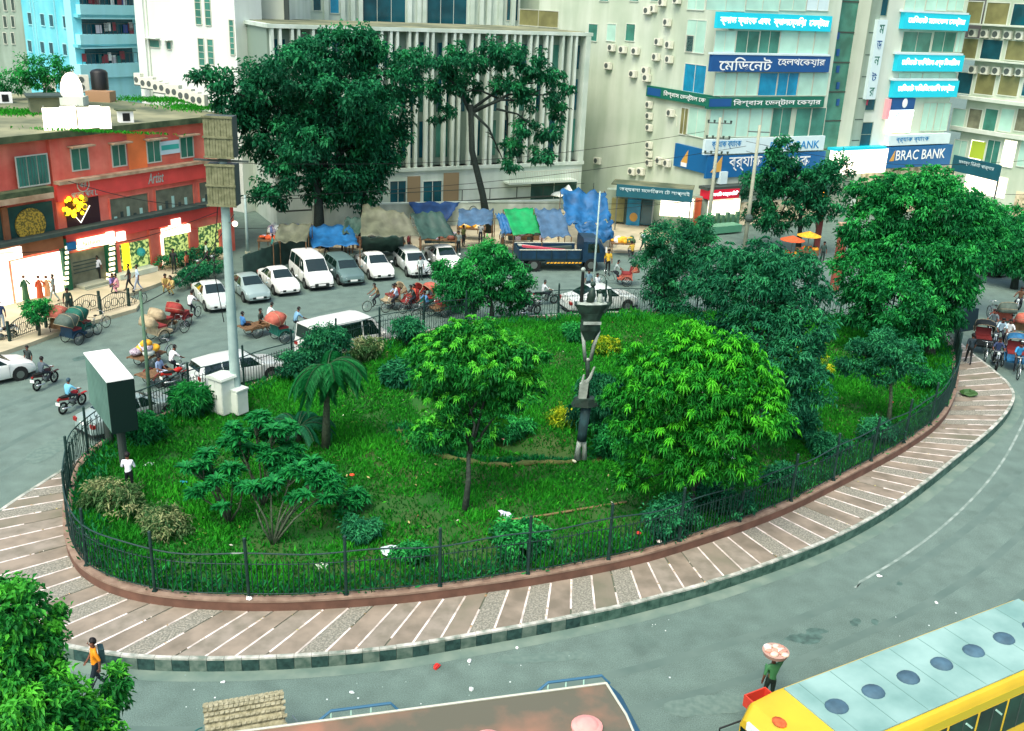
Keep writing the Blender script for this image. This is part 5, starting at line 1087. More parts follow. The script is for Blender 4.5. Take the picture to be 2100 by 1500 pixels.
b = MB(); b.box(L_/2, L_/2+.03, -W_/2-.02, W_/2+.02, zt-H_-.02, zt-.05, 'led_dark'); b.build('black_end', t); b = MB(); b.box(-L_/2-.03, L_/2+.04, -W_/2-.03, W_/2+.03, zt-.05, zt, 'cap_white'); mat('cap_white', '#f2f4ec', .5); b.build('white_top', t)  # cap in plain off-white
b = MB(); b.box(-L_/2, L_/2, W_/2, W_/2+.05, zt-H_, zt-.1, 'led_dark'); b.build('screen', t)
b = MB(); b.tube([(L_*.30, 0, -.1), (L_*.30, 0, zt-H_)], .16, 12, 'frame_dark'); b.tube([(-L_*.30, 0, -.1), (-L_*.30, 0, zt-H_)], .16, 12, 'frame_dark'); b.bar((-L_*.3, 0, zt-H_-.12), (L_*.3, 0, zt-H_-.12), .2, .2, 'frame_dark'); b.build('post', t)
def pole(label, base, ztop, r, mk='pole_paint', cat='pole', name='utility_pole', top=None):
    t = thing(name, label, cat, base); b = MB(); b.tube([(0, 0, -.2), (0, 0, (ztop-base.z)*.5), (0, 0, ztop-base.z)], [r, r*.85, r*.65], 10, mk); b.build('shaft', t, smooth=True); b = MB(); b.tube([(0, 0, 0), (0, 0, .15)], r*1.7, 8, 'concrete'); b.build('footing', t); return t
mat('pole_green', '#4a6b52', .7, var=.2, vs=3)
g = G(312, 868, PV); pole('thin dark green pole at the railing between the display and the cabinet', g, zat(293, 598, g), .09, 'pole_green')
g = G(1212, 648, PV); pole('thin pale pole beside the far railing in front of the parked truck', g, zat(1224, 392, g), .07)
g = G(1446, 520, .1); z1 = zat(1449, 240, g); t = pole('concrete electricity pole with insulators in front of the bank sign', g, z1, .17, 'concrete', name='electricity_pole')
for k in range(3):
    z = z1-g.z-.4-k*1.15; b = MB(); b.bar((-.9, 0, z), (.9, 0, z), .08, .08, 'steel'); b.build('cross_arm', t)
    for s in (-.85, -.4, .4, .85): b = MB(); b.tube([(s, 0, z), (s, 0, z+.22)], [.06, .09], 6, 'stone_dark'); b.build('insulator', t)
g2 = G(1524, 530, .1); z2 = zat(1530, 255, g2); t = pole('second concrete electricity pole right of the insulator pole, in the tree', g2, z2, .17, 'concrete', name='electricity_pole')
b = MB(); b.bar((-.8, 0, z2-.6), (.8, 0, z2-.6), .08, .08, 'steel'); b.build('cross_arm', t)
b = MB(); b.sph((0, -.25, 3.2), .32, 'stone_dark', 10, 6); b.build('meter_drum', t)
g3 = G(508, 520, .1); pole('pale green pipe pole at the corner of the red building', g3, zat(503, 400, g3), .12)
# overhead cables
wires = [((460, 470, 78), (1450, 410, 85)), ((430, 410, 70), (1530, 300, 86)), ((470, 335, 68), (1445, 270, 86)), ((960, 415, 80), (1700, 395, 90)), ((300, 620, 50), (480, 440, 55)), ((1530, 290, 86), (2100, 330, 90)), ((140, 372, 60), (480, 420, 60)), ((-20, 520, 56), (445, 435, 66)), ((1530, 310, 86), (2110, 400, 80))]
for i, (a, e) in enumerate(wires):
    A_, B_ = D(*a), D(*e); b = MB(); pts = [A_.lerp(B_, k/16)-Vector((0, 0, math.sin(math.pi*k/16)*(.5+.25*(i % 3)))) for k in range(17)]; b.tube(pts, .022, 4, 'black')
    tag(b.build('overhead_cable'), ['sagging black cable crossing in front of the finned building', 'long cable from the red building corner to the electricity pole', 'high cable passing across the big tree and cream wall', 'cable strung low before the medical centre signs', 'short cable slanting up from the thin green pole to the mast', 'cable running right from the second electricity pole', 'cable along the belt of the red building', 'cable along the lower ledge of the red building', 'lower cable running right from the second electricity pole'][i], 'cable')

# sculpture in the middle of the garden
mat('bronze', '#22372d', .6, .2, var=.5, vs=3); mat('sculpt_white', '#8f9c90', .7, var=.35, vs=3); mat('pedestal_blue', '#1c3a3c', .8, var=.5, vs=2)
g = G(1190, 942, LN+.2); zz = lambda x, y: zat(x, y, g)-g.z
t = thing('sculpture', 'tall thin garden sculpture: dark stem, white forked legs and a boat-shaped top', 'sculpture', g, R(8))
z1, z2, z3, z4, z5, z6 = zz(1195, 885), zz(1195, 825), zz(1193, 768), zz(1193, 738), zz(1195, 682), zz(1195, 632)
b = MB(); b.tube([(-.12, 0, 0), (-.12, 0, .5), (-.04, 0, .95)], [.15, .10, .13], 8, 'sculpt_white'); b.tube([(.16, 0, 0), (.14, 0, .5), (.06, 0, .95)], [.13, .09, .12], 8, 'sculpt_white'); b.build('foot', t, smooth=True)
b = MB(); b.tube([(.0, 0, .85), (.02, 0, z1), (.10, 0, z2)], [.20, .19, .22], 9, 'pedestal_blue'); b.build('stem', t, smooth=True)
b = MB(); b.loft([[(x, y, z2-.12) for x, y in ((-.52, -.2), (.1, -.34), (.55, -.15), (.5, .3), (-.1, .36), (-.5, .2))], [(x, y, z2+.18) for x, y in ((-.38, -.18), (.1, -.26), (.42, -.12), (.4, .24), (-.1, .28), (-.36, .16))]], 'bronze'); b.build('platform', t)
b = MB(); b.prism([(-.26, z2+.18), (.06, z2+.18), (.10, z2+.85), (-.02, z2+.95), (-.24, z2+.80)], -.07, .07, 'sculpt_white', 'y'); b.tube([(-.16, 0, z2+.8), (-.10, 0, z3)], [.06, .035], 7, 'sculpt_white'); b.tube([(.02, 0, z2+.85), (.16, 0, z3-.1), (.30, 0, z3+.32)], [.09, .07, .04], 7, 'sculpt_white'); b.build('lower_fork', t, smooth=30)
b = MB(); b.tube([(.1, .1, z2+.1), (.06, .05, z3), (0, 0, z4)], [.12, .08, .10], 8, 'bronze'); b.build('middle_stem', t, smooth=True)
b = MB(); b.tube([(-.10, 0, z4), (-.18, 0, (z4+z5)/2), (-.26, 0, z5+.1)], [.08, .07, .10], 7, 'sculpt_white'); b.tube([(.12, 0, z4), (.20, 0, (z4+z5)/2), (.34, 0, z5+.1)], [.08, .07, .10], 7, 'sculpt_white'); b.tube([(-.14, 0, z4+.02), (.16, 0, z4+.02)], .07, 7, 'sculpt_white'); b.build('upper_fork', t, smooth=True)
b = MB(); sq = lambda w, d, z: [(-w, -d*.6, z), (-w*.4, -d, z), (w*.5, -d*.9, z), (w, -d*.4, z), (w*.9, d*.7, z), (-w*.2, d, z), (-w*.9, d*.6, z)]
b.loft([sq(.20, .16, z5-.25), sq(.40, .28, z5+.15), sq(.36, .3, z5+.6), sq(.46, .32, z6-.15)], 'bronze'); b.build('trunk_block', t)
b = MB(); b.loft([sq(.50, .30, z6-.15), sq(.60, .34, z6+.05), sq(.72, .36, z6+.22)], 'bronze'); b.tube([(.45, -.1, z6-.1), (.72, -.1, z6+.3), (.66, -.1, z6+.75)], [.1, .08, .05], 7, 'bronze'); b.build('boat', t)
b = MB(); b.box(-.34, .36, -.345, -.30, z6-.55, z6-.44, 'sculpt_white'); b.loft([sq(.60, .30, z6+.222), sq(.55, .26, z6+.27)], 'sculpt_white'); b.build('white_rim', t)
b = MB(); b.tube([(-.40, 0, z6+.2), (-.42, 0, z6+1.45)], [.08, .06], 8, 'black'); b.sph((-.42, 0, z6+1.55), .09, 'sculpt_white', 8, 6); b.build('figure_post', t)
b = MB(); b.tube([(-.08, 0, z6+.2), (-.02, 0, z6+.55), (.0, 0, z6+.85)], [.15, .17, .08], 8, 'bronze'); b.sph((.0, 0, z6+.97), .11, 'bronze', 8, 6); b.tube([(.34, 0, z6+.2), (.30, 0, z6+.6)], [.15, .07], 8, 'sculpt_white'); b.sph((.3, 0, z6+.7), .09, 'bronze', 8, 6); b.build('figures', t, smooth=True)

# ================================================================ market awnings, boundary, truck
for k, c in (('tarp_blue', '#165a88'), ('tarp_brown', '#565c48'), ('tarp_dark', '#2e4a40'), ('tarp_green', '#0a8a4c'), ('tarp_greyblue', '#3f5f78'), ('tarp_navy', '#1d4a7a'), ('tarp_white', '#c9d4c8')): mat(k, c, .6, var=.28, vs=1.4, bump=.2)
def tarp(label, pts, mk, sag=.25, n=10, legs=True, group='tarpaulins over the market stalls', fold=.06):
    """pts: four world corners back-left, back-right, front-right, front-left; hangs between them and stands on poles"""
    a, b_, c, d = pts; t = thing('tarpaulin', label, 'tarpaulin', ((a+b_+c+d)/4).xy.to_3d(), 0, group); o = t.location.copy(); q = MB(); grid = []
    for i in range(n+1):
        for j in range(n+1):
            u, v = i/n, j/n; p = a.lerp(b_, u).lerp(d.lerp(c, u), v); s = sag*math.sin(math.pi*u)*math.sin(math.pi*v)
            p = p-Vector((0, 0, s))+Vector((random.uniform(-1, 1), random.uniform(-1, 1), random.uniform(-1, 1)))*fold+Vector((0, 0, fold*1.5*math.sin(u*19+v*4)))
            grid.append(tuple(p-o))
    q.add(grid, [(i*(n+1)+j, (i+1)*(n+1)+j, (i+1)*(n+1)+j+1, i*(n+1)+j+1) for i in range(n) for j in range(n)], mk); s_ = q.build('sheet', t, smooth=True); md = s_.modifiers.new('thick', 'SOLIDIFY'); md.thickness = .015
    if legs:
        for p in pts: q = MB(); e = p-o; q.tube([(e.x, e.y, 0), (e.x, e.y, e.z)], .035, 6, 'wood'); q.build('pole', t)
    return t
T_ = lambda *a: [G(x, y, z) for x, y, z in a]
tarp('low blue tarpaulin behind the big tree trunk', T_((632, 464, 2.5), (716, 462, 2.6), (738, 503, 1.9), (640, 508, 1.8)), 'tarp_blue')
tarp('large grey-brown tarpaulin sloping over the middle stalls', T_((745, 420, 4.0), (828, 436, 3.9), (862, 485, 2.5), (738, 486, 2.5)), 'tarp_brown', .35)
tarp('green-grey cloth hanging as the front of the brown awning', T_((742, 486, 2.5), (828, 486, 2.5), (826, 516, .9), (742, 517, .9)), 'tarp_dark', .05, legs=False)
tarp('dark green tarpaulin between the brown awning and the tall tree', T_((842, 440, 3.5), (902, 434, 3.6), (935, 484, 2.2), (864, 492, 2.2)), 'tarp_dark', .3)
tarp('navy sheet strung like a hammock along the boundary wall', [Fw.A+Fw.d*Fw.at(838, 416)[0]+Vector((0, -.4, zw+.2)), Fw.A+Fw.d*Fw.at(946, 416)[0]+Vector((0, -.4, zw+.2)), Fw.A+Fw.d*Fw.at(915, 448)[0]+Vector((0, -1.2, zw-1.5)), Fw.A+Fw.d*Fw.at(868, 448)[0]+Vector((0, -1.2, zw-1.5))], 'tarp_navy', .5, legs=False)
tarp('bright green tarpaulin panel behind the truck', T_((1032, 430, 3.3), (1092, 426, 3.4), (1111, 478, 2.0), (1053, 483, 1.9)), 'tarp_green', .15, fold=.03)
tarp('slate blue tarpaulin between the green one and the tall blue one', T_((1095, 430, 3.4), (1150, 428, 3.5), (1172, 486, 2.0), (1112, 488, 2.0)), 'tarp_greyblue', .2)
tarp('blue sheet at the left end beside the tall tree', T_((1015, 440, 3.0), (1035, 438, 3.1), (1054, 478, 1.9), (1030, 480, 1.8)), 'tarp_blue', .1)
pA = [D(1150, 390, 79.5), D(1240, 392, 80.5), D(1254, 455, 78.0), D(1160, 460, 77.0)]
tarp('tall bright blue tarpaulin draped high over the stall behind the truck cab', pA, 'tarp_blue', .5, 14, fold=.12)
tarp('lower skirt of blue sheeting hanging to the ground right of the truck cab', [pA[3]+Vector((.6, -.1, .1)), pA[2]+Vector((0, -.1, .1)), Vector((pA[2].x+.2, pA[2].y-.6, .7)), Vector((pA[3].x+1.1, pA[3].y-.6, 1.2))], 'tarp_blue', .1, 10, legs=False, fold=.12)
tarp('pale translucent sheet peaking behind the tall blue tarpaulin', [D(1128, 402, 82), D(1165, 380, 82), D(1178, 395, 80), D(1150, 405, 80)], 'tarp_white', .1, 6, legs=False)
# stalls beneath: counters with heaps
mat('heap_green', '#3d5a3a', .9, var=.5, vs=9); mat('heap_mixed', '#7a6a78', .9, var2='#c9c2c8', vs=12, lo=.4, hi=.6); mat('heap_orange', '#c4582c', .8, var=.3, vs=9); mat('heap_yellow', '#e0a52a', .7, var=.3, vs=8)
def stall(label, px, py, w, d, mk, h=.85, rz=.0, n=16, hs=.25):
    t = thing('market_stall', label, 'stall', G(px, py, .14), rz, 'market stalls under the awnings'); q = MB(); q.box(-w/2, w/2, -d/2, d/2, h-.08, h, 'wood'); q.build('counter', t)
    for sx in (-1, 1):
        for sy in (-1, 1): q = MB(); q.box(sx*(w/2-.08)-.03, sx*(w/2-.08)+.03, sy*(d/2-.08)-.03, sy*(d/2-.08)+.03, 0, h-.08, 'wood'); q.build('leg', t)
    q = MB()
    for k in range(n): q.sph((random.uniform(-.42, .42)*w, random.uniform(-.4, .4)*d, h+random.uniform(.02, .2)), (random.uniform(.12, hs+.1), random.uniform(.12, hs), random.uniform(.08, hs)), random.choice(mk) if isinstance(mk, list) else mk, 7, 5)
    q.build('goods', t, smooth=True); return t
stall('stall heaped with pale and purple goods left of the blue tarpaulin', 590, 500, 3.0, 1.6, ['heap_mixed', 'tarp_white', 'heap_mixed', '#6a7fa8'], 1.0, .2, 40, .4)
stall('stall with an orange heap beside the green pole', 552, 512, 1.6, 1.2, ['heap_orange', 'heap_mixed'], .8, .2, 14)
stall('shadowed stall under the low blue tarpaulin', 690, 515, 2.6, 1.2, ['stone_dark', 'heap_green'], .8, .1)
stall('stall under the large brown tarpaulin', 790, 520, 3.0, 1.2, ['stone_dark', 'heap_mixed'], .8, .1)
stall('stall with cluttered dark goods under the dark green tarpaulin', 900, 510, 3.0, 1.2, ['stone_dark', 'heap_mixed', '#7a4b3a'], .8)
stall('fruit stall with glowing yellow baskets near the tall tree', 967, 492, 2.2, 1.2, ['heap_yellow', 'heap_yellow', '#f0d9a0'], 1.0, 0, 26, .22)
stall('stall in the shade of the bright green tarpaulin', 1060, 500, 2.4, 1.2, ['stone_dark', 'heap_mixed'], .8)
stall('pineapple and fruit cart right of the blue sheeting', 1275, 520, 1.8, 1.2, ['heap_yellow', 'heap_green', '#dfe4dc'], .9, 0, 24, .3)
# low green sheeting fence behind the parked cars
q = MB(); A_, B_ = G(500, 575, .05), G(640, 520, .05); dd = (B_-A_)
for k in range(12):
    p0 = A_+dd*k/12; p1 = A_+dd*(k+1)/12; q.loft([[(p0.x, p0.y, 0), (p0.x, p0.y, 1.7+random.uniform(-.1, .1)), (p0.x+.08, p0.y+.1, 1.7), (p0.x+.08, p0.y+.1, 0)], [(p1.x, p1.y, 0), (p1.x, p1.y, 1.7+random.uniform(-.1, .1)), (p1.x+.08, p1.y+.1, 1.7), (p1.x+.08, p1.y+.1, 0)]], 'tarp_dark')
tag(q.build('screen'), 'low dark green sheet screen between the parked cars and the stalls', 'screen')
# open truck
mat('truck_blue', '#123449', .5, .1, var=.25, vs=2); mat('truck_dark', '#0c2a30', .6)
def truck(loc, rz):
    t = thing('open_truck', 'dark blue open truck facing right with a yellow chevron stripe on its side', 'truck', loc, rz); L = 6.6
    q = MB(); q.box(-3.3, 1.2, -1.1, 1.1, .85, .97, 'truck_dark'); q.box(-3.3, 3.2, -.45, -.3, .6, .85, 'truck_dark'); q.box(-3.3, 3.2, .3, .45, .6, .85, 'truck_dark'); q.build('chassis', t)
    for s in (-1, 1): q = MB(); q.box(-3.3, 1.2, min(s*1.04, s*1.1), max(s*1.04, s*1.1), .97, 1.6, 'truck_blue'); q.bar((-3.3, s*1.1, 1.62), (1.2, s*1.1, 1.62), .08, .06, 'frame_pale'); [q.box(x, x+.07, min(s*1.1, s*1.15), max(s*1.1, s*1.15), .9, 1.6, 'truck_dark') for x in (-3.2, -2.1, -1.0, .1, 1.1)]; q.build('side_board', t)
    q = MB(); q.box(-3.36, -3.3, -1.1, 1.1, .97, 1.6, 'truck_blue'); q.build('tail_board', t)
    q = MB(); q.loft([[(1.35, y, z) for y, z in ((-1.05, .7), (1.05, .7), (1.05, 2.2), (.85, 2.45), (-.85, 2.45), (-1.05, 2.2))], [(2.5, y, z) for y, z in ((-1.05, .7), (1.05, .7), (1.05, 2.15), (.85, 2.4), (-.85, 2.4), (-1.05, 2.15))], [(3.1, y, z) for y, z in ((-1.0, .7), (1.0, .7), (1.0, 1.45), (.9, 1.5), (-.9, 1.5), (-1.0, 1.45))]], 'truck_blue'); q.build('cab', t, smooth=30)
    q = MB(); q.quad((2.56, -.9, 2.08), (3.08, -.88, 1.52), (3.08, .88, 1.52), (2.56, .9, 2.08), 'glass_dark'); q.v = [(a+.03, b, c+.02) for a, b, c in q.v]; q.build('windscreen', t)
    for s in (-1, 1):
        q = MB(); q.quad((1.7, s*1.06, 1.4), (2.6, s*1.06, 1.4), (2.45, s*1.06, 2.05), (1.7, s*1.06, 2.05), 'glass_dark'); q.build('side_window', t)
        q = MB(); q.box(3.08, 3.14, min(s*.6, s*.9), max(s*.6, s*.9), .95, 1.15, 'lamp_clear'); q.build('headlight', t); q = MB(); q.bar((2.75, s*1.05, 1.7), (2.95, s*1.35, 1.75), .03, .03, 'black'); q.box(2.92, 2.98, min(s*1.28, s*1.45), max(s*1.28, s*1.45), 1.5, 1.9, 'white'); q.build('mirror', t)
        for x in (-2.2, 2.0):
            q = MB(); q.tube([(x, s*.78, .48), (x, s*1.08, .48)], .48, 18, 'tyre'); w_ = q.build('wheel', t, smooth=40); q = MB(); q.tube([(x, s*1.07, .48), (x, s*1.10, .48)], .26, 12, 'steel'); q.build('rim', w_)
    for k in range(10): q = MB(); x = -1.3+k*.26; q.prism([(x, .62), (x+.18, .62), (x+.24, .72), (x+.06, .72)], -1.12, -1.10, 'heap_yellow', 'y'); q.build('chevron', t)
    q = MB(); q.box(-1.4, 1.35, -1.1, -1.02, .55, .84, 'truck_dark'); q.build('side_guard', t)
    q = MB(); q.bar((-3.0, -.5, 1.75), (.3, -.2, 1.35), .35, .12, '#c24a5a'); q.bar((-3.2, .1, 1.7), (-.5, .4, 1.3), .3, .1, 'frame_pale'); q.bar((-2.5, .6, 1.2), (.8, .3, 1.5), .3, .2, 'stone_dark'); q.build('load', t)
    return t
a_, b_ = G(1090, 556), G(1205, 558); truck((a_+b_)/2+Vector((.1, 1.0, 0)), math.atan2(b_.y-a_.y, b_.x-a_.x)+R(4))
# ================================================================ vehicles in the road
# row of parked cars (front bumper towards the viewer's right)
def park(name, label, kind, rear, front, paint, group='cars parked in a row by the market', s=1.0, **kw):
    a, b_ = G(*rear), G(*front); return car(name, label, kind, (a+b_)/2, math.atan2(b_.y-a.y, b_.x-a.x), paint, group, s=s, **kw)
park('parked_car', 'white sedan nearest the mast, first in the parked row', 'sedan', (412, 598), (462, 650), 'paint_pearl', s=.95)
park('parked_car', 'silver sedan partly behind the mast, second in the parked row', 'sedan', (486, 585), (538, 628), 'paint_silver', s=.95)
park('parked_car', 'white sedan between the silver sedan and the tall minivan', 'sedan', (548, 572), (598, 612), 'paint_white', s=.96)
park('parked_minivan', 'tall white minivan with a big dark grille in the parked row', 'minivan', (612, 555), (668, 604), 'paint_white', grille_big=True)
park('parked_car', 'grey estate car right of the tall white minivan', 'wagon', (682, 552), (730, 592), 'paint_grey')
park('parked_car', 'white rounded sedan right of the grey estate', 'sedan', (748, 543), (790, 580), 'paint_white')
park('parked_car', 'silver-white hatchback beside the tree, a bicycle in front of it', 'wagon', (826, 538), (866, 574), 'paint_pearl')
park('parked_car', 'white car half hidden behind the small garden tree', 'sedan', (888, 528), (930, 562), 'paint_white')
car('van', 'long white van driving past the railing behind the palm', 'van', G(708, 728), hd(655, 738, 790, 705), 'paint_white', cat='van', brake=True, s=1.06)
car('estate_car', 'white estate car behind the mast and control cabinet', 'wagon', G(487, 782), hd(420, 792, 560, 762), 'paint_pearl', s=1.02)
car('car', 'dark silver car half hidden behind the display board', 'sedan', G(268, 868), hd(200, 892, 345, 845), 'paint_silver', s=.98)
car('car', 'white car leaving the picture at the left edge', 'sedan', G(-32, 785), hd(-60, 795, 40, 772), 'paint_white', s=1.0)
car('car', 'white car beyond the railing behind the sculpture', 'sedan', G(1228, 634), hd(1170, 638, 1290, 628), 'paint_pearl', s=1.1)

GR = 'people in the street'
def rider(label, px, py, rz, shirt, kind='ride', tr='#182028', hair='hair', s=1.0, dx=-.22, dy=0, dz=0, skin='skin'):
    g = G(px, py); c, s_ = math.cos(rz), math.sin(rz); return person(label, kind, (g.x+c*dx-s_*dy, g.y+s_*dx+c*dy, dz), rz, shirt, tr, hair, s, GR, skin)
# motorbikes on the left road
rz = hd(75, 805, 125, 780); motorbike('dark motorbike with a red tail behind the white car', G(95, 793), rz, '#3a2020', .95); rider('motorcyclist in a dark grey shirt riding away on the left road', 95, 793, rz, '#4b5a62', s=.95)
rz = hd(130, 850, 180, 825); motorbike('red motorbike with a white number plate beside the display board', G(150, 840), rz, '#a32020', .95); rider('motorcyclist in a light blue shirt and helmet beside the display board', 150, 840, rz, '#6ab4cc', hair='#2c4a54', s=.95)
person('man in a long dark coat standing in the road at the far left', 'stand', G(62, 766), R(-100), '#22302c', '#15191c', s=.85, group=GR)
# red rickshaw with passengers, left of the estate car
rz = hd(300, 800, 380, 775)
def rick(label, px, py, rz, **kw): return rickshaw(label, G(px, py), rz, **kw)
rick('red cycle rickshaw crowded with riders left of the estate car', 318, 790, rz, hood='hood_red', body='seat_red', seat='seat_red', flat=True)
rider('rickshaw puller in a white shirt on the red rickshaw', 318, 790, rz, '#e2e6e2', 'pedal', dx=.95); rider('passenger in black sitting on the red rickshaw', 318, 790, rz, '#14181a', 'sit', dx=.4, dy=.2, dz=-.1); rider('passenger in pale blue sitting sideways on the red rickshaw', 318, 790, rz-R(80), '#7f97b4', 'sit', '#a9b8c8', dx=.1, dy=.25, dz=-.1)
motorbike('red motorbike just ahead of the red rickshaw', G(362, 788), rz, '#b02018', .9)
rz2 = rz+R(10); rick('pale cycle rickshaw loaded with sacks behind the display board', 300, 752, rz2, hood='hood_pale', body='hood_pale', flat=True); q = MB(); g = G(300, 752)
for k in range(7): q.sph((random.uniform(-.6, .5), random.uniform(-.35, .35), .80+random.random()*.5), (.35, .28, .2), ['heap_yellow', 'heap_mixed', 'tarp_white'][k % 3], 8, 5)
tag(q.build('sacks', loc=g, rot=rz2, smooth=True), 'heap of pale and yellow sacks on the loaded rickshaw', 'sacks')
# rickshaws by the left kerb
rick('dark cycle rickshaw with a grey canopy parked by the left kerb', 150, 705, hd(130, 715, 200, 690), hood='hood_grey', body='truck_blue', s=1.0)
rick('green-hooded cycle rickshaw parked close behind by the left kerb', 170, 690, hd(130, 705, 200, 680), hood='hood_green', body='hood_green', s=1.0)
rick('cycle rickshaw with an orange-tan hood nearest the kerb railing', 128, 688, hd(130, 705, 200, 680)+R(8), hood='hood_salmon', body='wood', s=1.0)
rick('cream cycle rickshaw with its hood folded right of the thin green pole', 325, 700, hd(300, 712, 370, 690), hood='hood_pale', body='hood_pale', up=False, s=1.05); 
rick('second cream rickshaw with long shafts in the middle of the left road', 338, 682, hd(300, 700, 380, 668), hood='hood_pale', body='wood', up=False)
rz = hd(340, 680, 400, 650); rick('red rickshaw ahead of the cream rickshaws', 372, 668, rz, hood='hood_red', body='seat_red', up=False); rider('rickshaw puller in white on the red rickshaw ahead', 372, 668, rz, '#e4e4e0', 'pedal', dx=.95); rider('passenger in pink on the red rickshaw ahead', 372, 668, rz, '#c98f92', 'sit')
bicycle('dark bicycle standing on the shop pavement', G(282, 628), hd(262, 632, 300, 618), 1.0)
# people on the shop pavement
P_ = lambda lab, k, x, y, rz, sh, tr='#182028', **kw: person(lab, k, G(x, y, kw.pop('z', .22)), rz, sh, tr, group=GR, **kw)
P_('man in a white shirt standing in the lit shop entrance', 'stand', 203, 578, R(-70), '#e8ecea', '#16201f')
P_('man in black walking past the yellow show window', 'walk', 267, 596, R(200), '#14181a'); P_('man in pale blue walking with the man in black', 'walk', 284, 598, R(200), '#b9d2e0', '#9aa6b4')
P_('woman in purple bending over a street tray', 'squat', 230, 600, R(-30), '#7f78b0', '#27404a'); P_('woman in pink squatting beside the woman in purple', 'squat', 245, 601, R(200), '#d99aa6', '#d99aa6')
P_('dark figure standing by the shop plants', 'stand', 358, 562, R(-90), '#13201e', '#10201e'); P_('seated man in yellow-brown by the parked cars', 'squat', 340, 600, R(-60), '#b09a5a', '#b09a5a'); P_('second man in yellow-brown sitting beside the first', 'squat', 356, 604, R(-120), '#b8a060', '#b8a060')
P_('grey figure passing the bright dress shop', 'walk', 113, 620, R(190), '#5f6f6a', '#7f8f88'); P_('small dark figure behind the kerb railing', 'stand', 143, 650, R(-60), '#22382c', '#182420'); P_('man in dark blue at the left end of the pavement', 'stand', 6, 680, R(-60), '#243a5a', '#8fa0a6')
# motorbike at far left
motorbike('white scooter standing at the left edge of the road', G(5, 705), R(240), '#cfd6d2', 1.0)
# green rickshaw group middle
rz = hd(520, 700, 610, 680); rick('green cycle rickshaw with a salmon canopy beside the van', 575, 700, rz, hood='hood_salmon', body='hood_green', seat='seat_red'); rider('puller in light blue on the green rickshaw', 575, 700, rz, '#6f9fb8', 'pedal', dx=.95); rider('passenger on the green rickshaw under the salmon canopy', 575, 700, rz, '#3b4a44', 'sit')
rick('flat wooden rickshaw van carrying people behind the mast', 520, 690, rz, flat=True, body='wood'); rider('man in blue on the flat rickshaw van', 505, 690, rz, '#3b78b0', 'sit', dx=-.2, dz=-.1); rider('man in dark clothes sitting on the flat rickshaw van', 535, 686, rz-R(60), '#2c3a30', 'sit', '#6b4f30', dx=0, dz=-.05)
rider('puller of the flat rickshaw van', 520, 690, rz, '#c7d2cc', 'pedal', dx=.95)
# rickshaw cluster in the centre
rz = hd(790, 640, 900, 615)+R(170)
for i, (x, y, hd_c, body, sh, up, lab) in enumerate(((805, 632, 'hood_pale', 'hood_pale', '#7a6a4a', False, 'tan rickshaw leading the cluster on the road'), (843, 634, 'hood_red', 'seat_red', '#9fb0c4', False, 'rickshaw with a red seat in the middle of the cluster'),
     (878, 636, 'hood_salmon', 'hood_green', '#2b3a36', True, 'rickshaw with a salmon canopy in the cluster'), (905, 648, 'hood_grey', 'wood', '#4f86b0', True, 'grey-canopied rickshaw with a blue-shirted man at the railing'), (935, 640, 'hood_pale', 'truck_dark', '#8a7a8a', True, 'last rickshaw of the cluster, under the small tree'))):
    rick(lab, x, y, rz, hood=hd_c, body=body, up=up); rider('puller of the '+lab.split(' on ')[0].replace('rickshaw', 'rickshaw', 1), x, y, rz, sh, 'pedal', dx=.95)
    rider('passenger of the '+lab, x, y, rz, ['#cdbf9a', '#c8553c', '#555566', '#cfd8d8', '#6a4f3c'][i] if i != 2 else '#555f66', 'sit')
motorbike('black motorbike at the far railing left of the sculpture', G(1118, 625), hd(1090, 628, 1150, 622), '#16211e', 1.0); rider('motorcyclist in a white and black jacket left of the sculpture', 1118, 625, hd(1090, 628, 1150, 622), '#b9c4c4', hair='#1c2422')
motorbike('dark motorbike close to the far railing with a pale plate', G(1085, 648), hd(1060, 652, 1120, 640), '#16211e', 1.0); rider('rider in dark clothes close to the far railing', 1085, 648, hd(1060, 652, 1120, 640), '#20332c')
rick('rickshaw with a salmon hood folded in the far road', 1283, 585, hd(1300, 590, 1250, 588), hood='hood_salmon', body='hood_salmon', up=False); rider('puller beside the salmon rickshaw in the far road', 1283, 585, hd(1300, 590, 1250, 588)+R(180), '#8fa09a', 'pedal', dx=-.9)
bicycle('thin bicycle in front of the parked hatchback', G(868, 572), R(10))
P_('cyclist in pale clothes on the road before the hatchback', 'stand', 862, 575, R(-60), '#b9c6c0', '#2a3a34', z=0)
P_('man in yellow top and dark trousers walking by the truck', 'stand', 1245, 566, R(-80), '#c9a52a', '#0f1718', s=1.15, z=0)
P_('small man in white walking on the far pavement', 'walk', 1318, 516, R(-60), '#c8d6dc', '#1f2f36'); P_('man in a pale shirt behind the far road car', 'stand', 1205, 604, R(-90), '#5f7f8a', '#2a3a40', z=0); P_('person in a light jacket behind the white far car', 'stand', 1222, 612, R(-60), '#cfdcdc', '#28383a', z=0)
P_('grey figure at the back of the truck', 'stand', 940, 520, R(-90), '#6a7a74', '#202a28'); P_('seated vendor beside the big tree trunk', 'squat', 636, 508, R(-90), '#10201c', '#10201c')
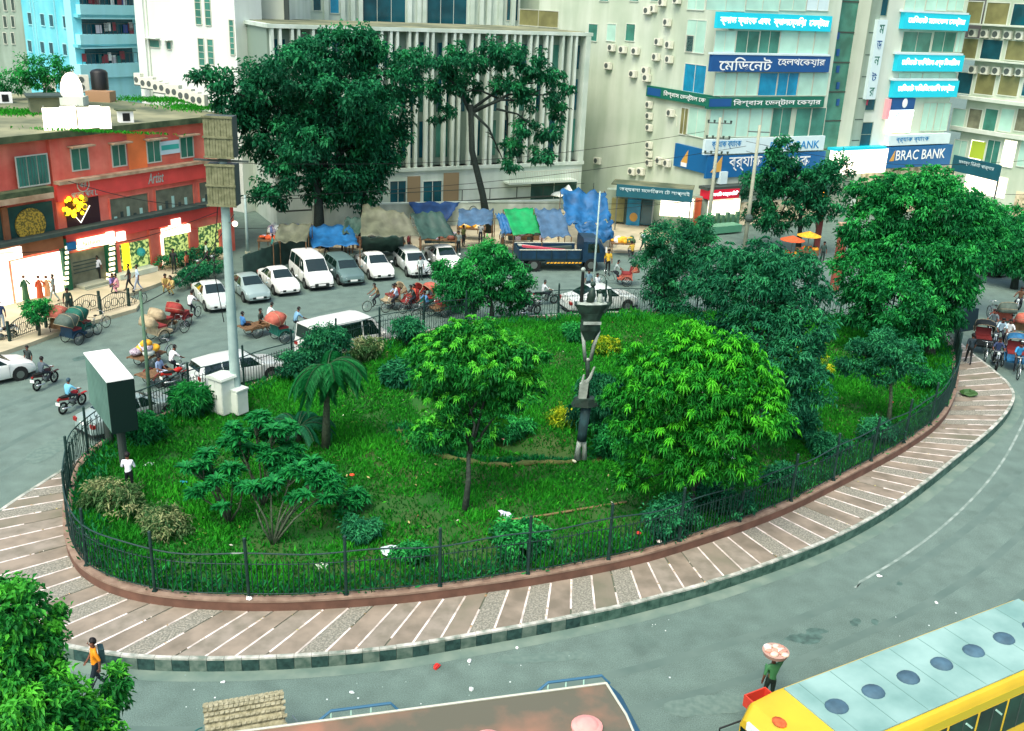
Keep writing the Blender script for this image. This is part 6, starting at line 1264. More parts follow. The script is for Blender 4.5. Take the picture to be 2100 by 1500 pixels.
# far right road
rz = hd(1990, 745, 2060, 760)
rick('rickshaw with its dark canopy tipped up at the right edge', 2050, 670, hd(2080, 690, 2030, 650), hood='hood_grey', body='hood_salmon', up=False, s=1.15); rick('rickshaw with an orange seat back beside the tipped canopy', 2085, 690, hd(2080, 690, 2030, 650), hood='hood_salmon', body='wood', up=False, s=1.1)
rick('black-hooded rickshaw behind the walking man', 2010, 722, hd(2000, 690, 2020, 740), hood='hood_black', body='hood_black', s=1.1); rick('blue-hooded rickshaw coming down the right road', 2075, 755, hd(2060, 730, 2090, 800), hood='hood_blue', body='hood_blue', s=1.15)
rider('puller in a bright blue shirt on the right road', 2075, 755, hd(2060, 730, 2090, 800), '#2f8fc4', 'pedal', dx=.95, s=1.1); rider('puller in pale blue between the right-hand rickshaws', 2045, 715, hd(2060, 730, 2090, 800), '#a9c8d4', 'pedal', s=1.1); bicycle('bicycle leaning by the tree at the garden corner', G(1978, 672), R(60), 1.1)
motorbike('dark motorbike between the right-hand rickshaws', G(2035, 712), R(250), '#16211e', 1.0)
q = MB(); q.loft([[(-1.0, -.8, 0), (1.0, -.8, 0), (1.0, .8, 0), (-1.0, .8, 0)], [(-.9, -.7, 1.35), (.9, -.7, 1.35), (.9, .7, 1.35), (-.9, .7, 1.35)]], 'truck_dark'); tag(q.build('covered_cart', loc=G(1960, 672), rot=R(30)), 'dark covered cart parked at the garden corner under the tree', 'cart')
P_('man in dark clothes walking along the striped pavement', 'walk', 1984, 747, R(75), '#1d3038', '#0f1a1c', z=PV, s=1.05)
car('car', 'dark car under the trees on the far right road', 'sedan', G(2060, 560), hd(2020, 565, 2090, 555), 'paint_dark', s=1.1)
for lab, x, y, a, sh, p_ in (('rider in grey at the head of the right-hand pack', 2030, 690, 235, '#56666a', '#1a2422'), ('rider in white amid the right-hand pack', 2062, 712, 240, '#c9d2d0', '#5a1f1c'), ('rider in dark green near the right edge', 2092, 728, 240, '#27463a', '#14201e'), ('rider in navy lowest in the right-hand pack', 2040, 752, 250, '#26385a', '#14201e'), ('rider in brown far up the right road', 2085, 640, 235, '#6a4f3a', '#14201e')):
    motorbike('motorbike of the '+lab, G(x, y), R(a), p_, 1.05, 'motorbikes on the right road'); rider(lab, x, y, R(a), sh, s=1.05)
# vendors with yellow umbrellas beyond the garden
def cart(label, px, py, mk, s=1.0):
    t = thing('vendor_cart', label, 'vendor cart', G(px, py), 0, 'vendor carts on the far road'); q = MB(); q.box(-.8, .8, -.5, .5, .55, .95, 'wood'); q.build('tray', t)
    wheel(t, -.5, -.52, .3); wheel(t, .5, -.52, .3); q = MB(); q.tube([(0, 0, .9), (0, 0, 2.2)], .025, 6, 'steel'); q.build('pole', t)
    q = MB(); n = 10; q.add([(0, 0, 2.35)]+[(math.cos(2*math.pi*k/n)*.95, math.sin(2*math.pi*k/n)*.95, 2.0) for k in range(n)], [(0, 1+k, 1+(k+1) % n) for k in range(n)], mk); u = q.build('umbrella', t); u.modifiers.new('t', 'SOLIDIFY').thickness = .02
    q = MB(); [q.sph((random.uniform(-.7, .7), random.uniform(-.4, .4), 1.0), .16, random.choice(['heap_orange', 'heap_yellow', 'heap_green']), 6, 4) for _ in range(14)]; q.build('goods', t)
cart('vendor cart under a yellow umbrella beyond the round tree', 1652, 535, 'heap_yellow'); cart('vendor cart with an orange umbrella left of the yellow one', 1618, 545, 'heap_orange')
P_('man standing by the yellow umbrella cart', 'stand', 1685, 540, R(-90), '#274038', '#1a2a28', z=0)
pl = thing('gate_pillar', 'brick-red pillar standing at the far side of the garden', 'pillar', G(1710, 596, 0)); q = MB(); q.box(-.26, .26, -.26, .26, 0, 4.6, '#8f4a38'); q.build('shaft', pl); q = MB(); q.box(-.34, .34, -.34, .34, 4.6, 4.8, 'ledge'); q.build('cap', pl)
pl = thing('gate_pillar', 'slender red pillar carrying an orange flame lamp behind the trees', 'pillar', G(1672, 520, 0)); q = MB(); q.box(-.2, .2, -.2, .2, 0, 3.4, '#7d3a34'); q.build('shaft', pl); q = MB(); q.sph((0, 0, 4.6), (.25, .25, .5), 'flame', 10, 6); mat('flame', '#ffae3a', .5, emit=1.8); q.tube([(0, 0, 3.4), (0, 0, 4.2)], .06, 6, 'stone_dark'); q.build('flame_lamp', pl)

# ================================================================ near road: buses, rickshaw van, people
mat('bus_seam', '#5f857c', .6); mat('bus_yellow', (.62, .42, .02), .35, var=.08, vs=1.0, spec=.6); mat('bus_gold', (.52, .42, .012), .35, spec=.6); mat('bus_roof_blue', '#6d948b', .6, var2='#8fb2a8', vs=.7, det=12); mat('bus_vent', '#41606e', .75, var=.25, vs=3); mat('bus_inside', '#12261f', .4, var2='#1d4032', vs=1.2)
mat('rust_roof', (.105, .105, .072), .85, var2=(.31, .155, .095), vs=.38, det=14, lo=.46, hi=.62, bump=.15); mat('vent_pink', '#d99a90', .6, var=.12, vs=3); mat('bus_blue', '#2f627c', .6)
def busbox(label, name, z, fl, fr, rl, W=None, mk_side='bus_yellow', roof='bus_roof_blue', edge='bus_gold', L=10.0):
    """roof corners in the photograph: front-left, front-right (seen in its travelling sense), rear-left"""
    a, b_, c = G(*fl, z), G(*fr, z), G(*rl, z); d = (a-c).normalized(); n = Vector((-d.y, d.x, 0)); w = (b_-a).dot(n); w = abs(w) if W is None else W
    sgn = 1 if (b_-a).dot(n) > 0 else -1; ang = math.atan2(d.y, d.x)
    t = thing(name, label, 'bus', Vector((a.x, a.y, 0))+n*sgn*w/2, ang); return t, w
# yellow bus: its roof fills the lower right
Z = 3.15
t, w = busbox('yellow city bus with a pale roof and round blue roof vents at the lower right', 'yellow_bus', Z, (1545, 1462), (1700, 1520), (2085, 1252)); w = 2.45
L = 10.5; h = w/2
def sect(x, ww, z0, z1, r=.18): return [(x, -ww, z0), (x, -ww, z1-r), (x, -ww+r*.4, z1-r*.25), (x, -ww+r*1.2, z1), (x, ww-r*1.2, z1), (x, ww-r*.4, z1-r*.25), (x, ww, z1-r), (x, ww, z0)]
q = MB(); q.loft([sect(.0, h*.90, .4, Z-.38), sect(-.28, h*.97, .35, Z-.06), sect(-1.1, h, .35, Z), sect(-L+.5, h, .35, Z), sect(-L, h*.96, .4, Z-.12)], 'bus_yellow'); q.build('body', t, smooth=35)
q = MB(); q.loft([[(x, -h+.16, Z+.004), (x, -h+.16, Z+.035), (x, h-.16, Z+.035), (x, h-.16, Z+.004)] for x in (-1.25, -L+.4)], 'bus_roof_blue'); rf = q.build('roof_panel', t)
for k in range(7):
    q = MB(); x = -1.9-k*1.22; q.sph((x, .0, Z+.03), (.30, .27, .10), 'bus_vent', 16, 6, zlo=-.2); q.build('roof_vent', rf, smooth=True)
for k in range(9): q = MB(); x = -1.7-k*1.05; q.box(x-.008, x+.008, -h+.18, h-.18, Z+.035, Z+.040, 'bus_seam'); q.build('roof_seam', rf)
for s in (-1, 1):
    q = MB(); q.box(-L+.3, -.9, min(s*(h+.005), s*(h-.05)), max(s*(h+.005), s*(h-.05)), 2.62, 2.86, 'bus_gold'); q.build('upper_band', t)
    for k in range(8):
        x = -1.15-k*1.12; q = MB(); q.box(x-1.02, x, min(s*(h+.012), s*(h-.05)), max(s*(h+.012), s*(h-.05)), 1.55, 2.58, 'bus_inside'); wn = q.build('side_window', t)
        q = MB(); q.box(x-.53, x-.49, min(s*(h+.02), s*h), max(s*(h+.02), s*h), 1.55, 2.58, 'frame_dark'); q.bar((x-.9, s*(h+.018), 2.2), (x-.6, s*(h+.018), 2.45), .02, .05, 'glass_pale'); q.build('bar_and_glint', wn)  # upright divider, and a slanted pale strip painting a glint on the pane
    for x in (-2.4, -8.0):
        q = MB(); q.tube([(x, s*(h-.35), .48), (x, s*(h+.01), .48)], .48, 18, 'tyre'); wl = q.build('wheel', t, smooth=40); q = MB(); q.tube([(x, s*(h), .48), (x, s*(h+.02), .48)], .26, 12, 'steel'); q.build('rim', wl)
q = MB(); q.quad((.012, -h*.82, 1.35), (.012, h*.82, 1.35), (-.0, h*.86, 2.55), (-.0, -h*.86, 2.55), 'glass_dark'); q.v = [(a+.02, b, c) for a, b, c in q.v]; q.build('windscreen', t)
q = MB(); q.box(-.04, .045, -h*.7, h*.7, 2.6, 2.8, 'plate'); q.build('route_board', t)
q = MB(); q.tube([(-.2, -h, 2.5), (.35, -h-.15, 2.35), (.35, -h-.15, 2.0)], .025, 6, 'black'); q.box(.3, .4, -h-.28, -h-.05, 1.7, 2.05, 'black'); q.build('mirror', t); q = MB(); q.sph((-.35, -.25, Z-.03), (.16, .2, .05), 'heap_orange', 10, 5); q.build('roof_marker', t, smooth=True)
for s in (-1, 1): q = MB(); q.box(-.03, .03, min(s*h*.5, s*h*.85), max(s*h*.5, s*h*.85), .8, 1.0, 'lamp_clear'); q.build('headlight', t)
# second bus: rusty brown roof along the bottom
Z = 3.0; a, b_ = G(640, 1483, Z), G(1250, 1402, Z); ang = math.atan2(b_.y-a.y, b_.x-a.x)
t = thing('old_bus', 'old blue bus with a rusty brown roof and two round pink vents at the bottom', 'bus', Vector((b_.x, b_.y, 0))+Vector((math.sin(ang), -math.cos(ang), 0))*1.2, ang)
L = 9.5; h = 1.2
q = MB(); q.loft([sect(.42, h*.92, .4, Z-.75, .1), sect(.25, h*.97, .4, Z-.25, .1), sect(0, h, .35, Z, .08), sect(-L, h, .35, Z, .08)], 'bus_blue'); q.build('body', t, smooth=25)
q = MB(); q.box(-L+.1, -.05, -h+.05, h-.05, Z+.004, Z+.03, 'rust_roof'); rf = q.build('roof_panel', t)
for x, y in ((-1.05, -.22), (-3.35, -.25), (-5.7, -.2)): q = MB(); q.tube([(x, y, Z+.03), (x, y, Z+.10), (x, y, Z+.14)], [.36, .36, .30], 18, 'vent_pink'); q.sph((x, y, Z+.14), (.26, .26, .10), 'vent_pink', 16, 6, zlo=-.1); q.build('roof_vent', rf, smooth=35)
q = MB(); q.tube([(-L+.1, h-.03, Z+.05), (-.1, h-.03, Z+.05)], .03, 6, 'frame_pale'); q.tube([(-.1, h-.03, Z+.05), (-.02, 0, Z+.05), (-.1, -h+.03, Z+.05)], .03, 6, 'frame_pale'); q.build('roof_rim', t)
for x0 in (-1.9, -7.0):
    q = MB(); q.tube([(x0, h+.02, Z-.05), (x0+.35, h+.05, Z+.22), (x0+1.7, h+.05, Z+.22), (x0+1.9, h, Z+.0)], .035, 6, 'bus_blue'); [q.tube([(x0+k, h+.03, Z+.0), (x0+k, h+.05, Z+.22)], .02, 5, 'glass_pale') for k in (.35, .8, 1.25)]; q.build('luggage_rail', t)
for s in (-1, 1):
    for k in range(7): x = -.6-k*1.2; q = MB(); q.box(x-1.05, x, min(s*(h+.01), s*(h-.05)), max(s*(h+.01), s*(h-.05)), 1.6, 2.5, 'bus_inside'); q.build('side_window', t)
    for x in (-1.4, -7.4): q = MB(); q.tube([(x, s*(h-.35), .48), (x, s*(h+.01), .48)], .48, 18, 'tyre'); q.build('wheel', t, smooth=40)
q = MB(); q.quad((.40, -h*.8, 1.5), (.40, h*.8, 1.5), (.27, h*.85, 2.65), (.27, -h*.85, 2.65), 'glass_dusk'); q.v = [(a+.03, b, c+.01) for a, b, c in q.v]; q.build('windscreen', t)
# covered rickshaw van with a woven cane top, lower left
mat('cane', (.22, .21, .115), .85, var2=(.42, .40, .25), vs=7, bump=.6, det=4); mat('teal_frame', '#0f5f5a', .6)
g = G(500, 1452, 1.7); rz = hd(420, 1480, 590, 1450)
t = thing('rickshaw_van', 'cycle rickshaw van covered with a woven cane mat at the bottom edge', 'rickshaw van', (g.x, g.y, 0), rz); t.scale = (.74, .92, .95)
nx, ny = 17, 11; q = MB(); P = []
for i in range(nx):
    for j in range(ny):
        x = -1.28+2.56*i/(nx-1); y = -.74+1.48*j/(ny-1); P.append((x, y, 1.88-.42*(y/.74)**2+.02*math.sin(x*9)*math.cos(y*11)))
q.add(P, [(i*ny+j, (i+1)*ny+j, (i+1)*ny+j+1, i*ny+j+1) for i in range(nx-1) for j in range(ny-1)], 'cane'); o = q.build('cane_cover', t, smooth=True); o.modifiers.new('t', 'SOLIDIFY').thickness = .05
for i in range(16):
    for j in range(9):
        x = -1.24+2.48*i/15.; y = -.68+1.36*j/8; z = 1.88-.42*(y/.74)**2+.02; q = MB(); sl = -.56*y/.74*.74*.5
        q.loft([[(x-.07+.03*(j % 2), y-.075, z-.0-sl*.075*0), (x+.07+.03*(j % 2), y-.06, z), (x+.07+.03*(j % 2), y-.06, z+.03), (x-.07+.03*(j % 2), y-.075, z+.03)], [(x-.05+.03*(j % 2), y+.06, z-.01), (x+.09+.03*(j % 2), y+.075, z-.01), (x+.09+.03*(j % 2), y+.075, z+.02), (x-.05+.03*(j % 2), y+.06, z+.02)]], 'cane'); q.build('cane_strip', t)
for s in (-1, 1):
    q = MB(); q.box(-1.28, 1.28, min(s*.72, s*.77), max(s*.72, s*.77), 1.28, 1.46, '#8a3f22'); q.build('valance', t)
    for k in range(6): q = MB(); x = -1.1+k*.44; q.prism([(x-.14, 1.36), (x, 1.26), (x+.14, 1.36), (x, 1.44)], s*.78 if s > 0 else -.80, .80 if s > 0 else -.78, 'heap_orange', 'y'); q.build('tassel', t)
    for x in (-1.15, 1.15): q = MB(); q.tube([(x, s*.68, .62), (x, s*.72, 1.6)], .025, 6, 'teal_frame'); q.build('cover_post', t)
for k in range(9): q = MB(); x = -1.2+k*.27; q.box(x, x+.25, -.68, .68, .58, .62, 'wood'); q.build('bed_plank', t)
wheel(t, -.5, .66, .35); wheel(t, -.5, -.66, .35); wheel(t, 1.9, 0, .34)
q = MB(); q.tube([(-1.2, 0, .5), (1.2, 0, .45), (1.75, 0, .85), (1.9, 0, .34)], .025, 6, 'teal_frame'); q.tube([(1.6, -.28, 1.05), (1.75, 0, 1.02), (1.6, .28, 1.05)], .015, 6, 'chrome'); q.ring((-1.35, 0, .95), .45, .02, 'y', 12, 5, 'teal_frame', 90, 270); q.build('frame', t)
# people near
g = G(202, 1420); person('man in an orange shirt with a backpack walking beside the kerb', 'walk', g, R(-150), '#e08a0c', '#12232a', s=1.03, group=GR)
q = MB(); q.loft([[(-.26, -.14, 1.0), (-.26, .14, 1.0), (-.26, .15, 1.42), (-.26, -.15, 1.42)], [(-.12, -.15, .98), (-.12, .15, .98), (-.12, .16, 1.45), (-.12, -.16, 1.45)]], '#1c3a3a'); tag(q.build('backpack', loc=g, rot=R(-150)), 'dark backpack worn by the man in the orange shirt', 'backpack')
g = G(1573, 1448); person('man in a green shirt carrying a round tray on his head', 'carry', g, R(100), '#3d7a4a', '#1a2a22', s=1.0, group=GR)
q = MB(); q.tube([(0, 0, 1.70), (0, 0, 1.74), (0, 0, 1.86)], [.20, .33, .37], 20, '#b09080'); q.build
tr = thing('tray', 'pale round tray of goods balanced on the porter\'s head', 'tray', g, 0); q.build('basin', tr, smooth=40); q = MB(); [q.sph((random.uniform(-.22, .22), random.uniform(-.22, .22), 1.88), (.12, .1, .06), random.choice(['#d9c4ae', '#efe6da', '#c98f7a']), 7, 4) for _ in range(18)]; q.build('goods', tr, smooth=True)
q = MB(); q.box(-.38, .38, -.3, -.26, 0, .35, '#c8402c'); q.box(-.38, .38, .26, .3, 0, .35, '#c8402c'); q.box(-.38, -.34, -.26, .26, 0, .35, '#c8402c'); q.box(.34, .38, -.26, .26, 0, .35, '#c8402c'); q.box(-.34, .34, -.26, .26, 0, .03, '#7a2018'); tag(q.build('crate', loc=G(1560, 1452, .75), rot=R(30)), 'open red plastic crate carried low in front of the porter', 'crate')
g = G(268, 1015, LN); person('man in a white shirt standing in the garden inside the railing', 'hold', g, R(95), '#e9eff2', '#141c1f', s=1.0, group=GR)
# litter
def litter(lab, px, py, z, mk, s, name='litter'):
    q = MB(); q.sph((0, 0, s*.3), (s, s*.7, s*.35), mk, 7, 5); q.v = [(x+random.uniform(-.2, .2)*s, y+random.uniform(-.2, .2)*s, max(0, z_+random.uniform(-.15, .2)*s)) for x, y, z_ in q.v]; o = q.build(name, loc=G(px, py, z), rot=random.random()*3); tag(o, lab, 'litter', 'litter scattered about')
for lab, x, y, z, mk, s in (('white bag lying on the planter wall', 511, 1229, WT, '#eef0ec', .13), ('red packet on the road by the kerb', 895, 1369, 0, '#d0342c', .14), ('large crumpled white plastic sheet behind the railing', 805, 1135, LN, '#d8e6ea', .42), ('white and blue rag on the garden edging', 1036, 1060, LN, '#c4c8dc', .28), ('white scrap on the asphalt near the mat-covered rickshaw', 458, 1400, 0, '#e8efec', .07),
    ('pale scrap at the kerb foot right of the red packet', 963, 1358, 0, '#d5ded8', .09), ('white scrap near the bus rail', 1060, 1330, 0, '#eef2ee', .06), ('flat pale scrap on the asphalt before the old bus', 722, 1422, 0, '#c9d8d2', .08), ('white scrap above the old bus roof', 966, 1415, 0, '#c9d8d2', .09), ('white scrap at the right kerb', 1803, 1183, 0, '#eef2ee', .10),
    ('white scrap in the right lane', 1920, 1237, 0, '#dfe8e2', .07), ('pale scrap in the grass beside the sculpture foot', 1178, 948, LN+.3, '#c9c9a8', .12), ('pale scrap behind the hatchback of leaves', 660, 1165, LN, '#c8d8c0', .22), ('pale scrap on the garden grass near the white-shirted man', 305, 957, LN, '#cfe0d4', .22), ('small blue bag under the plumeria', 376, 993, LN, '#2aa0b8', .16), ('green weed tuft on the pavement', 1985, 812, PV, '#35592a', .45)):
    litter(lab, x, y, z, mk, s)
n_ = 420; q = MB()
for _ in range(n_):
    i = random.randrange(len(st)); f = random.random(); p = st[i].lerp(inn[i], f*.9+.05); s = random.uniform(.02, .05); a = random.random()*6; z = PV+.008
    u = Vector((math.cos(a), math.sin(a), 0))*s; v = Vector((-math.sin(a), math.cos(a), 0))*s*.6
    q.quad(*(tuple(Vector((p.x, p.y, z+random.random()*.015))+e) for e in (u, v, -u, -v)), random.choice(['#c9a37a', '#b8b06a', '#d9d3c0', '#8f7a4a']))
stuff(q.build('fallen_leaves'))
q = MB()
for _ in range(70):
    p = G(random.uniform(300, 2050), random.uniform(1250, 1480)); 
    if (p.x, p.y) and abs(p.x) < 40: s = random.uniform(.01, .025); q.box(p.x-s, p.x+s, p.y-s, p.y+s, .0, .012, random.choice(['#c9d8d2', '#7f968c', '#dfe8e2']))
stuff(q.build('road_grit'))
# metal sign plate hanging in the garden, brick edging
pl = thing('notice_plate', 'small pale tilted notice plate under the right mango tree', 'sign', G(1474, 985, LN), R(15)); q = MB(); q.box(-.36, .36, -.02, .02, 1.0, 1.5, 'sign_pale'); [q.box(-.3, .3, -.026, -.02, 1.08+k*.1, 1.11+k*.1, 'stone_dark') for k in range(4)]; q.build('plate', pl, rot=(0, R(14), 0)); q = MB(); q.tube([(0, .03, 0), (0, .03, 1.2)], .03, 6, 'steel'); q.build('stake', pl)
ed = catmull([G(x, y, LN) for x, y in ((1020, 1072), (1110, 1060), (1200, 1045), (1285, 1032))], .25, closed=False)
q = MB(); q.tube([(p.x, p.y, LN+.04) for p in ed], .05, 5, 'soil_tan'); tag(q.build('garden_edging', smooth=True), 'thin tan edging strip curving across the grass near the front railing', 'edging')
# kerb railing on the left shop pavement
def arch_fence(label, x0, y0, x1, y1):
    a, b_ = G(x0, y0, .22), G(x1, y1, .22); L = (b_-a).length; t = thing('pavement_railing', label, 'railing', a, math.atan2(b_.y-a.y, b_.x-a.x), 'arched railings along the shop pavement'); n = int(L/.13)
    for k in range(n+1): x = L*k/n; z = .75+.30*math.sin(math.pi*x/L); q = MB(); q.bar((x, 0, .05), (x, 0, z), .02, .02, 'steel' if k % 3 else 'iron'); q.build('bar', t)
    q = MB(); q.tube([(L*k/12, 0, .77+.30*math.sin(math.pi*k/12)) for k in range(13)], .025, 6, 'iron'); q.tube([(0, 0, .12), (L, 0, .12)], .02, 6, 'iron'); q.ring((L/2, 0, .5), .24, .02, 'y', 14, 5, 'iron'); q.ring((L/2-.5, 0, .45), .2, .02, 'y', 14, 5, 'iron'); q.ring((L/2+.5, 0, .45), .2, .02, 'y', 14, 5, 'iron'); q.build('arch', t)
    for x in (0, L): q = MB(); q.box(x-.06, x+.06, -.06, .06, 0, 1.1, 'iron'); q.build('post', t)
arch_fence('arched iron railing at the far left of the kerb', 20, 700, 78, 678); arch_fence('arched iron railing beside the small kerb tree', 95, 672, 150, 650); arch_fence('arched iron railing behind the parked rickshaws', 150, 650, 205, 634); arch_fence('last arched iron railing before the driveway gap', 207, 645, 265, 628)

# more of the crowd round the market and on the roads
for i, (lab, k, x, y, rot, sh, tr) in enumerate((('man in a teal shirt at the orange heap stall', 'stand', 560, 528, 200, '#2f7f78', '#1b2a2a'), ('woman in magenta beside the pale goods stall', 'stand', 606, 520, -60, '#9a3a68', '#9a3a68'), ('man in grey bending at the pale goods stall', 'hold', 575, 515, 60, '#79867f', '#222222'),
  ('shopper in light yellow before the blue tarpaulin', 'walk', 672, 527, 180, '#d0c98f', '#26323a'), ('vendor in a checked dark shirt under the blue tarpaulin', 'stand', 705, 520, -90, '#3a4a5a', '#1a1f22'), ('man in maroon between the awnings', 'walk', 838, 523, 10, '#6f2a30', '#1f2626'), ('vendor in white beside the glowing fruit stall', 'stand', 985, 500, -100, '#dfe5df', '#3a4048'),
  ('customer in olive at the glowing fruit stall', 'stand', 950, 507, 40, '#5f6a3a', '#1f2626'), ('man in sky blue behind the truck bed', 'stand', 1030, 512, -90, '#7fb0cc', '#22303a'), ('vendor crouching at the pineapple cart', 'squat', 1296, 528, 120, '#b79a3a', '#2a3030'), ('man in white crossing near the far pavement', 'walk', 1345, 545, 20, '#dfe3e0', '#3a4a44'),
  ('pedestrian in rust walking by the dark hedge', 'walk', 385, 568, 160, '#a35a3a', '#20282a'), ('pedestrian in pale green near the lit corner shop', 'walk', 425, 545, 190, '#a9c4a9', '#20282a'), ('man in navy near the parked silver sedan', 'stand', 470, 560, -70, '#22345a', '#1a1f22'))):
    rr = lab; P_(lab, k, x, y, R(rot), sh, tr, z=.14 if x > 440 else .22)
for lab, x, y, a, p_ in (('first of the motorbikes parked by the green screen', 505, 560, 110, '#14201e'), ('second motorbike parked by the green screen', 522, 553, 112, '#5a1f1c'), ('motorbike parked nearest the blue tarpaulin', 545, 545, 108, '#1c2f44'), ('motorbike parked beside the lit corner shop', 440, 556, 120, '#14201e'), ('motorbike parked before the potted plants', 410, 566, 118, '#3a1a18')): motorbike(lab, G(x, y, .02), R(a), p_, 1.0, 'motorbikes parked by the market')
for lab, x, y, w_, sh in (('tan sheet over a low stall at the left end of the market', 600, 486, 2.2, 'tarp_brown'), ('dark sheet filling the gap right of the blue tarpaulin', 728, 470, 1.6, 'tarp_dark'), ('sagging grey sheet between the tall tree and the dark green tarpaulin', 975, 452, 2.6, 'tarp_greyblue')):
    c = G(x, y, 2.4); tarp(lab, [c+Vector((-w_/2, .9, .6)), c+Vector((w_/2, 1.2, .7)), c+Vector((w_/2, -.9, -.1)), c+Vector((-w_/2, -1.0, -.2))], sh, .25)
for lab, x, y, w_ in (('dark boxes added as shade under the brown awning', 775, 508, 3.2), ('dark boxes added as shade under the dark green tarpaulin', 905, 498, 2.6), ('dark boxes added as shade behind the truck bed', 1085, 492, 3.4), ('dark boxes added as shade under the blue tarpaulin', 690, 500, 2.4)):
    t = thing('dark_backing', lab, 'dark boxes', G(x, y, .14), R(12), 'dark boxes added as shade in the stalls')  # dark boxes added to stand for the shade under the awnings
    for k in range(int(w_/.5)):
        for h_ in range(2+k % 2): q = MB(); q.box(-w_/2+k*.5, -w_/2+k*.5+.46, -.25, .25, h_*.42, h_*.42+.39, random.choice(['stone_dark', 'wood', 'truck_dark', 'heap_mixed', '#5a3f2f'])); q.build('crate', t)
# ================================================================ trees and shrubs
def LB(base, specs): return [lobe(x, y, r, base, dy) for x, y, r, dy in specs]
# big spreading tree over the market
bA = G(655, 508, .1)
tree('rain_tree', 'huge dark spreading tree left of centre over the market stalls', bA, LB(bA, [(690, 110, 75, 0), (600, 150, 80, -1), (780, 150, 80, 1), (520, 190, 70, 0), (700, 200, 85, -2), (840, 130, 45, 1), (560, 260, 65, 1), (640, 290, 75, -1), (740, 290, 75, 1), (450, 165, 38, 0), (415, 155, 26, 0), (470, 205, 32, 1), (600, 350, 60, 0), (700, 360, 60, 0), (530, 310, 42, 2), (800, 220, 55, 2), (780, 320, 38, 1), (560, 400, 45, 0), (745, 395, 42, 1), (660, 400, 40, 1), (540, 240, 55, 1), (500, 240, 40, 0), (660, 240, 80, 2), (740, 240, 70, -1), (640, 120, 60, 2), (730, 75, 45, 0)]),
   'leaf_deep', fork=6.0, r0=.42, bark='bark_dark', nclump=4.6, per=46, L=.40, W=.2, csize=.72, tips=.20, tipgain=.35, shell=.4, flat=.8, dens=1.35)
bB = G(742, 500, .1); tree('street_tree', 'slimmer dark-trunked tree right behind the huge spreading tree', bB, LB(bB, [(760, 330, 45, 0), (730, 380, 40, 0), (800, 290, 40, 1)]), 'leaf_deep', fork=5, r0=.30, bark='bark_dark', nclump=5, per=40, L=.4, W=.2, csize=.7)
bC = G(1003, 478, .1)
tree('street_tree', 'tall leaning tree with a bare dark trunk in front of the finned building', bC, LB(bC, [(900, 140, 42, 0), (960, 120, 45, 0), (1020, 110, 50, 0), (1080, 130, 45, 0), (1130, 160, 35, 1), (880, 190, 35, 0), (950, 180, 42, 1), (1040, 185, 45, 0), (1100, 205, 35, 0), (1150, 230, 28, 1), (1120, 270, 30, 0), (1070, 260, 28, 0), (1150, 190, 25, 0), (905, 235, 26, 0), (1050, 300, 26, 1), (1110, 320, 28, 0), (1040, 340, 20, 0)]),
   'leaf_deep', fork=9.5, r0=.30, bark='bark_dark', lean=[D(990, 400, math.hypot(bC.x, bC.y)), D(968, 310, math.hypot(bC.x, bC.y)), D(965, 215, math.hypot(bC.x, bC.y))], nclump=4.6, per=40, L=.40, W=.2, csize=.55, tips=.2, shell=.4, flat=.7, dens=1.5)
# garden trees, back row
b1 = G(1008, 655, LN); tree('garden_tree', 'mid-green bushy tree at the back railing left of the sculpture', b1, LB(b1, [(980, 560, 52, 0), (1040, 570, 45, 0), (1010, 530, 35, 0), (930, 590, 40, 0), (960, 610, 35, 0), (1045, 610, 35, .5), (910, 555, 25, .5), (1070, 590, 25, 0)]), 'leaf_mid', fork=1.4, r0=.14, nclump=16, per=44, L=.26, W=.10, csize=.42, tips=.25, tipgain=.3)
b2 = G(1350, 640, LN); tree('garden_tree', 'pale feathery tree at the back of the garden beside the round tree', b2, LB(b2, [(1380, 490, 50, 0), (1430, 510, 45, 0), (1350, 540, 42, 0), (1400, 560, 50, 0), (1350, 590, 35, 0), (1440, 470, 30, 0), (1370, 620, 30, 0)]), 'leaf_blue', fork=1.5, r0=.16, nclump=14, per=44, L=.26, W=.08, csize=.45, tips=.35, tipgain=.35, shell=.5)
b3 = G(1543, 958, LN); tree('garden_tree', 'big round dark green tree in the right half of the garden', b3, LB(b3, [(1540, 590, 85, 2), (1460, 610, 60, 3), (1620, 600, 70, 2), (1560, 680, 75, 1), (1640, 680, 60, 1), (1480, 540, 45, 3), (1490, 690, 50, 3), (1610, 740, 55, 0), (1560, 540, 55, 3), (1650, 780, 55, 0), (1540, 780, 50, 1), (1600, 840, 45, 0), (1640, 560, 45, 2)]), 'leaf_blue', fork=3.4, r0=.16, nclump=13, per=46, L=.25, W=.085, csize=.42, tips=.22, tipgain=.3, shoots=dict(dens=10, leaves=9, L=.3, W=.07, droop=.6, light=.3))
b4 = G(1905, 735, LN); tree('garden_tree', 'largest garden tree, broad and bright green at the right end', b4, LB(b4, [(1860, 420, 75, 0), (1790, 470, 65, 0), (1940, 430, 70, 0), (1780, 560, 70, -1), (1870, 520, 90, 0), (1950, 520, 75, 0), (2010, 450, 45, 1), (1840, 620, 80, -2), (1930, 610, 60, 0), (1760, 630, 45, -1), (1910, 380, 40, 0), (1830, 400, 45, 0), (1990, 520, 50, 1), (1950, 580, 55, 0), (1780, 400, 40, 0), (1860, 680, 50, -2), (1930, 660, 38, 0), (2030, 500, 40, 2)]), 'leaf_mid', fork=3.2, r0=.3, nclump=13, per=46, L=.27, W=.12, csize=.46, tips=.32, tipgain=.35, shoots=dict(dens=12, leaves=9, L=.3, W=.10, droop=.5, light=.35))
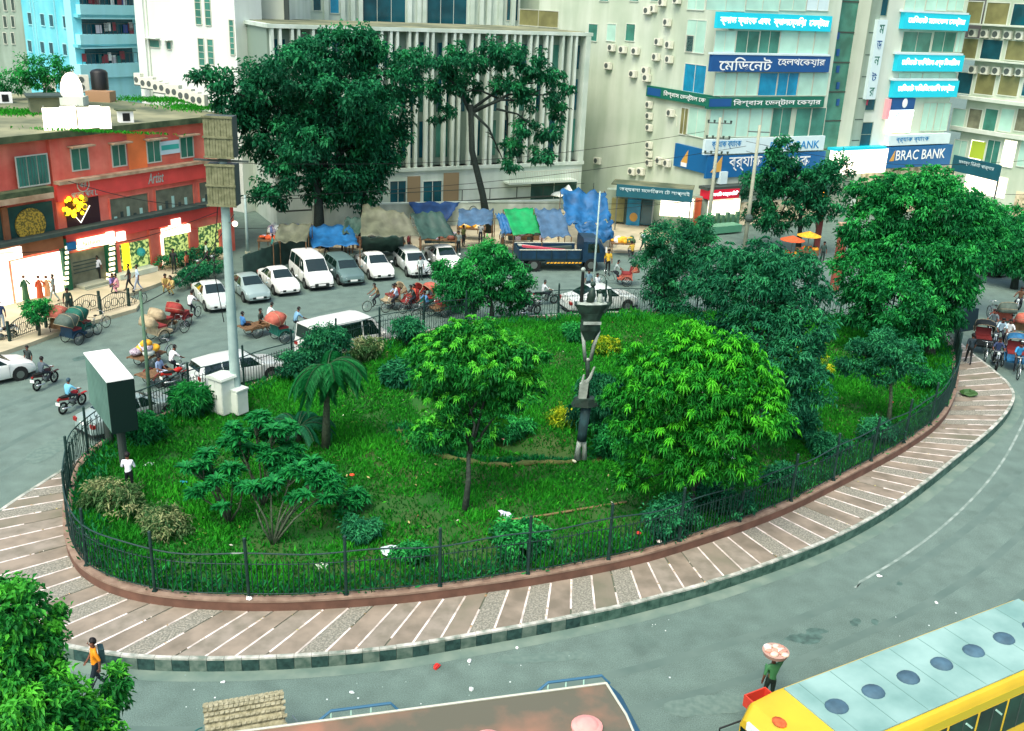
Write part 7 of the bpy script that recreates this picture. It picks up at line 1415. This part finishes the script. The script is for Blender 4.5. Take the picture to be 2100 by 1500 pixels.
b5 = G(1965, 655, .1); trunkt = thing('roadside_tree', 'dark tree trunk leaning at the garden corner under the largest crown', 'tree', b5); trunk(trunkt, [(0, 0, -.1), (.1, 0, 2.2), (.4, .2, 5.0)], .42, .3, 'bark_dark'); crown(trunkt, [(Vector((.6, .3, 6.2)), 1.6), (Vector((2.0, .5, 5.6)), 1.4)], 'leaf_mid', nclump=9, per=44, L=.3, W=.13, csize=.5)
b6 = G(1822, 872, LN); tree('garden_tree', 'small blue-green tree with a slim pale trunk near the right railing', b6, LB(b6, [(1810, 715, 45, 0), (1770, 730, 38, 0), (1855, 735, 38, 0), (1815, 755, 40, 0), (1740, 745, 22, 0)]), 'leaf_blue', fork=2.2, r0=.11, bark='bark_pale', nclump=22, per=44, L=.2, W=.07, csize=.34, tips=.2)
# mango trees in front
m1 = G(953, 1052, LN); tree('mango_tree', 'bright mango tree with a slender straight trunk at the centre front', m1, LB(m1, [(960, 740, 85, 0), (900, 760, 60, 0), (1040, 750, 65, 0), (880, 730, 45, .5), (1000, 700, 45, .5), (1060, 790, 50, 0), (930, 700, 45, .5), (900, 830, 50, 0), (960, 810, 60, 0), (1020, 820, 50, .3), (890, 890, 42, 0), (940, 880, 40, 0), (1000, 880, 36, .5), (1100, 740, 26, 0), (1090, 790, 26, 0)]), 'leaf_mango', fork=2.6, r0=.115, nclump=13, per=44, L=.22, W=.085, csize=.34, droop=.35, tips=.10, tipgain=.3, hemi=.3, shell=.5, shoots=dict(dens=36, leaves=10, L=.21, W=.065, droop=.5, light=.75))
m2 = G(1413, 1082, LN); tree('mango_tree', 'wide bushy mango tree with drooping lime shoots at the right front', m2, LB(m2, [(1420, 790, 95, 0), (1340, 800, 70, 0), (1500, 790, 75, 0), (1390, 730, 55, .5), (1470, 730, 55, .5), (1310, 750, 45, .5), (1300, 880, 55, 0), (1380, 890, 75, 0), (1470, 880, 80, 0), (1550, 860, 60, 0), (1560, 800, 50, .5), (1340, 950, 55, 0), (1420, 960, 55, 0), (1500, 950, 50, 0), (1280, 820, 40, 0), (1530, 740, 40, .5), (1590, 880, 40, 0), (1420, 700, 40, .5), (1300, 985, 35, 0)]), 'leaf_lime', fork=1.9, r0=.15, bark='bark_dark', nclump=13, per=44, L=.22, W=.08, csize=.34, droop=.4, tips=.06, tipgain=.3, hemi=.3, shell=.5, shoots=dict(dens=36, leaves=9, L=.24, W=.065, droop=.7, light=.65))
# far roadside trees
f1 = G(1636, 520, .1); tree('street_tree', 'dark green street tree in front of the bank signs', f1, LB(f1, [(1600, 340, 40, 0), (1560, 380, 38, 0), (1640, 370, 45, 0), (1590, 410, 45, 0), (1690, 370, 40, 0), (1650, 430, 40, 0), (1720, 350, 28, 0), (1560, 440, 30, 0), (1610, 300, 24, 0), (1700, 420, 28, 0), (1590, 465, 26, 0)]), 'leaf_deep', fork=3.6, r0=.22, bark='bark_dark', nclump=5.5, per=44, L=.36, W=.17, csize=.6, tips=.15, shell=.45)
f2 = G(2080, 590, .1); tree('street_tree', 'street tree cut off by the right edge above the road', f2, LB(f2, [(2050, 480, 45, 0), (2100, 470, 50, 0), (2060, 530, 40, 0), (2110, 530, 50, 0), (2020, 500, 28, 0)]), 'leaf_mid', fork=2.5, r0=.25, bark='bark_dark', nclump=7, per=44, L=.34, W=.15, csize=.55)
# rooftop tree, kerb tree
f3 = on_roof(95, 205); tree('roof_tree', 'leafy tree growing on the roof at the far left', f3, LB(f3, [(60, 150, 34, 0), (100, 140, 34, 0), (30, 165, 30, 0), (130, 150, 22, 0), (85, 180, 25, 0)]), 'leaf_mid', fork=.8, r0=.10, nclump=6, per=36, L=.3, W=.12, csize=.5, tips=.3)
f4 = G(80, 688, .22); tree('kerb_tree', 'small round green tree planted at the left kerb railing', f4, LB(f4, [(78, 640, 24, 0), (90, 630, 18, 0), (68, 632, 18, 0)]), 'leaf_mid', fork=1.0, r0=.07, nclump=30, per=36, L=.2, W=.07, csize=.28, tips=.4)
# near tree, lower left: stands below the viewpoint
nb = G(40, 1640, 0); n0 = D(60, 1400, 17.2)
nl = [(20, 1245, 65, 0), (60, 1290, 62, .2), (100, 1300, 30, .2), (20, 1340, 75, 0), (85, 1375, 50, 0), (40, 1430, 85, -.5), (125, 1455, 62, -.4), (180, 1490, 60, -.5), (222, 1392, 26, .2), (240, 1425, 24, .3), (60, 1500, 90, -.8), (-30, 1400, 80, 0), (150, 1530, 80, -.6), (15, 1210, 30, .3)]
gd = math.hypot(n0.x, n0.y); NL = []
for x, y, r, dy in nl: c = D(x, y, gd+dy); NL.append((c, r/ppm(c)))
tree('near_tree', 'nearest tree, its leafy crown filling the lower left corner', Vector((n0.x-.3, n0.y-.2, 0)), NL, 'leaf_near', fork=3.0, r0=.2, nclump=42, per=46, L=.17, W=.075, csize=.24, tips=.35, tipgain=.42, droop=.3, shell=.5)
# palm
pb = G(668, 922, LN); gd = math.hypot(pb.x, pb.y); t = thing('palm_tree', 'drooping palm with feathery dark fronds in the left of the garden', 'tree', pb); top = D(672, 742, gd)-pb
trunk(t, [(0, 0, -.1), (top.x*.5, 0, top.z*.5), tuple(top-Vector((0, 0, .3)))], .16, .10, 'bark_pale')
b = MB(); P = []; Dd = []; Tt = []
for k in range(22):
    a = k*2.4+.3; e = random.uniform(-.2, 1.3); Lf = random.uniform(1.1, 2.1); pts = []; p = Vector(top)-Vector((0, 0, .2)); d = Vector((math.cos(a), math.sin(a), e)).normalized()
    for s in range(12):
        pts.append(p.copy()); p = p+d*Lf/11; d = (d+Vector((0, 0, -.20))).normalized()
    b.tube(pts, [.022*(1-i/14) for i in range(12)], 4, '#2c4a2a')
    for i in range(1, 12):
        dd = (pts[i]-pts[i-1]).normalized(); sd_ = dd.cross(Vector((0, 0, 1))).normalized()
        for j in range(5):
            q = pts[i-1].lerp(pts[i], j/5)
            for s in (-1, 1): P.append(q); Dd.append(sd_*s+dd*.55+Vector((0, 0, -.45+random.uniform(-.2, .2)))); Tt.append(.25+.3*random.random())
b.build('frond_ribs', t); leaf_mesh('fronds', np.array(P), np.array(Dd), np.tile([0, 0, 1.], (len(P), 1)), .50, .05, np.array(Tt), 'leaf_mid', t, droop=.35)
pb2 = G(612, 905, LN); t = thing('palm_tree', 'short young palm bending left beside the taller one', 'tree', pb2); trunk(t, [(0, 0, -.1), (0, 0, .6)], .1, .08, 'bark_pale'); b = MB(); P = []; Dd = []; Tt = []
for k in range(9):
    a = k*.75+1.6; pts = []; p = Vector((0, 0, .5)); d = Vector((math.cos(a), math.sin(a), 1.3)).normalized()
    for s in range(10): pts.append(p.copy()); p = p+d*.2; d = (d+Vector((0, 0, -.24))).normalized()
    b.tube(pts, .014, 4, '#2c4a2a')
    for i in range(1, 10):
        dd = (pts[i]-pts[i-1]).normalized(); sd_ = dd.cross(Vector((0, 0, 1))).normalized()
        for j in range(4):
            q = pts[i-1].lerp(pts[i], j/4)
            for s in (-1, 1): P.append(q); Dd.append(sd_*s+dd*.5+Vector((0, 0, -.3))); Tt.append(.3+.3*random.random())
b.build('frond_ribs', t); leaf_mesh('fronds', np.array(P), np.array(Dd), np.tile([0, 0, 1.], (len(P), 1)), .38, .045, np.array(Tt), 'leaf_blue', t, droop=.35)
# plumeria shrubs with bare grey forks and rosettes of long leaves
def plumeria(label, px, py, spots, mk='leaf_mid', L=.38, W=.13, per=46):
    base = G(px, py, LN); gd = math.hypot(base.x, base.y); t = thing('plumeria', label, 'shrub', base); b = MB(); P = []; Dd = []; Tt = []
    for (x, y, dy, has) in spots:
        e = D(x, y, gd+dy)-base; m_ = Vector((e.x*.35+random.uniform(-.2, .2), e.y*.35, e.z*.45)); b.tube([(0, 0, 0), m_, e], [.05, .035, .02], 6, 'bark_pale')
        if has:
            for r_ in range(has):
                o = e+Vector((random.uniform(-.35, .35), random.uniform(-.35, .35), random.uniform(-.3, .15)))*(r_ > 0); b.tube([m_.lerp(e, .6), o], [.03, .02], 5, 'bark_pale')
                for k in range(per): a = random.random()*6.28; P.append(o); Dd.append(Vector((math.cos(a), math.sin(a), random.uniform(-.25, .9)))); Tt.append(.25+.5*random.random())
    b.build('branches', t, smooth=True); leaf_mesh('foliage', np.array(P), np.array(Dd), np.tile([0, 0, 1.], (len(P), 1)), L*(.7+.5*rng.random(len(P))), W, np.array(Tt), mk, t, droop=.2); return t
plumeria('left plumeria shrub with grey forked branches and dark rosettes', 470, 1075, [(400, 960, 0, 4), (440, 990, -.5, 4), (395, 1010, 0, 3), (430, 930, .5, 4), (480, 960, 0, 4), (500, 1000, -.4, 2), (455, 1040, -.8, 1), (420, 975, .3, 4)])
plumeria('tall plumeria shrub at the left of the garden with pale shoots', 540, 1040, [(480, 880, 0, 5), (520, 860, .5, 6), (560, 880, 0, 5), (500, 920, .3, 5), (545, 920, 0, 5), (590, 910, .4, 4), (530, 890, .6, 6), (575, 930, 0, 4), (560, 960, -.3, 3), (470, 900, .5, 4), (600, 880, .5, 3)], 'leaf_mid')
plumeria('nearly bare plumeria with twisting grey branches by the front railing', 560, 1118, [(525, 1045, 0, 0), (600, 1020, 0, 1), (640, 990, 0, 2), (580, 1060, .3, 0), (510, 1000, .2, 3), (555, 985, .3, 4), (600, 965, .3, 4), (665, 985, .2, 4), (680, 1000, 0, 3), (650, 970, .3, 3)])
plumeria('plumeria rosettes around orange flowers in the left garden', 705, 1045, [(660, 960, 0, 4), (690, 985, 0, 4), (730, 1010, 0, 4), (640, 945, .3, 4), (725, 1035, -.3, 3), (600, 945, .5, 3), (680, 1015, -.3, 4)])
for i, (x, y) in enumerate(((722, 974), (733, 1001), (1032, 900), (937, 905), (1350, 1110), (1308, 1093), (1826, 824))):
    g = G(x, y+14, LN); zf = zat(x, y, g); t = thing('flower', ['orange flower topmost beside the left plumeria', 'orange flower below the topmost one', 'pink flower behind the centre mango trunk', 'pale pink flower left of the mango trunk', 'white flower in the hedge by the front railing', 'red flower in the hedge by the front railing', 'red flower beside the slim pale trunk'][i], 'flower', (g.x, g.y, LN)); mk = ['#e2502c', '#e2502c', '#d98a8a', '#d9a09a', '#e8e0d0', '#c03a2c', '#c0402c'][i]
    b = MB(); b.tube([(0, 0, 0), (0, 0, zf-LN)], .012, 5, 'bark_pale'); b.build('stem', t); b = MB(); [b.sph((math.cos(k*1.256)*.05, math.sin(k*1.256)*.05, zf-LN), (.055, .055, .03), mk, 6, 4) for k in range(5)]; b.build('petals', t)
B_ = lambda nm, lab, x, y, w, h, mk, **kw: bush(nm, lab, G(x, y, LN), w, h, mk, **kw)
B_('shrub', 'yellow-green croton bush at the foot of the sculpture', 1160, 890, 1.3, 1.1, 'leaf_yellow', n=900, L=.17, W=.07, tips=.5)
B_('shrub', 'yellow-leaved shrub to the right above the sculpture base', 1248, 745, 1.2, 1.5, 'leaf_yellow', n=800, L=.2, W=.08, tips=.3)
B_('shrub', 'yellowing shrub beyond the right mango tree', 1650, 790, 1.6, 2.2, 'leaf_yellow', n=450, L=.26, W=.08, tips=.2)
B_('shrub', 'spiky pale-green bush at the railing beside the control cabinet', 395, 855, 1.7, 1.6, 'leaf_mid', n=1500, L=.42, W=.05, tips=.3)
B_('shrub', 'low dark bush behind the centre mango trunk', 1000, 910, 1.8, 1.1, 'leaf_mid', n=1500); B_('shrub', 'low bush right of the mango trunk with pink blooms', 1055, 905, 1.5, .9, 'leaf_mid', n=1100); B_('shrub', 'low bush left of the mango trunk in the raised bed', 880, 925, 1.3, .9, 'leaf_mid', n=900)
B_('shrub', 'grey-green dried bush by the van and railing', 745, 745, 1.6, 1.2, 'leaf_grey', n=700, L=.2); B_('shrub', 'silvery broad-leaved plant bed left of the centre mango', 800, 790, 1.6, .9, 'leaf_blue', n=900, L=.35, W=.12); B_('shrub', 'dark bush at the railing behind the palm', 620, 780, 1.8, 1.8, 'leaf_blue', n=1700); B_('shrub', 'dark shrub against the railing right of the van', 830, 712, 1.2, 1.8, 'leaf_blue', n=1200); B_('shrub', 'dark shrub in front of the van', 670, 770, 1.7, 2.6, 'leaf_blue', n=1700)
B_('shrub', 'leafy hedge plant behind the front railing, centre', 1060, 1135, 1.7, .8, 'leaf_mid', n=1300, L=.2, W=.1); B_('shrub', 'dense dark hedge behind the front railing under the right mango', 1345, 1088, 2.0, 1.1, 'leaf_blue', n=2200, L=.2, W=.08); B_('shrub', 'hedge continuing right along the front railing', 1470, 1050, 1.7, 1.0, 'leaf_blue', n=1700, L=.2, W=.08); B_('shrub', 'hedge clump at the railing bend on the right', 1590, 1000, 1.4, .9, 'leaf_blue', n=1200, L=.2, W=.08); B_('shrub', 'bush inside the right railing', 1690, 935, 1.4, .8, 'leaf_blue', n=1300)
B_('shrub', 'round dark bush behind the front railing left of centre', 740, 1110, .9, .7, 'leaf_blue', n=800, L=.2); B_('shrub', 'leafy plant beside the white plastic sheet', 845, 1150, .9, .6, 'leaf_mid', n=500); B_('shrub', 'bush along the right railing near the slim tree', 1800, 905, 1.6, 1.0, 'leaf_blue', n=1100); B_('shrub', 'bush at the far right of the railing', 1900, 800, 1.4, 1.2, 'leaf_mid', n=900)
B_('shrub', 'drooping thick bush around the sculpture stem', 1228, 905, 1.2, 3.0, 'leaf_blue', n=2200, L=.26, W=.06, droop=.8); B_('shrub', 'small bush left of the sculpture near the back railing', 1165, 700, 1.2, 1.0, 'leaf_mid', n=700); B_('shrub', 'dark undergrowth beneath the round tree', 1600, 880, 2.6, 1.3, 'leaf_blue', n=2200); B_('shrub', 'undergrowth left of the right mango tree', 1255, 930, 2.0, 1.0, 'leaf_mid', n=1500)
B_('shrub', 'pale dried weeds heaped in the left tip of the garden', 235, 1055, 2.2, .7, 'leaf_grey', n=1500, L=.22, W=.06); B_('shrub', 'second heap of pale dried weeds beside the left tip', 320, 1095, 2.0, .5, 'leaf_grey', n=1100, L=.2, W=.06); B_('shrub', 'green weeds inside the left railing', 300, 905, 1.8, 1.0, 'leaf_mid', n=1200, L=.26, W=.08)
# grassy edge plants along the wall: nobody could count them
n_ = 9000; idx = rng.integers(0, len(wi), n_); pa = np.array([(p.x, p.y) for p in wi])[idx]; cc_ = np.array([CC.x, CC.y]); d_ = cc_-pa; d_ /= np.linalg.norm(d_, axis=1, keepdims=True); pa = pa+d_*(rng.random(n_)[:, None]**1.6)*1.1+rng.normal(size=(n_, 2))*.1
leaf_mesh('border_weeds', np.c_[pa, np.full(n_, LN-.02)+rng.random(n_)*.25], np.c_[rng.normal(size=(n_, 2)), .7+rng.random(n_)], np.c_[rng.normal(size=(n_, 2)), np.ones(n_)], .2+.15*rng.random(n_), .07, np.clip(.35+rng.normal(size=n_)*.2, 0, 1), 'leaf_mid', kind='stuff')
for (x0, y0, x1, y1, lab) in ((338, 552, 440, 532, 'row of potted plants before the red shop window'), (372, 588, 440, 562, 'dark hedge behind the first parked car')):
    a, e = G(x0, y0, .3), G(x1, y1, .3); mid = (a+e)/2; t = bush('hedge', lab, Vector((mid.x, mid.y, .22)), 1, .8, 'leaf_blue', 'hedge', n=1100, lobes=[((a.lerp(e, k/6)-Vector((mid.x, mid.y, 0)))+Vector((0, 0, .3)), .5) for k in range(7)])

# scattered taller weeds over the lawn
n_ = 5200; k_ = rng.choice(NB, n_, p=None); base_ = pt[k_]; base_ = base_[patch(base_[:, 0], base_[:, 1], 1.1, 2.2) > .05]; rep = np.repeat(base_, 7, 0)+rng.normal(size=(len(base_)*7, 2))*.08; n_ = len(rep)
leaf_mesh('lawn_weeds', np.c_[rep, np.repeat(np.array([lawnz(x, y) for x, y in base_]), 7)], np.c_[rng.normal(size=(n_, 2))*.8, .5+rng.random(n_)], np.c_[rng.normal(size=(n_, 2)), np.ones(n_)], .16+.14*rng.random(n_), .06, np.clip(.55+rng.normal(size=n_)*.25, 0, 1), 'grass_blade', kind='stuff')

n_ = 700; k_ = rng.choice(NB, n_); q = MB()
for i in k_:
    x, y = pt[i]; s = random.uniform(.03, .09); z = lawnz(x, y)+.06+random.random()*.06; a = random.random()*6
    u = Vector((math.cos(a), math.sin(a), .3))*s; v = Vector((-math.sin(a), math.cos(a), -.2))*s*.5
    q.quad(*(tuple(Vector((x, y, z))+e) for e in (u, v, -u, -v)), random.choice(['#8f8a4a', '#b0a468', '#6f6a3a', '#c9c8b4', '#7a5a34']))
stuff(q.build('leaf_litter'))

ring_ = catmull([G(x, y, LN) for x, y in ((815, 880), (850, 915), (930, 942), (1040, 955), (1160, 950), (1260, 930), (1330, 905))], .3, closed=False)
q = MB(); q.tube([(p.x+random.uniform(-.04, .04), p.y+random.uniform(-.04, .04), lawnz(p.x, p.y)+.03) for p in ring_], [.13+.04*math.sin(i*1.7) for i in range(len(ring_))], 6, 'soil'); tag(q.build('bed_edging', smooth=True), 'low dark earth rim curving round the raised bed below the sculpture', 'edging')
n_ = 1800; ra = np.array([(p.x, p.y) for p in ring_])[rng.integers(0, len(ring_), n_)]+rng.normal(size=(n_, 2))*[.25, .12]+[0, .3]
leaf_mesh('bed_plants', np.c_[ra, np.array([lawnz(x, y) for x, y in ra])], np.c_[rng.normal(size=(n_, 2)), .5+rng.random(n_)], np.c_[rng.normal(size=(n_, 2)), np.ones(n_)], .22+.15*rng.random(n_), .08, np.clip(.35+rng.normal(size=n_)*.2, 0, 1), 'leaf_mid', kind='stuff')
